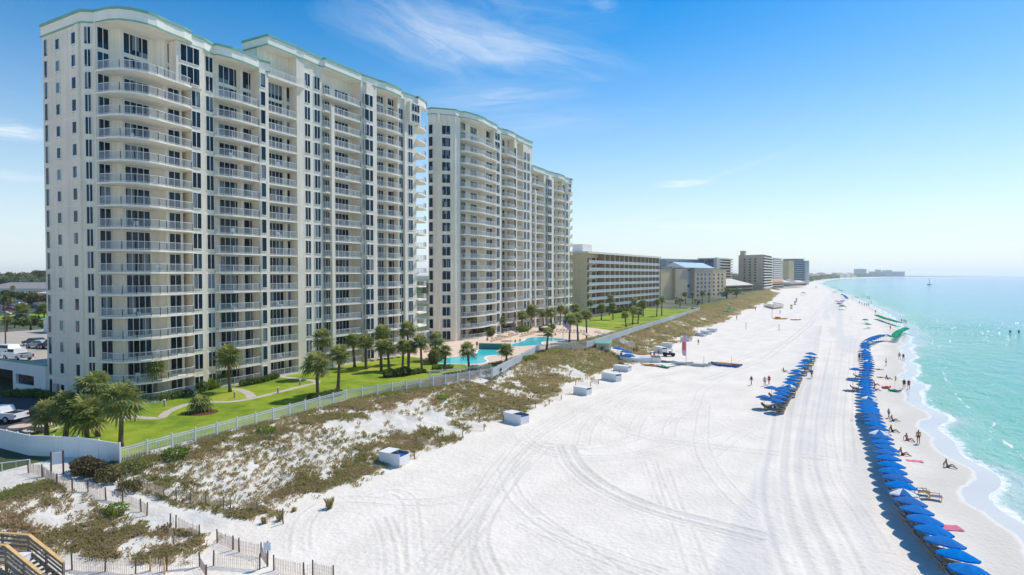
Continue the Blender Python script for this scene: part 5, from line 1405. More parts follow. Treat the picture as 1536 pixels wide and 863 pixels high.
# ------------------------------------------------------------------ fences
def long_fence(name, pts, label, h, sec, step, m, cat='fence', picket=True, zf=None, over=0, pw=.05):
    """posts and one panel per section along a line of ground points"""
    o = empty(name, pts[0], label, cat); O = Vector(pts[0])
    for a, c in zip(pts, pts[1:]):
        n = max(1, round((c - a).length / sec))
        for i in range(n):
            p = a.lerp(c, i / n); q = a.lerp(c, (i + 1) / n)
            b = MB(O); b.box(p.x - .06, p.x + .06, p.y - .06, p.y + .06, p.z - .2, p.z + h + .12); b.build('post', m, o)
            b = MB(O)
            if picket:
                k = max(2, int((q - p).length / step))
                for j in range(1, k):
                    t = p.lerp(q, j / k); b.bar(t + Vector((0, 0, .08)), t + Vector((0, 0, h)), pw)
                for z in (.22, h * .80, h * .93): b.bar(p + Vector((0, 0, z)), q + Vector((0, 0, z)), .05, .06)
                b.build('picket_panel', m, o)
            else:
                d = (q - p).normalized(); nn = Vector((-d.y, d.x, 0)) * .025
                b.prism([(p.x + nn.x, p.y + nn.y), (q.x + nn.x, q.y + nn.y), (q.x - nn.x, q.y - nn.y), (p.x - nn.x, p.y - nn.y)], p.z, p.z + h - .05)
                for j in range(1, 8):
                    t = p.lerp(q, j / 8); b.bar(t + Vector((0, 0, .15)), t + Vector((0, 0, h - .15)), .07, .07)
                for z in (.08, h * .52, h - .05): b.bar(p + Vector((0, 0, z)), q + Vector((0, 0, z)), .10, .12)
                b.build('board_panel', m, o)
        p = pts[-1]
    b = MB(O); b.box(p.x - .06, p.x + .06, p.y - .06, p.y + .06, p.z - .2, p.z + h + .12); b.build('post', m, o)
    return o
fz = lambda px, py: at(px, py, 2.9)
cor = fz(180, 697); cor2 = fz(737, 566)
long_fence('picket_fence', [cor, Vector((-58.3, 60, 2.9)), cor2], 'long white picket fence between near lawn and dune, starting at the vinyl fence', 1.55, 2.45, .15, M['rail'], pw=.032)
fB = [fz(698, 572)]
fB = [Vector((cor2.x + .1, cor2.y + .25, 2.9)), Vector((-58.6, 120, 2.9)), fz(880, 522)]
long_fence('picket_fence', fB + [fz(965, 494), fz(1050, 466)], 'dense white picket fence running from the pools past the far lawn', 1.5, 3.2, .16, M['rail'], pw=.05)
long_fence('picket_fence', [fz(644, 568), fz(700, 562), fz(736, 558)], 'short thin grey rail fence in front of the lower pool', 1.3, 2.6, .25, M['rail'], pw=.03)
vw = [fz(180, 698), fz(118, 687), fz(44, 684), fz(-6, 672)]
long_fence('vinyl_fence', [Vector((p.x, p.y, 2.6)) for p in vw], 'solid white vinyl privacy fence at the left, outside the palm clump', 2.25, 2.3, .1, M['white_vinyl'], picket=False)
# wall and rail at the left edge in front of the vinyl fence
lw = empty('garden_wall', at(0, 712, 2.2), 'low pale wall with a thin rail at the left edge below the vinyl fence', 'wall')
a_, c_ = at(-40, 724, 2.3), at(45, 712, 2.3); b = MB(lw.location); d = (c_ - a_).normalized(); nn = Vector((-d.y, d.x, 0)) * .12
b.prism([(a_.x + nn.x, a_.y + nn.y), (c_.x + nn.x, c_.y + nn.y), (c_.x - nn.x, c_.y - nn.y), (a_.x - nn.x, a_.y - nn.y)], 1.2, 2.75); b.build('wall', M['concrete'], lw)
obj('railing', railing([(0, 0), ((c_ - a_).x, (c_ - a_).y)], .9, .9, 1.8), lw, Vector((a_.x, a_.y, 2.75)) - lw.location)
# weathered posts joined by slats along the beach path
def path_fence(pts, label, slat=True, h=1.05, m='wood_red', gap=.14):
    o = empty('sand_fence', pts[0], label, 'sand fence'); O = Vector(pts[0])
    for i, p in enumerate(pts):
        b = MB(O); le = Vector((random.uniform(-.05, .05), random.uniform(-.05, .05), 0)); b.tube([p - Vector((0, 0, .2)), p + Vector((0, 0, h)) + le], [.055, .05], 7); b.build('post', M[m], o)
    for p, q in zip(pts, pts[1:]):
        b = MB(O); L = (q - p).length; n = max(2, int(L / gap))
        for j in range(1, n):
            t = p.lerp(q, j / n); t.z = p.z + (q.z - p.z) * j / n; le = Vector((random.uniform(-.03, .03), random.uniform(-.03, .03), 0))
            b.bar(t + Vector((0, 0, -.05)), t + Vector((0, 0, h * .86 + random.uniform(-.04, .04))) + le, .045 if slat else .02, .012, up=(q - p).normalized())
        for z in (.25, .5, .75): b.bar(p + Vector((0, 0, h * z)), q + Vector((0, 0, h * z)), .008)
        b.build('slat_panel', M['slat'], o)
    return o
C2 = lambda L: [on(x / 4.8, 690 + y / 4.8) for x, y in L]
C3 = lambda L: [on(300 + x / 4.8, 690 + y / 4.8) for x, y in L]
path_fence(C2([(205, 95), (305, 120), (412, 190), (523, 225), (635, 232), (765, 290), (882, 315), (1017, 373), (1058, 402)]), 'dark posted fence along the near side of the beach path, below the vinyl fence')
path_fence(C2([(1225, 485), (1265, 495), (1435, 565)]), 'short leaning slat fence at the bend of the beach path')
path_fence(C2([(1205, 520), (1253, 607)]), 'two crooked weathered posts on the slope beside the beach path bend', h=.75, m='wood_grey', gap=.5)
path_fence(C2([(1008, 215), (1178, 275), (1270, 290), (1372, 310), (1483, 330)]) + C3([(172, 355), (222, 362), (415, 372)]), 'grey posted slat fence along the far side of the beach path at the dune foot', m='wood_grey')
path_fence(C3([(600, 462), (597, 440)]), 'single dark post standing among tufts past the end of the path fence', gap=9)
path_fence(C2([(520, 790), (757, 805), (975, 822), (1080, 795)]), 'pale slat fence nearest the wooden stairs at the lower left')
path_fence(C2([(1085, 800), (1186, 815), (1185, 840)]), 'short slat fence with an orange post, right of the one by the stairs', m='wood_tan')
path_fence(C2([(1200, 795), (1438, 770)]), 'leaning slat fence above the bottom edge, left of the small sign')
path_fence(C3([(97, 762), (430, 790)]), 'slat fence with green plants behind it, left of the small sign post'); path_fence(C3([(125, 600), (238, 648), (283, 665), (438, 700), (485, 768)]), 'slat fence descending the slope to the small sign post')
path_fence(C3([(532, 795), (750, 850), (812, 835), (960, 870)]), 'slat fence right of the small sign post at the bottom edge')
path_fence(C3([(-2, 770), (45, 840)]), 'two low posts with slats at the very bottom edge', h=.8)
sg = empty('beach_sign', C3([(488, 768)])[0], 'small pale sign on a wooden post among the slat fences', 'sign')
b = MB(); b.tube([(0, 0, -.2), (0, 0, 1.75)], .05, 7); b.build('post', M['wood_red'], sg); b = MB(); b.box(-.24, .24, -.09, -.06, 1.15, 1.7); o = b.build('sign_board', M['sign'], sg); o.rotation_euler.z = TH
sg = empty('beach_sign', on(86, 712), 'white notice board between two dark posts at the end of the vinyl fence', 'sign')
for s in (-1, 1): b = MB(); b.box(s * .42 - .06, s * .42 + .06, -.06, .06, -.3, 2.0); b.build('post', M['wood_red'], sg)
b = MB(); b.box(-.35, .35, -.05, .03, .9, 1.9); b.build('sign_board', M['white'], sg); sg.rotation_euler.z = TH + .5
sg = empty('beach_sign', on(703, 630), 'small white sign on a stake among the tufts above the first sand fences', 'sign')
b = MB(); b.tube([(0, 0, -.2), (0, 0, 1.2)], .03, 6); b.build('post', M['grey'], sg); b = MB(); b.box(-.18, .18, -.06, -.03, .8, 1.35); o = b.build('sign_board', M['white'], sg); o.rotation_euler.z = TH
# short slatted sand fences stepping along the dune toe
C4 = lambda x, y: on(540 + x / 4.79, 540 + y / 4.79)
SF = [((352, 722), (392, 712)), ((402, 600), (574, 632)), ((560, 548), (738, 562)), ((712, 492), (892, 510)), ((860, 430), (1028, 442)), ((988, 382), (1148, 375)), ((1105, 335), (1262, 348)), ((1210, 310), (1360, 322)), ((1300, 275), (1447, 287)), ((1385, 235), (1534, 240))]
for i, (p, q) in enumerate(SF):
    o = path_fence([C4(*p), C4(*q)], ORD[i].capitalize() + ' short slatted sand fence counting from the near end of the dune toe' if i else 'nearest short stub of sand fence, beside the first storage box', h=.85, gap=.16)
    o['group'] = 'short sand fences along the dune toe'
C5 = lambda x, y: on(860 + x / 6.144, 480 + y / 6.144)
for i, (p, q, lb) in enumerate((((20, 600), (160, 612), 'faded patterned sand fence above the long white box by the dune toe'), ((170, 575), (232, 592), 'short faded sand fence right of the patterned one'), ((372, 500), (428, 505), 'short sand fence between two white storage boxes'))):
    o = path_fence([C5(*p), C5(*q)], lb, h=.9); o['group'] = 'short sand fences along the dune toe'
# ------------------------------------------------------------------ storage boxes
def storage_box(p, rz, L, W, hh, label, opened=True):
    o = empty('storage_box', p, label, 'storage box', 'white storage boxes along the dune toe', rz)
    t = .06
    b = MB(); b.box(0, L, 0, t, -.25, hh); b.box(0, L, W - t, W, -.25, hh); b.box(0, t, t, W - t, -.25, hh); b.box(L - t, L, t, W - t, -.25, hh * .8); b.box(t, L - t, t, W - t, -.2, .05); b.build('shell', M['white'], o)
    if opened:
        b = MB(); b.box(-.03, L * .52, -.03, W + .03, hh + .004, hh + .05); b.build('lid', M['white'], o)
        b = MB(); b.box(L * .53, L - t, t + .02, W - t - .02, .06, hh * .55); 
        for i in range(4): b.box(L * .56, L - .25, t + .08 + i * (W - .3) / 4, t + .06 + (i + .82) * (W - .3) / 4, hh * .55, hh * .78)
        b.build('cushion', M['cushion'], o)
        b = MB(); b.box(L * .5, L - t, W - t - .03, W - t - .005, .1, hh - .02); b.build('lining', M['wood_grey'], o)
    else:
        b = MB(); b.box(-.03, L + .03, -.03, W + .03, hh + .004, hh + .05); b.build('lid', M['white'], o)
    return o
SB = [((135, 740), (285, 775), 1.3, True, 'nearest white storage box, half open with blue cushions inside'), ((1030, 440), (1155, 470), 1.25, True, 'second white storage box from the near end, half open showing blue cushions')]
for p, q, hh, op, lb in SB:
    a, c = C4(*p), C4(*q); a.z = min(a.z, c.z); storage_box(a, math.atan2(c.y - a.y, c.x - a.x), (c - a).length, 1.7, hh, lb, op)
for p, q, hh, op, lb in (((0, 680), (122, 700), 1.2, False, 'white storage box with a dark end below the patterned sand fence'), ((258, 545), (392, 572), 1.35, False, 'long white storage box standing open-sided on the sand near the dune'), ((368, 465), (505, 482), 1.1, False, 'white storage box at the dune edge left of the orange kayak'),
                         ((815, 250), (908, 258), 1.2, False, 'pale storage box behind the dark beach buggy'), ((985, 190), (1070, 200), 1.1, True, 'white box with a blue end right of the pale storage box'), ((1120, 145), (1200, 155), 1.1, True, 'white box with blue cushions, third from the far end'), ((1170, 130), (1250, 137), 1.2, False, 'white box second from the far end of the row'), ((1228, 108), (1308, 115), 1.2, False, 'white box at the far end of the row'), ((740, 295), (830, 315), 1.5, False, 'white storage box in front of the dune behind the standing bathers')):
    a, c = C5(*p), C5(*q); a.z = min(a.z, c.z); storage_box(a, math.atan2(c.y - a.y, c.x - a.x), min((c - a).length, 4), 1.5, hh, lb, op)
# ------------------------------------------------------------------ umbrellas and chairs
def canopy_mesh(mats, R=1.22, hc=.42, n=8):
    b = MB(); rings = [(0.001, hc), (R * .35, hc * .80), (R * .70, hc * .42), (R, 0), (R * 1.0, -.10)]
    pts = []
    for r_, z in rings:
        for k in range(n * 2):
            a = 2 * PI * k / (n * 2); s = 1 if k % 2 == 0 else .955; sag = 0 if k % 2 == 0 else -.03 * r_ / R
            pts.append((r_ * s * math.cos(a), r_ * s * math.sin(a), z + sag))
    m = n * 2
    for i in range(len(rings) - 1):
        for k in range(m):
            b.mi = ((k + 1) // 2 % 2) if len(mats) > 1 else 0
            b.add([pts[i * m + k], pts[i * m + (k + 1) % m], pts[(i + 1) * m + (k + 1) % m], pts[(i + 1) * m + k]], [(0, 1, 2, 3)])
    b.mi = 0
    for k in range(n):
        a = 2 * PI * k / n; b.bar((0, 0, hc + .005), (R * math.cos(a), R * math.sin(a), .008), .018)
    return b.mesh('umbrella_canopy', mats)
CAN = {'blue': canopy_mesh([M['umb_blue']]), 'white': canopy_mesh([M['umb_blue'], M['umb_white']]), 'green': canopy_mesh([M['umb_green']]), 'purple': canopy_mesh([M['umb_purple']]), 'beige': canopy_mesh([M['umb_beige']], 1.5, .6), 'red': canopy_mesh([M['red']])}
b = MB(); b.tube([(0, 0, -.3), (0, 0, 2.0)], .025, 6); POLE = b.mesh('umbrella_pole', M['wood_tan'])
UMB = {}
def umbrella(p, kind, label, group, hc=1.62, parts=True, tilt=(.0, .0), scale=1):
    """canopy leaning a little towards the sun"""
    key = (kind, parts)
    if key not in UMB:
        o = empty('beach_umbrella', (0, 0, 0), label, 'beach umbrella', group) if parts else obj('beach_umbrella', CAN[kind])
        if parts:
            obj('pole', POLE, o); c = obj('canopy', CAN[kind], o, (.04, .22, hc), (-.16, .05, 0))
        UMB[key] = o; first = True
    else: o = copy_tree(UMB[key])
    o.location = p; o['label'] = label; o['category'] = 'beach umbrella'; o['group'] = group
    if not parts: o.location = Vector(p) + Vector((0, 0, hc * scale)); o.rotation_euler = (-.1, 0, 0)
    else: o.rotation_euler = (random.uniform(-.04, .04), random.uniform(-.05, .05), random.uniform(-.25, .25))
    o.scale = (scale,) * 3
    return o
def chair_proto(m='sling'):
    o = empty('beach_chair', (0, 0, 0), 'blue beach chair', 'beach chair')
    b = MB(); b.box(-.27, .27, -.75, .15, .30, .33); b.build('seat', M[m], o)
    T = Matrix.Translation((0, .15, .31)) @ Matrix.Rotation(-.75, 4, 'X'); b = MB(); b.box(-.27, .27, -.015, .015, 0, .75, T); b.build('backrest', M[m], o)
    b = MB()
    for s in (-.3, .3):
        b.bar((s, -.78, .31), (s, .2, .31), .045); b.bar((s, .15, .31), (s, .15 + .55, .31 + .56), .045); b.bar((s, -.7, 0), (s, -.7, .5), .045); b.bar((s, .35, 0), (s, .05, .5), .045); b.bar((s, -.72, .5), (s, .3, .5), .05)
    b.bar((-.3, -.78, .31), (.3, -.78, .31), .045); b.build('frame', M['wood_tan'], o)
    return o
CH = chair_proto(); CH_used = False
def chair(p, rz, label, group):
    global CH_used
    o = CH if not CH_used else copy_tree(CH)
    CH_used = True
    o.location = p; o.rotation_euler = (0, 0, rz); o['label'] = label; o['group'] = group; return o
def canopy_on(px, py, hc=1.85):
    """foot of an umbrella whose canopy centre is seen at this pixel"""
    p = at(px, py, hc); return Vector((p.x - .04, p.y - .22, hz(p.x, p.y - .22)))
C7 = lambda x, y: (1216 + x / 3.281, 600 + y / 3.281); C8 = lambda x, y: (1216 + x / 3.922, 400 + y / 3.922); C6 = lambda x, y: (1080 + x / 6.164, 500 + y / 6.164)
row = [(846, 885, 0), (785, 822, 0), (725, 750, 0), (660, 685, 0), (607, 630, 0), (560, 578, 0), (520, 530, 0), (485, 487, 0), (462, 449, 1), (445, 410, 0), (425, 375, 0), (410, 342, 0), (398, 310, 0), (385, 279, 0), (372, 251, 0), (366, 225, 0), (358, 201, 0), (350, 177, 0), (340, 156, 1), (335, 135, 0), (318, 113, 0), (312, 95, 0), (306, 78, 0), (300, 62, 0), (295, 46, 0), (288, 30, 0), (283, 13, 0)]
row = [(*C7(x, y), w) for x, y, w in row]
row += [(*C8(x, y), w) for x, y, w in [(348, 845, 0), (343, 826, 0), (340, 807, 0), (338, 788, 0), (338, 768, 1), (332, 750, 0), (329, 733, 0), (327, 717, 0), (326, 701, 0), (325, 686, 0), (325, 671, 0), (325, 657, 0), (330, 632, 0), (332, 618, 0), (335, 604, 0), (336, 591, 0), (338, 578, 0), (339, 566, 0), (340, 554, 1), (336, 542, 0), (334, 530, 0), (330, 519, 0), (326, 508, 0), (322, 497, 0), (320, 487, 1), (319, 477, 0), (319, 467, 0), (320, 458, 0), (323, 449, 0), (330, 440, 1), (340, 432, 0), (350, 426, 0), (361, 420, 0), (373, 415, 0), (386, 410, 0), (400, 406, 0), (414, 403, 0), (431, 401, 1), (446, 400, 0)]]
gw = 'umbrellas of the long row by the water'
last = 'the near end'; cnt = 0; wn = 0
for i, (x, y, w) in enumerate(row):
    if w:
        wn += 1; cnt = 0; lb = f"{ORD[wn - 1]} blue and white panelled umbrella from the near end of the waterside row"; last = f"the {ORD[wn - 1]} blue and white one"
        if wn == 1: lb = 'nearest blue and white panelled umbrella of the waterside row'
    else:
        cnt += 1
        lb = (f"{ORD[cnt - 1]} plain blue umbrella from the near end of the waterside row" if wn == 0 else f"{ORD[cnt - 1] if cnt > 1 else 'first'} plain blue umbrella beyond {last} in the waterside row")
        if wn == 0 and cnt == 1: lb = 'nearest plain blue umbrella of the waterside row, cut by the bottom edge'
    p = canopy_on(x, y); umbrella(p, 'white' if w else 'blue', lb, gw)
    if i < 16 or i in (27, 28, 29, 39, 40):
        sl = lb.split(',')[0].replace(' of the waterside row', '').replace(' in the waterside row', '').replace(' panelled', '').replace(' from the near end', '').replace('blue and white umbrella', 'striped umbrella').replace('blue and white one', 'striped one')
        for k, s in enumerate((-.42, .42)):
            chair(Vector((p.x + s * .3 + .1, p.y + s, p.z)), PI / 2 + random.uniform(-.15, .15), f"{'nearer' if k == 0 else 'farther'} blue chair under the {sl}", 'blue chairs under the waterside umbrellas')
gi = 'umbrellas of the inland cluster'
cl = [(530, 617), (547, 583), (567, 550), (583, 525), (597, 500), (638, 478, 1), (645, 448), (665, 420), (682, 395), (697, 364), (712, 341), (757, 300), (786, 268), (805, 243), (825, 214), (840, 182)]
for i, c in enumerate(cl):
    w = len(c) > 2; p = canopy_on(*C6(c[0], c[1]))
    lb = 'only blue and white panelled umbrella in the inland cluster' if w else f"{ORD[i]} blue umbrella from the near end of the inland diagonal cluster" if i else 'nearest blue umbrella in the line of the inland diagonal cluster'
    umbrella(p, 'white' if w else 'blue', lb, gi)
    for k, s in enumerate((-.42, .42)): chair(Vector((p.x + .25, p.y + s, p.z)), PI / 2 + random.uniform(-.2, .2), f"{'nearer' if k == 0 else 'farther'} blue chair under the {'blue and white umbrella of' if w else ORD[i] + ' umbrella of'} the inland cluster", 'blue chairs of the inland cluster')
for (x, y), lb, g_ in (((415, 583), 'lone blue umbrella just left of the inland cluster', gi), ((480, 497), 'lone blue umbrella left of the inland cluster middle', gi), ((1257, 327), 'farther lone blue umbrella left of the waterside row', gw), ((1230, 428), 'nearer lone blue umbrella left of the waterside row', gw)):
    p = canopy_on(*C6(x, y)); umbrella(p, 'blue', lb, g_)
    for k, s in enumerate((-.42, .42)): chair(Vector((p.x + .25, p.y + s, p.z)), PI / 2, f"{'nearer' if k == 0 else 'farther'} blue chair under the {lb}", 'blue chairs under single umbrellas')
def arc(pts, n, kind, fmt, g_, far=True, parts=True):
    P = [at(x, y, 1.9) for x, y in pts]; seg = [(q - p).length for p, q in zip(P, P[1:])]; T = sum(seg)
    for i in range(n):
        t = T * i / (n - 1); k = 0
        while k < len(seg) - 1 and t > seg[k]: t -= seg[k]; k += 1
        q = P[k].lerp(P[k + 1], min(1, t / seg[k])); umbrella(Vector((q.x, q.y - .2, hz(q.x, q.y))), kind, fmt.format(ORD[i] if i else 'first'), g_, parts=parts)
arc([C8(490, 405), C8(510, 382), C8(530, 366), C8(558, 352)], 12, 'green', '{} green umbrella from the near end of the row next to the blue row', 'green umbrellas by the water')
arc([C8(518, 318), C8(480, 310), C8(440, 300), C8(390, 284)], 15, 'green', '{} green umbrella from the right end of the farther slanting green row', 'green umbrellas by the water')
for (x, y), lb in (((322, 310), 'farther of two green umbrellas standing apart on the sand'), ((337, 336), 'nearer of two green umbrellas standing apart on the sand')):
    p = canopy_on(*C8(x, y)); umbrella(p, 'green', lb, 'single green umbrellas')
    chair(Vector((p.x + .2, p.y - .3, p.z)), PI / 2, 'blue chair under the ' + lb, 'chairs under single green umbrellas')
C9 = lambda x, y: (1100 + x / 7.68, 400 + y / 7.68)
arc([C9(1312, 365), C9(1285, 335), C9(1250, 318)], 9, 'blue', '{} blue umbrella from the near end of the small distant blue row', 'distant umbrellas', parts=False)
arc([C9(1185, 395), C9(1235, 405), C9(1265, 385)], 8, 'purple', '{} purple-blue umbrella from the left of the distant bent row', 'distant umbrellas', parts=False)
arc([C9(1155, 292), C9(1190, 288)], 4, 'purple', '{} purple-blue umbrella from the left in the farther distant cluster', 'distant umbrellas', parts=False)
arc([C9(1215, 262), C9(1255, 275)], 4, 'blue', '{} blue umbrella from the left in the distant cluster nearest the water', 'distant umbrellas', parts=False)
arc([C9(1150, 232), C9(1195, 215)], 3, 'purple', '{} purple-blue umbrella of the farthest faint cluster', 'distant umbrellas', parts=False)
for (x, y), k, lb in (((1218, 432), 'red', 'single pink-red umbrella in front of the distant purple-blue row'), ((1250, 458), 'blue', 'single blue umbrella beside the small distant green tent')):
    p = canopy_on(*C9(x, y)); umbrella(p, k, lb, 'distant umbrellas', scale=1.3)
def tent(p, s, label, m='umb_green'):
    o = empty('beach_tent', p, label, 'beach tent'); b = MB(); r = s / 2
    b.add([(-r, -r, 1.9), (r, -r, 1.9), (r, r, 1.9), (-r, r, 1.9), (0, 0, 3.0)], [(0, 1, 4), (1, 2, 4), (2, 3, 4), (3, 0, 4)]); b.build('canopy', M[m], o)
    for x in (-r, r):
        for y in (-r, r): b = MB(); b.tube([(x * .97, y * .97, -.1), (x * .97, y * .97, 1.9)], .04, 5); b.build('leg', M['grey'], o)
tent(on(1264, 465), 3.4, 'small distant green tent at the near end of the far umbrellas'); tent(on(1205, 443), 5, 'green tent alone on the far sand below the houses'); tent(on(1224, 433), 5, 'distant blue tent at the edge of the far dune', 'bluep')
tent(on(1086, 449), 7, 'bright blue canopy beside the trees before the beach hotel', 'bluep'); tent(on(1094, 470), 3.2, 'small green canopy on the dune before the beach hotel')
# ------------------------------------------------------------------ hut, boats and beach gear
hp = at(905.5, 534, .3)
h_ = empty('beach_hut', hp, 'small cream beach hut with a green roof at the dune toe', 'hut', None, .25)
b = MB(); b.box(-1.6, 1.6, -1.6, 1.6, -.6, 3.1); b.build('wall', M['stucco'], h_)
b = MB(); b.add([(-1.95, -1.95, 3.1), (1.95, -1.95, 3.1), (1.95, 1.95, 3.7), (-1.95, 1.95, 3.7), (-1.95, -1.95, 3.22), (1.95, -1.95, 3.22), (1.95, 1.95, 3.82), (-1.95, 1.95, 3.82)], [(3, 2, 1, 0), (4, 5, 6, 7), (0, 1, 5, 4), (1, 2, 6, 5), (2, 3, 7, 6), (3, 0, 4, 7)]); b.build('roof', M['green_trim'], h_)
for y in (-.5, .6): b = MB(); b.box(1.55, 1.64, y - .3, y + .3, 1.2, 2.4); b.build('window', M['glass'], h_)
# white stair down from the pool deck
s0, s1 = Vector((-58.0, 158, 3.0)), Vector((-47.5, 152, .9))
stt = empty('white_stairs', s1, 'white stairway with railings coming down from the pool fence behind the beach hut', 'stairs'); d = (s1 - s0); L = math.hypot(d.x, d.y); n = 16; side = Vector((-d.y, d.x, 0)).normalized()
b = MB(s1)
for i in range(n): q = s0 + d * ((i + .5) / n); b.bar(q - side * 1.1, q + side * 1.1, L / n * .9, .06)
b.build('treads', M['white'], stt)
for s in (-1.1, 1.1):
    b = MB(s1)
    for z in (.25, .6, 1.0): b.bar(s0 + side * s + Vector((0, 0, z)), s1 + side * s + Vector((0, 0, z)), .09)
    for i in range(8): q = s0 + d * (i / 7) + side * s; b.bar(q - Vector((0, 0, .6)), q + Vector((0, 0, 1.0)), .1)
    b.build('handrail', M['white'], stt)
for (x, y), lb in (((405, 262), 'blue umbrella beside the beach hut, leftmost of three'), ((485, 280), 'blue umbrella, middle of three beside the beach hut'), ((505, 308), 'blue umbrella, lowest of three beside the beach hut')):
    px, py = 860 + x / 6.144, 480 + y / 6.144; p = at(px, py, 2.6); umbrella(Vector((p.x, p.y, hz(p.x, p.y))), 'blue', lb, 'umbrellas beside the beach hut', hc=1.7, scale=1.25)
tp = C5(590, 385); o = empty('covered_stack', tp, 'long low white tarpaulin-covered stack in front of the beach hut', 'covered stack', None, .35)
b = MB(); b.smooth = False
sec_ = [(-1.3, 0), (-1.2, 1.0), (-.5, 1.35), (.6, 1.25), (1.25, .9), (1.3, 0)]
vs = []; xs_ = [-4, -2.6, -1.2, .2, 1.6, 3.0]
for i, x in enumerate(xs_): vs += [(x, y * (1 + .04 * math.sin(i * 2.1)), z * (1 + .1 * math.sin(i * 1.7))) for y, z in sec_]
fs = [(i * 6 + k, i * 6 + k + 1, (i + 1) * 6 + k + 1, (i + 1) * 6 + k) for i in range(5) for k in range(5)] + [tuple(range(5, -1, -1)), tuple(range(30, 36))]
b.add(vs, fs); b.build('tarpaulin', M['white'], o)
b = MB(); b.box(3.05, 5.2, -1.2, 1.3, -.2, 1.2); b.build('crate', M['white'], o); b = MB(); b.box(3.15, 5.1, -1.1, 1.2, 1.203, 1.35); b.build('crate_lid', M['wood_red'], o)
def hullmesh(L, W, hh, mats, deck=True, up=.18):
    b = MB(); b.smooth = True; n = 12; vs = []; 
    for i in range(n + 1):
        t = i / n * 2 - 1; w = W / 2 * max(.02, (1 - abs(t) ** 2.4)); zk = up * abs(t) ** 3 * hh * 3
        for a in range(7):
            th = PI * a / 6; vs.append((t * L / 2, math.cos(th) * w, hh * (1 - math.sin(th)) + zk))
    fs = [(i * 7 + k, i * 7 + k + 1, (i + 1) * 7 + k + 1, (i + 1) * 7 + k) for i in range(n) for k in range(6)]
    b.add(vs, fs); b.mi = 1; b.smooth = False
    dv = [vs[i * 7] for i in range(n + 1)] + [vs[i * 7 + 6] for i in range(n + 1)]; dv = [(x, y, z - .015) for x, y, z in dv]
    b.add(dv, [(i, i + 1, n + 2 + i, n + 1 + i) for i in range(n)])
    return b.mesh('boat_hull', mats)
def kayak(p, rz, L, W, hull, deck, label, cat='kayak', group='boats and boards on the sand'):
    o = empty(cat.replace(' ', '_'), p, label, cat, group, rz); obj('hull', hullmesh(L, W, .32, [M[hull], M[deck]]), o, (0, 0, .0))
    b = MB(); b.lathe([(W * .2, .36), (W * .27, .42), (W * .34, .36)], 14); r = b.build('seat_well', M['cl_black'], o); r.scale = (1.6, 1, 1)
    return o
kayak(C5(720, 425), -.05, 5.0, 1.1, 'yellow', 'orange', 'orange-yellow kayak lying on the sand before the tarpaulin stack')
kayak(C5(830, 440), -.5, 3.6, 1.0, 'greenp', 'aqua', 'teal board with its end behind the orange-yellow kayak', 'paddle board'); kayak(C5(830, 392), .12, 4.8, 1.3, 'greenp', 'greenp', 'green kayak lying on the open sand behind the orange-yellow one')
def catamaran(p, rz, L, hull, deck, label, sail=None, extra=None, mast=3.0):
    o = empty('catamaran', p, label, 'catamaran', 'small catamarans on the sand', rz)
    for s in (-.85, .85): obj('hull', hullmesh(L, .5, .42, [M[hull], M[hull]]), o, (0, s, 0))
    b = MB(); b.box(-L * .22, L * .2, -.8, .8, .46, .52); b.build('trampoline', M[deck], o)
    for x in (-L * .24, L * .22): b = MB(); b.bar((x, -1, .5), (x, 1, .5), .09); b.build('crossbeam', M['grey'], o)
    if mast: b = MB(); b.tube([(L * .2, 0, .5), (L * .2, 0, .5 + mast)], [.05, .035], 6); b.build('mast', M['grey'], o)
    if sail:
        b = MB(); x0 = L * .2; prof = [(0, 1.9), (.62, 2.0), (.75, 3.2), (.7, 5.0), (.45, 6.6), (0, 7.2)]
        for i in range(len(prof) - 1):
            (w0, z0), (w1, z1) = prof[i], prof[i + 1]; b.mi = i % 2; b.add([(x0 - .06, .0, z0), (x0 - .06 - w0 * 1.2, .08, z0), (x0 - .06 - w1 * 1.2, .08, z1), (x0 - .06, .0, z1)], [(0, 1, 2, 3)])
        b.build('sail', [M['pink'], M['cl_pink2'] if 'cl_pink2' in M else M.setdefault('cl_pink2', mat('sail_pale', (.7, .45, .52), .8, .1, 3))], o)
    if extra: b = MB(); b.box(-L * .3, L * .45, -.5, .5, .53, .72); b.build('deck_pad', M[extra], o)
    return o
catamaran(C5(1000, 410), 0.05, 4.6, 'hull', 'hull', 'grey catamaran with a tall pink patterned sail', sail=True, mast=6.9)
catamaran(C5(1160, 425), .05, 4.8, 'hull', 'hull', 'plain grey catamaran without a sail, right of the one with the pink sail', mast=1.8)
catamaran(C5(1400, 425), -.12, 6.8, 'bluep', 'white', 'long blue and white boat with an orange deck, rightmost on the sand', extra='orange', mast=1.8)
c_ = catamaran(at(1170, 479, 0), -.05 + TH, 6.2, 'yellow', 'white', 'distant yellow and white boat with a red cover on the mid beach', mast=0); b = MB(); b.lathe([(1.0, .55), (.8, .95), (.01, 1.15)], 10); r_ = b.build('cover', M['red'], c_, (-1, 0, 0)); r_.scale = (1.4, .8, 1)
kayak(at(1193.5, 480.5, 0), -.1 + TH, 4.6, .9, 'red', 'red', 'long distant red kayak right of the yellow and white boat')
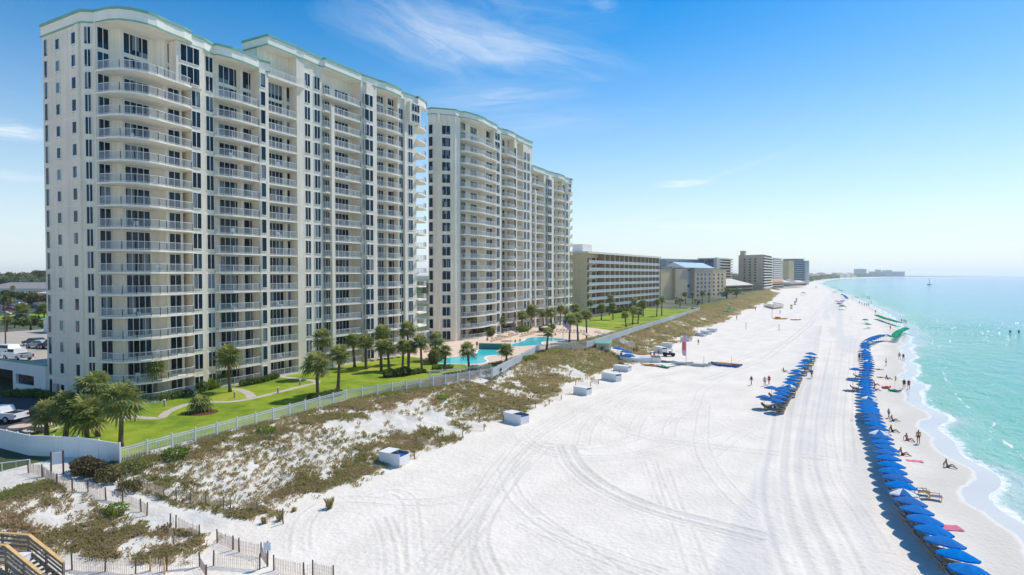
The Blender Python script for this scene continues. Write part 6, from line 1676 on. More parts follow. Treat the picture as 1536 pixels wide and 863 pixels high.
# ------------------------------------------------------------------ wheeled things
def vehicle(kind, p, rz, body, label, cat, group=None, scale=1, name='parked_car'):
    o = empty(name, p, label, cat, group, rz); o.scale = (scale,) * 3
    P = {'pickup': [(-2.75, .45), (-2.75, 1.0), (-2.6, 1.08), (-1.35, 1.14), (-.75, 1.78), (.75, 1.82), (.95, 1.16), (2.7, 1.14), (2.75, .5)],
         'suv': [(-2.3, .4), (-2.35, .95), (-1.2, 1.12), (-.6, 1.72), (1.9, 1.74), (2.3, 1.1), (2.35, .45)],
         'sedan': [(-2.25, .35), (-2.3, .75), (-1.2, .95), (-.5, 1.42), (.8, 1.42), (1.6, .98), (2.25, .92), (2.3, .4)]}[kind]
    W = .92; n = len(P); b = MB()
    top = max(z for x, z in P)
    vs = [(x, -W * (.86 if z > 1.3 else 1), z) for x, z in P] + [(x, W * (.86 if z > 1.3 else 1), z) for x, z in P]
    b.add(vs, [tuple(range(n)), tuple(range(2 * n - 1, n - 1, -1))] + [(i, n + i, n + (i + 1) % n, (i + 1) % n) for i in range(n)]); b.build('body', M[body], o)
    b = MB(); h0 = 1.17 if kind != 'sedan' else .98; h1 = top - .10
    xa, xb = {'pickup': (-1.05, .72), 'suv': (-.85, 1.85), 'sedan': (-.75, 1.15)}[kind]
    for s in (-1, 1):
        m_ = (xa + xb) / 2
        for u, v in ((xa + .18, m_ - .05), (m_ + .05, xb - .08)): b.prism([(u, s * (W * .94)), (v, s * (W * .94)), (v, s * (W * .94 + .0) + s * .025), (u, s * W * .94 + s * .025)], h0, h1)
    b.build('side_window', M['car_glass'], o)
    b = MB(); i0 = [i for i in range(n) if P[i][1] == P[[k for k in range(n) if P[k][1] > top - .1][0]][1]][0]; (xw0, zw0), (xw1, zw1) = P[i0 - 1], P[i0]
    dx, dz = xw1 - xw0, zw1 - zw0; off = Vector((-dz, 0, dx)).normalized() * .02
    f = lambda t, y: (xw0 + dx * t + off.x, y, zw0 + dz * t + off.z)
    b.add([f(.1, -.74), f(.1, .74), f(.92, .68), f(.92, -.68)], [(0, 1, 2, 3)]); b.build('windscreen', M['car_glass'], o)
    if kind == 'pickup': b = MB(); b.box(1.05, 2.62, -.76, .76, 1.145, 1.16); b.build('load_bed', M['cl_black'], o)
    for x in (-1.55, 1.6):
        for s in (-1, 1):
            w_ = MB(); Rw = .40 if kind != 'sedan' else .33
            w_.tube([(0, -.12, 0), (0, .12, 0)], Rw, 16); wo = w_.build('wheel', M['tyre'], o, (x, s * .84, Rw)); r = MB(); r.tube([(0, -.135, 0), (0, .135, 0)], Rw * .58, 12); r.build('rim', M['rim'], wo)
    xe = max(x for x, z in P)
    for s in (-1, 1): b = MB(); b.box(xe - .03, xe + .03, s * .8 - .1, s * .8 + .1, .75, 1.0); b.build('tail_light', M['red'], o)
    for s in (-1, 1): b = MB(); b.box(-xe - .06, -xe + .04, s * .68 - .14, s * .68 + .14, .72, .88); b.build('headlight', M['white'], o)
    return o
zd = 6.65
pk = 'cars parked on the garage deck'
vehicle('pickup', at(26, 540, zd), -.42 + PI / 2 * 0 + .5, 'car_white', 'white crew cab pickup on the deck, nearest the parapet', 'pickup truck', pk, 1.0)
vehicle('suv', at(9, 532, zd), .15, 'car_white', 'white van with dark windows behind the pickup on the deck', 'van', pk)
vehicle('sedan', at(60, 522, zd), .35, 'car_silver', 'silver sedan on the deck beside the hut', 'car', pk); vehicle('suv', at(80, 523, zd), .35, 'car_blue', 'dark blue car half hidden by the tower corner on the deck', 'car', pk); vehicle('sedan', at(53, 518, zd), .2, 'car_blue', 'dark low car behind the silver sedan on the deck', 'car', pk)
vehicle('pickup', at(2, 632, 3), .35, 'car_white', 'white pickup with an empty bed on the shaded driveway at the left edge', 'pickup truck', name='parked_car')
bk = 'cars parked beyond the garage'
for px, py, c, k, lb in ((22, 459, 'car_white', 'suv', 'white van in the distant car park, largest of the row'), (31, 458, 'car_silver', 'sedan', 'silver car beside the white van in the distant car park'), (41, 457, 'car_blue', 'sedan', 'dark car right of the silver one in the distant car park'), (50, 464, 'car_blue', 'suv', 'dark blue van in front of the reddish tree in the distant car park'), (3, 452, 'car_blue', 'sedan', 'dark car at the left edge of the distant car park'), (5, 473, 'car_silver', 'sedan', 'silver car by the road at the left edge'), (30, 479, 'car_blue', 'suv', 'dark car on the road between the two tall palms'), (14, 466, 'car_red', 'sedan', 'red car by the road left of the tall palm'), (74, 462, 'car_silver', 'sedan', 'silver car beside the tower edge in the distant car park'), (62, 463, 'car_white', 'sedan', 'white car behind the right tall palm in the distant car park')):
    vehicle(k, at(px, py, 3), .8, c, lb, 'car', bk, 1.15)
# beach buggy
g = C5(880, 335); o = empty('beach_buggy', g, 'dark open beach buggy parked on the sand by the dune', 'buggy', None, .5)
b = MB(); b.box(-1.4, 1.4, -.6, .6, .35, .75); b.box(-1.4, -.7, -.55, .55, .75, .95); b.build('body', M['cl_black'], o)
b = MB()
for s in (-.55, .55): b.bar((-.5, s, .75), (-.2, s, 1.8), .06); b.bar((.8, s, .75), (.7, s, 1.8), .06); b.bar((-.2, s, 1.8), (.7, s, 1.8), .06)
b.build('roll_bar', M['cl_black'], o); b = MB(); b.box(-.25, .75, -.6, .6, 1.82, 1.88); b.build('canopy', M['grey'], o); b = MB(); b.box(.1, .6, -.5, .5, .76, 1.2); b.build('seat', M['wood_grey'], o)
for x in (-.95, .95):
    for s in (-.66, .66): b = MB(); b.tube([(0, -.12, 0), (0, .12, 0)], .33, 12); b.build('wheel', M['tyre'], o, (x, s, .33))
# distant lifeguard chairs
for px, py, lb in ((1187, 463.5, 'nearest of three small lifeguard chairs on the far sand'), (1192.5, 457.5, 'middle of three small lifeguard chairs on the far sand'), (1194.6, 452.5, 'farthest of three small lifeguard chairs on the far sand')):
    g = at(px, py, 0); o = empty('lifeguard_chair', g, lb, 'lifeguard chair', 'lifeguard chairs'); o.scale = (.55,) * 3; b = MB()
    for x in (-1, 1):
        for y in (-1, 1): b.bar((x * 1.2, y * 1.2, 0), (x * .8, y * .8, 2.6), .2)
    b.build('frame', M['wood_tan'], o); b = MB(); b.box(-1, 1, -1, 1, 2.3, 2.6); b.box(-1, 1, .8, 1, 2.6, 4.0); b.build('seat', M['wood_tan'], o); b = MB(); b.box(-1.2, 1.2, -1.2, 1.2, 4.3, 4.5); b.build('roof', M['wood_grey'], o); b = MB(); b.box(-.5, .5, -.3, .3, .02, 1.4); b.build('storage_bin', M['cl_black'], o)
# beach walkover
M['wood_pale'] = mat('wood_pale', (.46, .41, .36), .85, .25, 1.5)
wa = empty('wooden_walkover', at(1158, 463, .5), 'weathered grey wooden walkover stepping down from the dune to the sand', 'boardwalk', None, 0); O = wa.location
p0, p1 = at(1146, 456, 1.8), at(1160, 462, .8); p2_ = at(1166, 453, 1.5)
b = MB(O); b.prism([(p0.x, p0.y), (p1.x, p1.y), (p1.x + 4, p1.y + 15), (p0.x + 4, p0.y + 15)], .5, .9); b.build('deck', M['wood_pale'], wa)
b = MB(O)
for t in range(9): q = p0.lerp(p1, t / 8); b.bar(Vector((q.x, q.y, 0)), Vector((q.x, q.y, 2.3)), .25); q = q + Vector((4, 15, 0)); b.bar(Vector((q.x, q.y, 0)), Vector((q.x, q.y, 2.3)), .25)
b.bar(Vector((p0.x, p0.y, 2.3)), Vector((p1.x, p1.y, 2.3)), .25); b.bar(Vector((p0.x + 4, p0.y + 15, 2.3)), Vector((p1.x + 4, p1.y + 15, 2.3)), .25); b.build('railing', M['wood_pale'], wa)
for px, pb, pt, lb in ((1119, 494, 485, 'left pole of the volleyball court on the mid beach'), (1168.5, 496, 487, 'right pole of the volleyball court on the mid beach'), (1158, 476, 464, 'pole standing below the weathered wooden walkover')):
    g = at(px, pb, 0); d = g.dot(Fv); o = empty('volleyball_pole', g, lb, 'pole', 'poles on the mid beach'); b = MB(); b.tube([(0, 0, -.2), (0, 0, (pb - pt) * d / FPX)], .11, 6); b.build('shaft', M['wood_tan'], o); b = MB(); b.lathe([(.16, 0), (.16, .12), (.001, .14)], 8); b.build('cap', M['yellow'], o, (0, 0, (pb - pt) * d / FPX))
# sailboat
g = at(1394, 427.5, -.45); d = g.dot(Fv); o = empty('sailboat', g, 'lone sailing yacht with bare mast far out on the sea', 'sailboat', None, TH)
obj('hull', hullmesh(7.5 * d / 900, 2.2, 1.2, [M['cl_teal'], M['hull']]), o, (0, 0, -.5)); b = MB(); b.tube([(0, 0, 1), (0, 0, 10.5 * d / 900)], [.45, .3], 6); b.build('mast', M['grey'], o); b = MB(); b.tube([(0, 0, 2.6), (-4, 0, 2.8)], .2, 6); b.build('boom', M['grey'], o); b = MB(); b.box(-2.5, 1.5, -.8, .8, .6, 1.7); b.build('cabin', M['hull'], o)
# flag by the pool
g = at(844.5, 520, 3); d = g.dot(Fv); hp_ = 42 * d / FPX; o = empty('flagpole', g, 'pole with a red and white striped, blue cornered flag beside the upper pool', 'flagpole')
b = MB(); b.tube([(0, 0, 0), (0, 0, hp_)], [.07, .04], 8); b.lathe([(.001, hp_), (.09, hp_ + .08), (.001, hp_ + .18)], 8); b.build('pole', M['grey'], o)
b = MB(); fw, fh_ = 2.6, 1.5; nx_ = 10
for s in range(13):
    for i in range(nx_):
        x0, x1 = fw * i / nx_, fw * (i + 1) / nx_; z0, z1 = -fh_ * s / 13, -fh_ * (s + 1) / 13
        b.mi = 2 if (i < 4 and s < 7) else s % 2
        q = lambda x, z: (x * .72 * Rv.x + .18 * math.sin(x * 3.2) * Fv.x, x * .72 * Rv.y + .18 * math.sin(x * 3.2) * Fv.y, hp_ - .15 + z - x * .55)
        b.add([q(x0, z0), q(x1, z0), q(x1, z1), q(x0, z1)], [(0, 1, 2, 3)])
b.build('flag', [M['cl_red'], M['cl_white'], M['cl_blue']], o)
# flag and small things at the water's edge
g = on(1342, 583); o = empty('warning_flag', g, 'yellow flag on a thin pole near the water', 'flag'); b = MB(); b.tube([(0, 0, -.2), (0, 0, 2.3)], .02, 6); b.build('pole', M['white'], o)
b = MB(); b.add([(0, 0, 2.25), (.28, .12, 2.1), (.22, .05, 1.4), (0, 0, 1.3)], [(0, 1, 2, 3)]); b.build('flag', M['yellow'], o)
kayak(on(1329.5, 583), .15 + TH, 1.9, .62, 'red', 'orange', 'red inflatable raft on the sand beside the yellow flag', 'inflatable raft'); kayak(on(1342, 588), -.5 + TH, 2.0, .5, 'greenp', 'greenp', 'green inflatable float on the sand below the yellow flag', 'inflatable float')
def towel(p, rz, w, l, m, label):
    b = MB(); b.smooth = False; n = 6; vs = []
    for i in range(n + 1):
        for j in range(3): vs.append((w * (j / 2 - .5), l * (i / n - .5), .03 + .025 * math.sin(i * 2.1 + j)))
    b.add(vs, [(i * 3 + j, i * 3 + j + 1, (i + 1) * 3 + j + 1, (i + 1) * 3 + j) for i in range(n) for j in range(2)]); o = b.build('beach_towel', M[m]); o.location = p; o.rotation_euler.z = rz; tag(o, label, 'towel', 'towels on the sand'); return o
towel(on(1372, 692), .2 + PI / 2, 1.0, 1.9, 'pink', 'salmon pink towel on the sand between the umbrellas and the sitting bather').scale = (.8, .8, 1); towel(on(1422, 792), .4 + PI / 2, 1.1, 1.9, 'cl_pink', 'bright pink towel beside the waterside umbrellas near the bottom'); towel(on(1286, 631), TH + PI / 2, .8, 1.5, 'aqua', 'pale blue mat on the sand left of the waterside row')
chair(on(1379, 742), PI * .6, 'loose blue chair on the open sand, left one of two near the bottom umbrellas', 'loose chairs by the water'); CHL = chair(on(1397, 749), PI * .55, 'loose blue chair on the open sand, right one of two near the bottom umbrellas', 'loose chairs by the water')
# ------------------------------------------------------------------ pool furniture
for px, py, lb in ((668, 521, 'beige pool umbrella left of the lower pool, near the palms'), (753, 503, 'beige pool umbrella by the second tower, left of two'), (766, 498.5, 'beige pool umbrella by the second tower, right of two'), (818, 491, 'beige pool umbrella above the dark bush by the upper pool'), (752, 527, 'beige pool umbrella at the corner of the overflow wall'), (898, 498, 'beige pool umbrella at the right end of the pool deck by the fence'), (880, 502, 'low beige umbrella by the palms at the right end of the pool deck'), (948, 465, 'beige umbrella in front of the tan condominium')):
    p = at(px, py, 5.2); umbrella(Vector((p.x, p.y, 3.0)), 'beige', lb, 'beige pool umbrellas', hc=2.0)
lp = empty('pool_lounger', (0, 0, 0), 'x', 'sun lounger'); b = MB(); b.box(-.32, .32, -1.0, .4, .28, .34); b.build('seat', M['umb_beige'], lp); T = Matrix.Translation((0, .4, .3)) @ Matrix.Rotation(-.8, 4, 'X'); b = MB(); b.box(-.32, .32, -.02, .02, 0, .7, T); b.build('backrest', M['umb_beige'], lp); b = MB()
for x in (-.28, .28):
    for y in (-.9, .3): b.box(x - .03, x + .03, y - .03, y + .03, 0, .28)
b.build('frame', M['wood_grey'], lp)
LZ = [((642, 538), (648, 541), 3, 'near the left end of the lower pool'), ((560, 541), (600, 536), 5, 'in the shade beside the grove'), ((640, 528), (656, 524), 4, 'behind the palms left of the lower pool'), ((738, 512), (752, 509), 4, 'by the left beige umbrella of the second tower'), ((758, 507), (776, 502), 5, 'between the beige umbrellas and the walkway'), ((782, 505), (800, 501), 5, 'left of the upper pool, along its back edge'), ((836, 498), (876, 500), 9, 'in the row along the back of the upper pool')]
fl = True
for a, c, n, where in LZ:
    A, Bq = at(*a, 3.012), at(*c, 3.012)
    for i in range(n):
        o = lp if fl else copy_tree(lp); fl = False; o.location = A.lerp(Bq, i / max(1, n - 1)); o.rotation_euler.z = .4 + random.uniform(-.2, .2)
        o['label'] = f"{'leftmost' if i == 0 else ORD[i] + ' from left'} beige sun lounger {where}"; o['group'] = 'sun loungers on the pool deck'
# round picnic tables by the left palms
for px, py, lb in ((30, 650, 'round beige picnic table behind the vinyl fence, left of two'), (64, 648, 'round beige picnic table behind the vinyl fence, right of two beside the palms')):
    p = at(px, py, 3); o = empty('picnic_table', p, lb, 'picnic table', 'round picnic tables'); b = MB(); b.lathe([(.001, .72), (1.0, .72), (1.02, .76), (1.0, .8), (.001, .8)], 20); b.build('table_top', M['umb_beige'], o); b = MB(); b.lathe([(.35, 0), (.14, .1), (.12, .72)], 10); b.build('pedestal', M['concrete'], o)
    for k in range(3):
        b = MB(); a0 = k * 2.1
        pr = [(1.35 * math.cos(a0 + t * .28), 1.35 * math.sin(a0 + t * .28)) for t in range(5)] + [(1.75 * math.cos(a0 + t * .28), 1.75 * math.sin(a0 + t * .28)) for t in range(4, -1, -1)]
        b.prism(pr, .38, .46); m_ = a0 + .56; b.box(1.5 * math.cos(m_) - .1, 1.5 * math.cos(m_) + .1, 1.5 * math.sin(m_) - .1, 1.5 * math.sin(m_) + .1, 0, .379); b.build('bench', M['umb_beige'], o)
# path lights
for px, py, lb in ((132.5, 630, 'leftmost'), (191, 620, 'second'), (203, 632, 'third'), (247, 610, 'fourth'), (352, 597, 'fifth'), (417, 590, 'sixth'), (450, 578, 'rightmost')):
    p = at(px, py, 3); o = empty('bollard_light', p, f"{lb} grey bollard light from the left beside the garden path", 'bollard light', 'bollard lights on the lawn'); b = MB(); b.tube([(0, 0, 0), (0, 0, .75)], .13, 10); b.build('post', M['concrete'], o); b = MB(); b.lathe([(.12, .75), (.15, .78), (.15, .9), (.001, .93)], 10); b.build('cap', M['white'], o)
for px, pb, pt, z, lb in ((8.5, 521, 453, zd, 'tall dark lamp post standing on the parking deck at the left edge'), (14.5, 470, 436, 3, 'dark utility pole beyond the parking deck at the left'), (71.5, 438, 416, 3, 'thin pole beside the tower edge in front of the pale tree'), (400, 856, 815, None, None)):
    if lb is None: continue
    p = at(px, pb, z); d = p.dot(Fv); h = (pb - pt) * d / FPX; o = empty('lamp_post', p, lb, 'lamp post', 'poles at the left'); b = MB(); b.tube([(0, 0, 0), (0, 0, h)], [.13, .08], 8); b.build('shaft', M['wood_red'], o); b = MB(); b.bar((-1.6, -.4, h), (1.6, .4, h), .12); b.box(-2.0, -1.4, -.65, -.25, h - .1, h + .1); b.box(1.4, 2.0, .25, .65, h - .1, h + .1); b.build('lamp_arm', M['wood_red'], o)
# buildings at the far left
low('grey_roofed_building', -30, 78, 520, 433, 424, 'long low white building with a broad grey roof beyond the car park', M['stucco_white'], M['roof_grey'], 30, -8, cat='building')
low('white_building', 8, 36, 430, 441, 438.5, 'small flat-roofed white building in front of the long grey-roofed one', M['concrete'], M['roof_pale'], 12, -4, cat='building')
low('white_building', 50, 80, 430, 440, 437.5, 'white shop building with dark openings beside the tower edge', M['concrete'], M['roof_pale'], 12, -4, cat='building')
sheet('car_park', [at(-60, 474, 3), at(110, 466, 3), at(110, 447, 3), at(-60, 449, 3)], 3.02, M['asphalt']); sheet('verge', [at(-60, 484, 3), at(110, 474, 3), at(110, 468, 3), at(-60, 477, 3)], 3.02, M['lawn'])
# wooden stairs at the lower left
wd = empty('wooden_stairs', (-44.5, 18.9, .6), 'wooden beach stairs with tan handrails at the lower left corner', 'stairs'); O = wd.location
dv = Vector((.94, .34, 0)); sv = Vector((-.34, .94, 0))
def Ps(l, s, z): return Vector((-45.75, 18.72, 0)) + dv * l + sv * s + Vector((0, 0, z))
zdk, zlo, Ls = 2.15, .55, 2.5
b = MB(O)
for i in range(26): b.bar(Ps(-.14 * i - .07, -1.5, zdk), Ps(-.14 * i - .07, .0, zdk), .125, .05)
b.build('deck_boards', M['wood_grey'], wd)
for i in range(8):
    b = MB(O); t = (i + .5) / 8; b.bar(Ps(Ls * t, -1.45, zdk + (zlo - zdk) * (i + 1) / 9), Ps(Ls * t, -.05, zdk + (zlo - zdk) * (i + 1) / 9), .28, .05); b.build('tread', M['wood_grey'], wd)
for s in (-1.5, 0.0):
    b = MB(O); b.bar(Ps(-4, s, zdk + 1.05), Ps(0, s, zdk + 1.05), .22, .05); b.bar(Ps(0, s, zdk + 1.05), Ps(Ls, s, zlo + 1.05), .22, .05); b.build('handrail', M['wood_tan'], wd)
    b = MB(O)
    for z in (.3, .58, .85): b.bar(Ps(-4, s, zdk + z), Ps(0, s, zdk + z), .04, .14); b.bar(Ps(0, s, zdk + z), Ps(Ls, s, zlo + z), .04, .14)
    b.bar(Ps(0, s, zdk - .1), Ps(Ls, s, zlo - .1), .05, .28); b.build('side_rails', M['wood_grey'], wd)
    for l in (-4, -2, -.02, Ls * .5, Ls):
        zt = zdk + 1.02 if l <= 0 else zdk + (zlo - zdk) * l / Ls + 1.02
        b = MB(O); p = Ps(l, s, 0); b.box(p.x - .06, p.x + .06, p.y - .06, p.y + .06, -.4, zt); b.build('post', M['wood_grey'], wd)
p = on(33, 868); o = empty('trash_box', p, 'white box post at the foot of the wooden stairs', 'post box', None, .35); b = MB(); b.box(-.35, .35, -.3, .3, -.2, 1.5); b.build('casing', M['white_vinyl'], o); b = MB(); b.box(-.38, .38, -.33, .33, 1.502, 1.56); b.build('lid', M['white'], o)

# ---- chairs out on some balconies
bc = empty('balcony_chair', (0, 0, 0), 'x', 'chair'); b = MB(); b.box(-.28, .28, -.28, .28, .4, .46); b.build('seat', M['white'], bc)
b = MB(); T = Matrix.Translation((0, .26, .44)) @ Matrix.Rotation(-.2, 4, 'X'); b.box(-.28, .28, -.02, .02, 0, .55, T); b.build('backrest', M['white'], bc)
for x in (-.25, .25):
    for y in (-.25, .25): b = MB(); b.box(x - .025, x + .025, y - .025, y + .025, 0, .399); b.build('leg', M['white'], bc)
fi = True
for col, px_, dx in (('first', 205, -.6), ('first', 238, -.3), ('second', 350, -.5), ('third', 420, -.5), ('fourth', 522, -.6)):
    for k in ((0, 3, 7, 11) if px_ != 238 else (1, 5, 9)):
        o = bc if fi else copy_tree(bc); fi = False
        X = F1 + dx; o.location = (X, y_on(px_, X), z01 + fh1 * k); o.rotation_euler.z = PI / 2 + .6 * math.sin(k + px_)
        o['label'] = f"white chair on the {ORD[k + 1] if k else 'lowest'} raised balcony, {col} column of the near tower" if px_ != 238 else f"white chair toward the right of the {ORD[k + 1]} raised balcony, first column, near tower"
        o['group'] = 'chairs on the balconies of the near tower'
# ------------------------------------------------------------------ people: one grown skin per pose, clothes and hair as children
def grow(name, J, E, m, sub=1):
    me = bpy.data.meshes.new(name); keys = list(J); me.from_pydata([J[k][:3] for k in keys], [(keys.index(a), keys.index(b)) for a, b in E], [])
    o = bpy.data.objects.new(name, me); C.objects.link(o)
    sk = o.modifiers.new('skin', 'SKIN'); sk.use_smooth_shade = True
    for i, k in enumerate(keys):
        r = J[k][3]; me.skin_vertices[0].data[i].radius = (r, r * (.72 if k in ('chest', 'waist', 'pelvis') else 1))
        me.skin_vertices[0].data[i].use_root = (k == keys[0])
    if sub: o.modifiers.new('sub', 'SUBSURF').levels = sub; o.modifiers['sub'].render_levels = sub
    dg = bpy.context.evaluated_depsgraph_get(); nm = bpy.data.meshes.new_from_object(o.evaluated_get(dg)); nm.name = name
    bpy.data.objects.remove(o); nm.materials.clear(); nm.materials.append(m); return nm
def figure(pose):
    """joints: x right, -y ahead, z up"""
    J = {}
    def j(n, x, y, z, r): J[n] = (x, y, z, r)
    if pose in ('stand', 'walk', 'carry', 'wade'):
        j('pelvis', 0, 0, .95, .135); j('waist', 0, 0, 1.12, .125); j('chest', 0, .01, 1.32, .155); j('neck', 0, 0, 1.48, .055); j('jaw', 0, -.02, 1.55, .085); j('crown', 0, 0, 1.66, .085)
        st_ = .22 if pose == 'walk' else .03
        for s, sg in (('l', 1), ('r', -1)):
            f = st_ * sg
            j('hip' + s, .095 * sg, 0, .90, .095); j('knee' + s, .10 * sg, -f * .6 - .03, .49, .062); j('ankle' + s, .10 * sg, -f + .03, .08, .042); j('toe' + s, .11 * sg, -f - .12, .03, .035)
            a = -f * .9
            j('sho' + s, .19 * sg, 0, 1.41, .062); j('elb' + s, .26 * sg, .03 - a * .3, 1.13, .045); j('wri' + s, .25 * sg, -.08 - a, .89, .033); j('hand' + s, .25 * sg, -.12 - a, .80, .036)
        if pose == 'carry':
            for s, sg in (('l', 1), ('r', -1)): j('elb' + s, .30 * sg, -.08, 1.14, .045); j('wri' + s, .22 * sg, -.32, 1.18, .033); j('hand' + s, .18 * sg, -.40, 1.19, .036)
    elif pose == 'sit':
        j('pelvis', 0, 0, .14, .14); j('waist', 0, .06, .32, .125); j('chest', 0, .12, .53, .15); j('neck', 0, .12, .70, .055); j('jaw', 0, .09, .77, .085); j('crown', 0, .11, .88, .085)
        for s, sg in (('l', 1), ('r', -1)):
            j('hip' + s, .10 * sg, -.05, .12, .09); j('knee' + s, .13 * sg, -.42, .36 if sg > 0 else .22, .06); j('ankle' + s, .12 * sg, -.72 if sg > 0 else -.82, .06, .042); j('toe' + s, .13 * sg, -.84 if sg > 0 else -.92, .08, .034)
            j('sho' + s, .19 * sg, .13, .63, .06); j('elb' + s, .27 * sg, .30, .40, .044); j('wri' + s, .28 * sg, .30, .14, .033); j('hand' + s, .28 * sg, .26, .05, .036)
    elif pose == 'lie':
        j('pelvis', 0, 0, .14, .135); j('waist', 0, .17, .15, .125); j('chest', 0, .37, .17, .15); j('neck', 0, .54, .17, .055); j('jaw', 0, .61, .17, .085); j('crown', 0, .72, .16, .085)
        for s, sg in (('l', 1), ('r', -1)):
            j('hip' + s, .095 * sg, -.05, .12, .09); j('knee' + s, .12 * sg, -.47, .14, .06); j('ankle' + s, .13 * sg, -.88, .06, .042); j('toe' + s, .14 * sg, -.95, .16, .034)
            j('sho' + s, .19 * sg, .46, .15, .06); j('elb' + s, .30 * sg, .22, .08, .044); j('wri' + s, .30 * sg, -.02, .06, .033); j('hand' + s, .29 * sg, -.11, .05, .036)
    E = [('pelvis', 'waist'), ('waist', 'chest'), ('chest', 'neck'), ('neck', 'jaw'), ('jaw', 'crown')]
    for s in 'lr': E += [('pelvis', 'hip' + s), ('hip' + s, 'knee' + s), ('knee' + s, 'ankle' + s), ('ankle' + s, 'toe' + s), ('chest', 'sho' + s), ('sho' + s, 'elb' + s), ('elb' + s, 'wri' + s), ('wri' + s, 'hand' + s)]
    return J, E
POSE = {}
def pose_meshes(p):
    if p in POSE: return POSE[p]
    J, E = figure(p)
    body = {k: grow('body', J, E, M[k]) for k in ('skin', 'skin2')}
    def shell(keys, grow_r, edges, ends={}):
        JJ = {}
        for k in keys:
            x, y, z, r = J[k] if k in J else ends[k]; JJ[k] = (x, y, z, r + grow_r)
        return JJ, edges
    mid = lambda a, b, t, r: tuple(J[a][i] * (1 - t) + J[b][i] * t for i in range(3)) + (r,)
    en = {'thl': mid('hipl', 'kneel', .45, .085), 'thr': mid('hipr', 'kneer', .45, .085)}
    sh = shell(['pelvis', 'hipl', 'hipr', 'thl', 'thr'], .022, [('pelvis', 'hipl'), ('pelvis', 'hipr'), ('hipl', 'thl'), ('hipr', 'thr')], en)
    tp = {'wa2': mid('pelvis', 'waist', .6, .13)}
    ar = {'al': mid('shol', 'elbl', .45, .055), 'ar': mid('shor', 'elbr', .45, .055)}; tp.update(ar)
    st = shell(['waist', 'wa2', 'chest', 'shol', 'shor', 'al', 'ar'], .02, [('waist', 'wa2'), ('waist', 'chest'), ('chest', 'shol'), ('chest', 'shor'), ('shol', 'al'), ('shor', 'ar')], tp)
    hr = {'crown': J['crown'][:2] + (J['crown'][2] + (.012 if p != 'lie' else 0), .088), 'back': (J['crown'][0], J['crown'][1] + .045, J['crown'][2] - (.07 if p != 'lie' else -.03), .07)}
    POSE[p] = (body, sh, st, hr); return POSE[p]
CLO = {}
def cloth(p, which, m):
    k = (p, which, m)
    if k not in CLO:
        _, sh, st, hr = pose_meshes(p)
        if which == 'hair': CLO[k] = grow('hair', hr, [('crown', 'back')], M[m])
        else: JJ, E = sh if which == 'shorts' else st; CLO[k] = grow(which, JJ, E, M[m])
    return CLO[k]
def person(px, py, pose, face, label, shorts='cl_blue', top=None, skin='skin', hair='hair', group='people on the beach', s=1.0, z=None, parts=True, pos=None):
    p = pos or (on(px, py) if z is None else at(px, py, z))
    body = pose_meshes(pose)[0][skin]
    o = obj('person', body, None, p, (0, 0, face)); o.scale = (s,) * 3; tag(o, label, 'person', group)
    if parts:
        if shorts: obj('swim_shorts', cloth(pose, 'shorts', shorts), o)
        if top: obj('shirt', cloth(pose, 'shirt', top), o)
        obj('hair', cloth(pose, 'hair', hair), o)
    return o
tow = lambda deg: math.radians(deg)
person(1377.5, 666, 'stand', tow(200), 'person in red shorts standing alone on the sand between umbrellas and water', 'cl_red', None, 'skin2')
person(1361, 661, 'sit', tow(60), 'person in a pink swimsuit sitting left of the standing one in red shorts', 'cl_pink', 'cl_pink', 'skin2')
person(1421, 701, 'sit', tow(75), 'person in teal trunks sitting at the wet edge of the sand', 'cl_teal', None, 'skin2')
person(1338, 648, 'sit', tow(80), 'dark haired person sitting right of the waterside umbrellas, in black', 'cl_black', 'cl_black', 'skin2')
person(1339, 632, 'sit', tow(100), 'person sitting in the small group right of the row, in blue shorts', 'cl_blue', None, 'skin2'); person(1333, 627, 'stand', tow(120), 'person bending over chairs in the small group right of the row, white top', 'cl_blue', 'cl_white', s=.8)
person(1349, 539, 'walk', tow(20), 'person in a pale shirt walking at the water edge, left of a pair', 'cl_blue', 'cl_white'); person(1355, 541, 'walk', tow(15), 'person in dark red walking at the water edge, right of a pair', 'cl_red', 'cl_red', 'skin2')
person(1356, 583, 'walk', tow(10), 'person in a black swimsuit walking toward the camera near the yellow flag', 'cl_black', 'cl_black'); person(1363, 584, 'walk', tow(5), 'person in red shorts and top walking toward the camera beside the one in black', 'cl_red', 'cl_red')
person(1329, 549, 'stand', tow(90), 'person in black shorts standing by a low chair on the sand', 'cl_black', None, 'skin2'); person(1331, 569, 'sit', tow(80), 'person with dark hair sitting left of the yellow flag', 'cl_black', 'cl_black', 'skin2'); person(1321, 567, 'lie', tow(110), 'person lying on the sand in orange shorts, beside the blue umbrellas', 'cl_orange')
person(1313, 586, 'sit', tow(90), 'person in pink sitting close beside the blue umbrella row', 'cl_pink', 'cl_pink'); person(1312, 578, 'sit', tow(80), 'person in a green-yellow shirt sitting close beside the blue umbrella row', 'cl_teal', 'cl_orange'); person(1318, 555, 'lie', tow(95), 'person lying in red beside the middle of the blue umbrella row', 'cl_red')
person(1353, 683, 'sit', tow(90), 'tanned person reclining at the right edge of the umbrellas above the pink towel', 'cl_black', None, 'skin')
person(1289, 541, 'stand', tow(0), 'person in dark clothes standing left of the far bend of the umbrella row', 'cl_black', 'cl_black', 'skin2'); person(1293.5, 541, 'walk', tow(-30), 'person in black shorts beside the blue row, next to the one in dark clothes', 'cl_black', None, 'skin2')
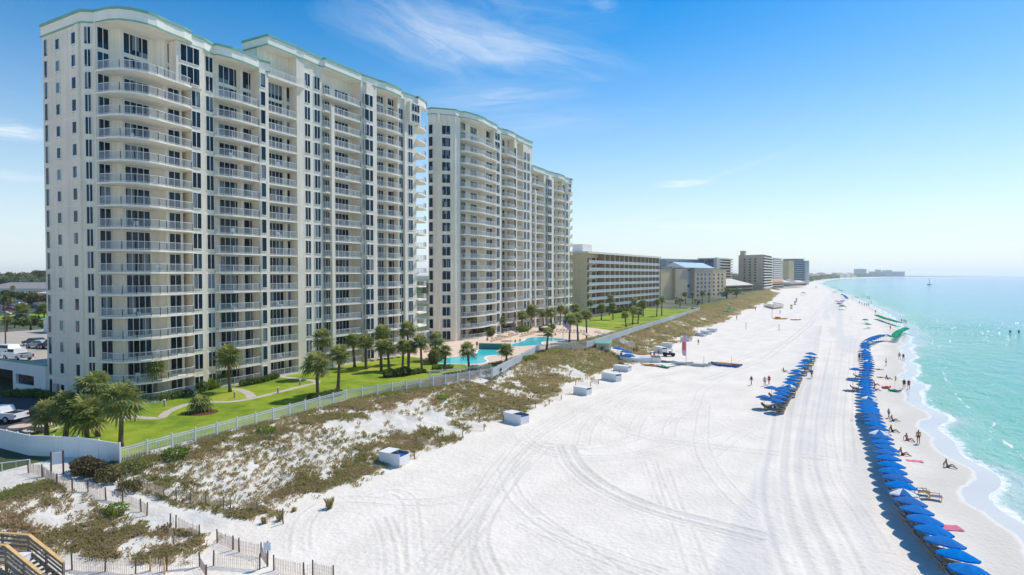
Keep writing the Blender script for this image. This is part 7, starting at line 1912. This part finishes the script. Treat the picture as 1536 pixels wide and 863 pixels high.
person(1127, 578, 'walk', tow(-40), 'person in a black top walking on open sand left of the inland cluster', 'cl_white', 'cl_black'); person(1147, 579, 'stand', tow(10), 'person in a white shirt and orange shorts standing by the inland cluster', 'cl_orange', 'cl_white'); person(1153.5, 577, 'stand', tow(-20), 'person in a red swimsuit standing by the inland cluster', 'cl_red', 'cl_red')
person(1217.5, 567, 'carry', tow(-20), 'person carrying a blue bundle beside the inland cluster', 'cl_black', 'cl_black', 'skin2')
b = MB(); b.smooth = True; b.lathe([(.001, -.25), (.25, -.2), (.3, 0), (.25, .2), (.001, .25)], 10); p = on(1217.5, 567); o = b.build('blue_bag', M['cushion']); o.location = p + Vector((-math.sin(tow(-20)) * -.42 * -1 * -1, -.42, 1.28)); o.location = p + Vector((math.sin(tow(-20)) * .42, -math.cos(tow(-20)) * .42, 1.32)); tag(o, 'round blue bundle held by the person beside the inland cluster', 'bag')
person(1222, 537, 'lie', tow(70), 'person lying at the far end of the inland cluster in blue', 'cl_blue', 'cl_blue'); person(1176, 558, 'sit', tow(70), 'small person sitting left of the inland cluster, alone on the sand', 'cl_red')
C5p = lambda x, y: (860 + x / 6.144, 480 + y / 6.144)
for x, y, lb, a_, t_ in ((1152, 232, 'person in red shorts walking alone on the sand below the far storage boxes', 'cl_red', None), (712, 350, 'person in brown standing by the white crates of the beach gear', 'cl_orange', None), (745, 355, 'person in a blue shirt and red shorts by the beach gear', 'cl_red', 'cl_blue'), (785, 330, 'person in a pink shirt by the storage box behind the beach gear', 'cl_blue', 'cl_pink'), (556, 315, 'person in dark clothes standing right of the blue umbrellas by the hut', 'cl_black', 'cl_black'), (583, 308, 'person in a bright yellow shirt bending right of the hut umbrellas', 'cl_black', 'cl_orange'), (440, 360, 'person in dark blue under the hut umbrellas', 'cl_black', 'cl_blue')):
    person(*C5p(x, y), 'walk' if x > 1000 else 'stand', tow(30), lb, a_, t_)
# bathers in the water and far strollers
far = [(1515, 503, 'swimmer, left of two dark heads in the sea at the right edge', 'wade', 1.15), (1528, 503, 'swimmer, right of two dark heads in the sea at the right edge', 'wade', 1.15)]
for px, py, lb, ps, s in far: person(px, py, ps, tow(120), lb, 'cl_black', 'cl_black', 'skin2', z=-1.5, s=s, group='bathers in the sea')
lst = [(1289, 456.5), (1293, 458), (1297, 459), (1300, 459.5), (1303, 459.8), (1307, 456), (1296, 446), (1301, 448), (1304, 448.5), (1293, 443), (1313, 471), (1279, 448), (1283, 447.5), (1286, 449)]
wh = ['leftmost of the line of strollers at the far waterline', 'second of the line of strollers at the far waterline', 'third of the line of strollers at the far waterline', 'fourth of the line of strollers at the far waterline', 'rightmost of the line of strollers at the far waterline', 'bather in the shallows right of the far strollers', 'left one of three bathers in the far shallows', 'middle one of three bathers in the far shallows', 'right one of three bathers in the far shallows', 'farthest bather above the three in the shallows', 'person at the waterline above the farther green umbrella row', 'left one of three people on the far sand above the strollers', 'middle one of three people on the far sand above the strollers', 'right one of three people on the far sand above the strollers']
for (px, py), lb in zip(lst, wh): person(px, py, 'stand', tow(px * 13 % 360), 'tiny dark figure, ' + lb, 'cl_black', 'cl_black', 'skin2', z=-.3, group='far strollers and bathers', parts=False, s=1.25)
for px, py, lb in ((1352.5, 484.5, 'left'), (1356, 485, 'middle'), (1359, 486, 'right')): person(px, py, 'walk', tow(40), f'{lb} one of three people at the end of the green umbrella row', 'cl_black', 'cl_orange' if lb == 'right' else 'cl_black', 'skin2', z=-.2, group='people by the green umbrellas')
person(1335.5, 495, 'stand', tow(60), 'person standing left of the near green umbrella row', 'cl_black', 'cl_black', 'skin2', z=0)
for px, py, lb in ((833, 508, 'person standing in the upper pool near its right end'), (773, 519, 'left one of two bathers in the upper pool'), (780, 518, 'right one of two bathers in the upper pool')): person(px, py, 'wade', 0, lb, 'cl_black', None, z=2.1, group='bathers in the pool')
person(715.5, 523, 'walk', tow(40), 'person in dark clothes walking on the pool deck beside the overflow wall', 'cl_black', 'cl_blue', z=3.01, group='people on the pool deck')
for px, py, lb, t_ in ((731, 511, 'person in a pink top sitting by the bush on the pool deck', 'cl_pink'), (738, 510.5, 'person in a white top sitting by the bush on the pool deck', 'cl_white')): person(px, py, 'sit', tow(30), lb, 'cl_blue', t_, z=3.01, group='people on the pool deck')
for px, py, lb, k in ((509.5, 150.8, 'person in dark blue on an upper balcony of the near tower', 'cl_blue'), (525, 153.5, 'person in orange on an upper balcony of the near tower', 'cl_orange')):
    X = F1 + .05; z_ = z01 + fh1 * 15; person(0, 0, 'stand', PI / 2, lb, 'cl_black', k, pos=Vector((X, y_on(px, X), z_)), group='people on a balcony')
for px, py, lb in ((1116, 466, 'dark figure on the sand left of the wooden walkover'), (1133, 466.5, 'dark figure on the sand just below the wooden walkover'), (1170, 471.5, 'person standing behind the distant yellow and white boat'), (1105, 480, 'small dark figure at the dune toe, left of the volleyball poles')): person(px, py, 'stand', 1, lb, 'cl_black', 'cl_black', 'skin2', z=0, s=1.2, group='far people on the mid beach', parts=False)
print('objects', len(bpy.data.objects))
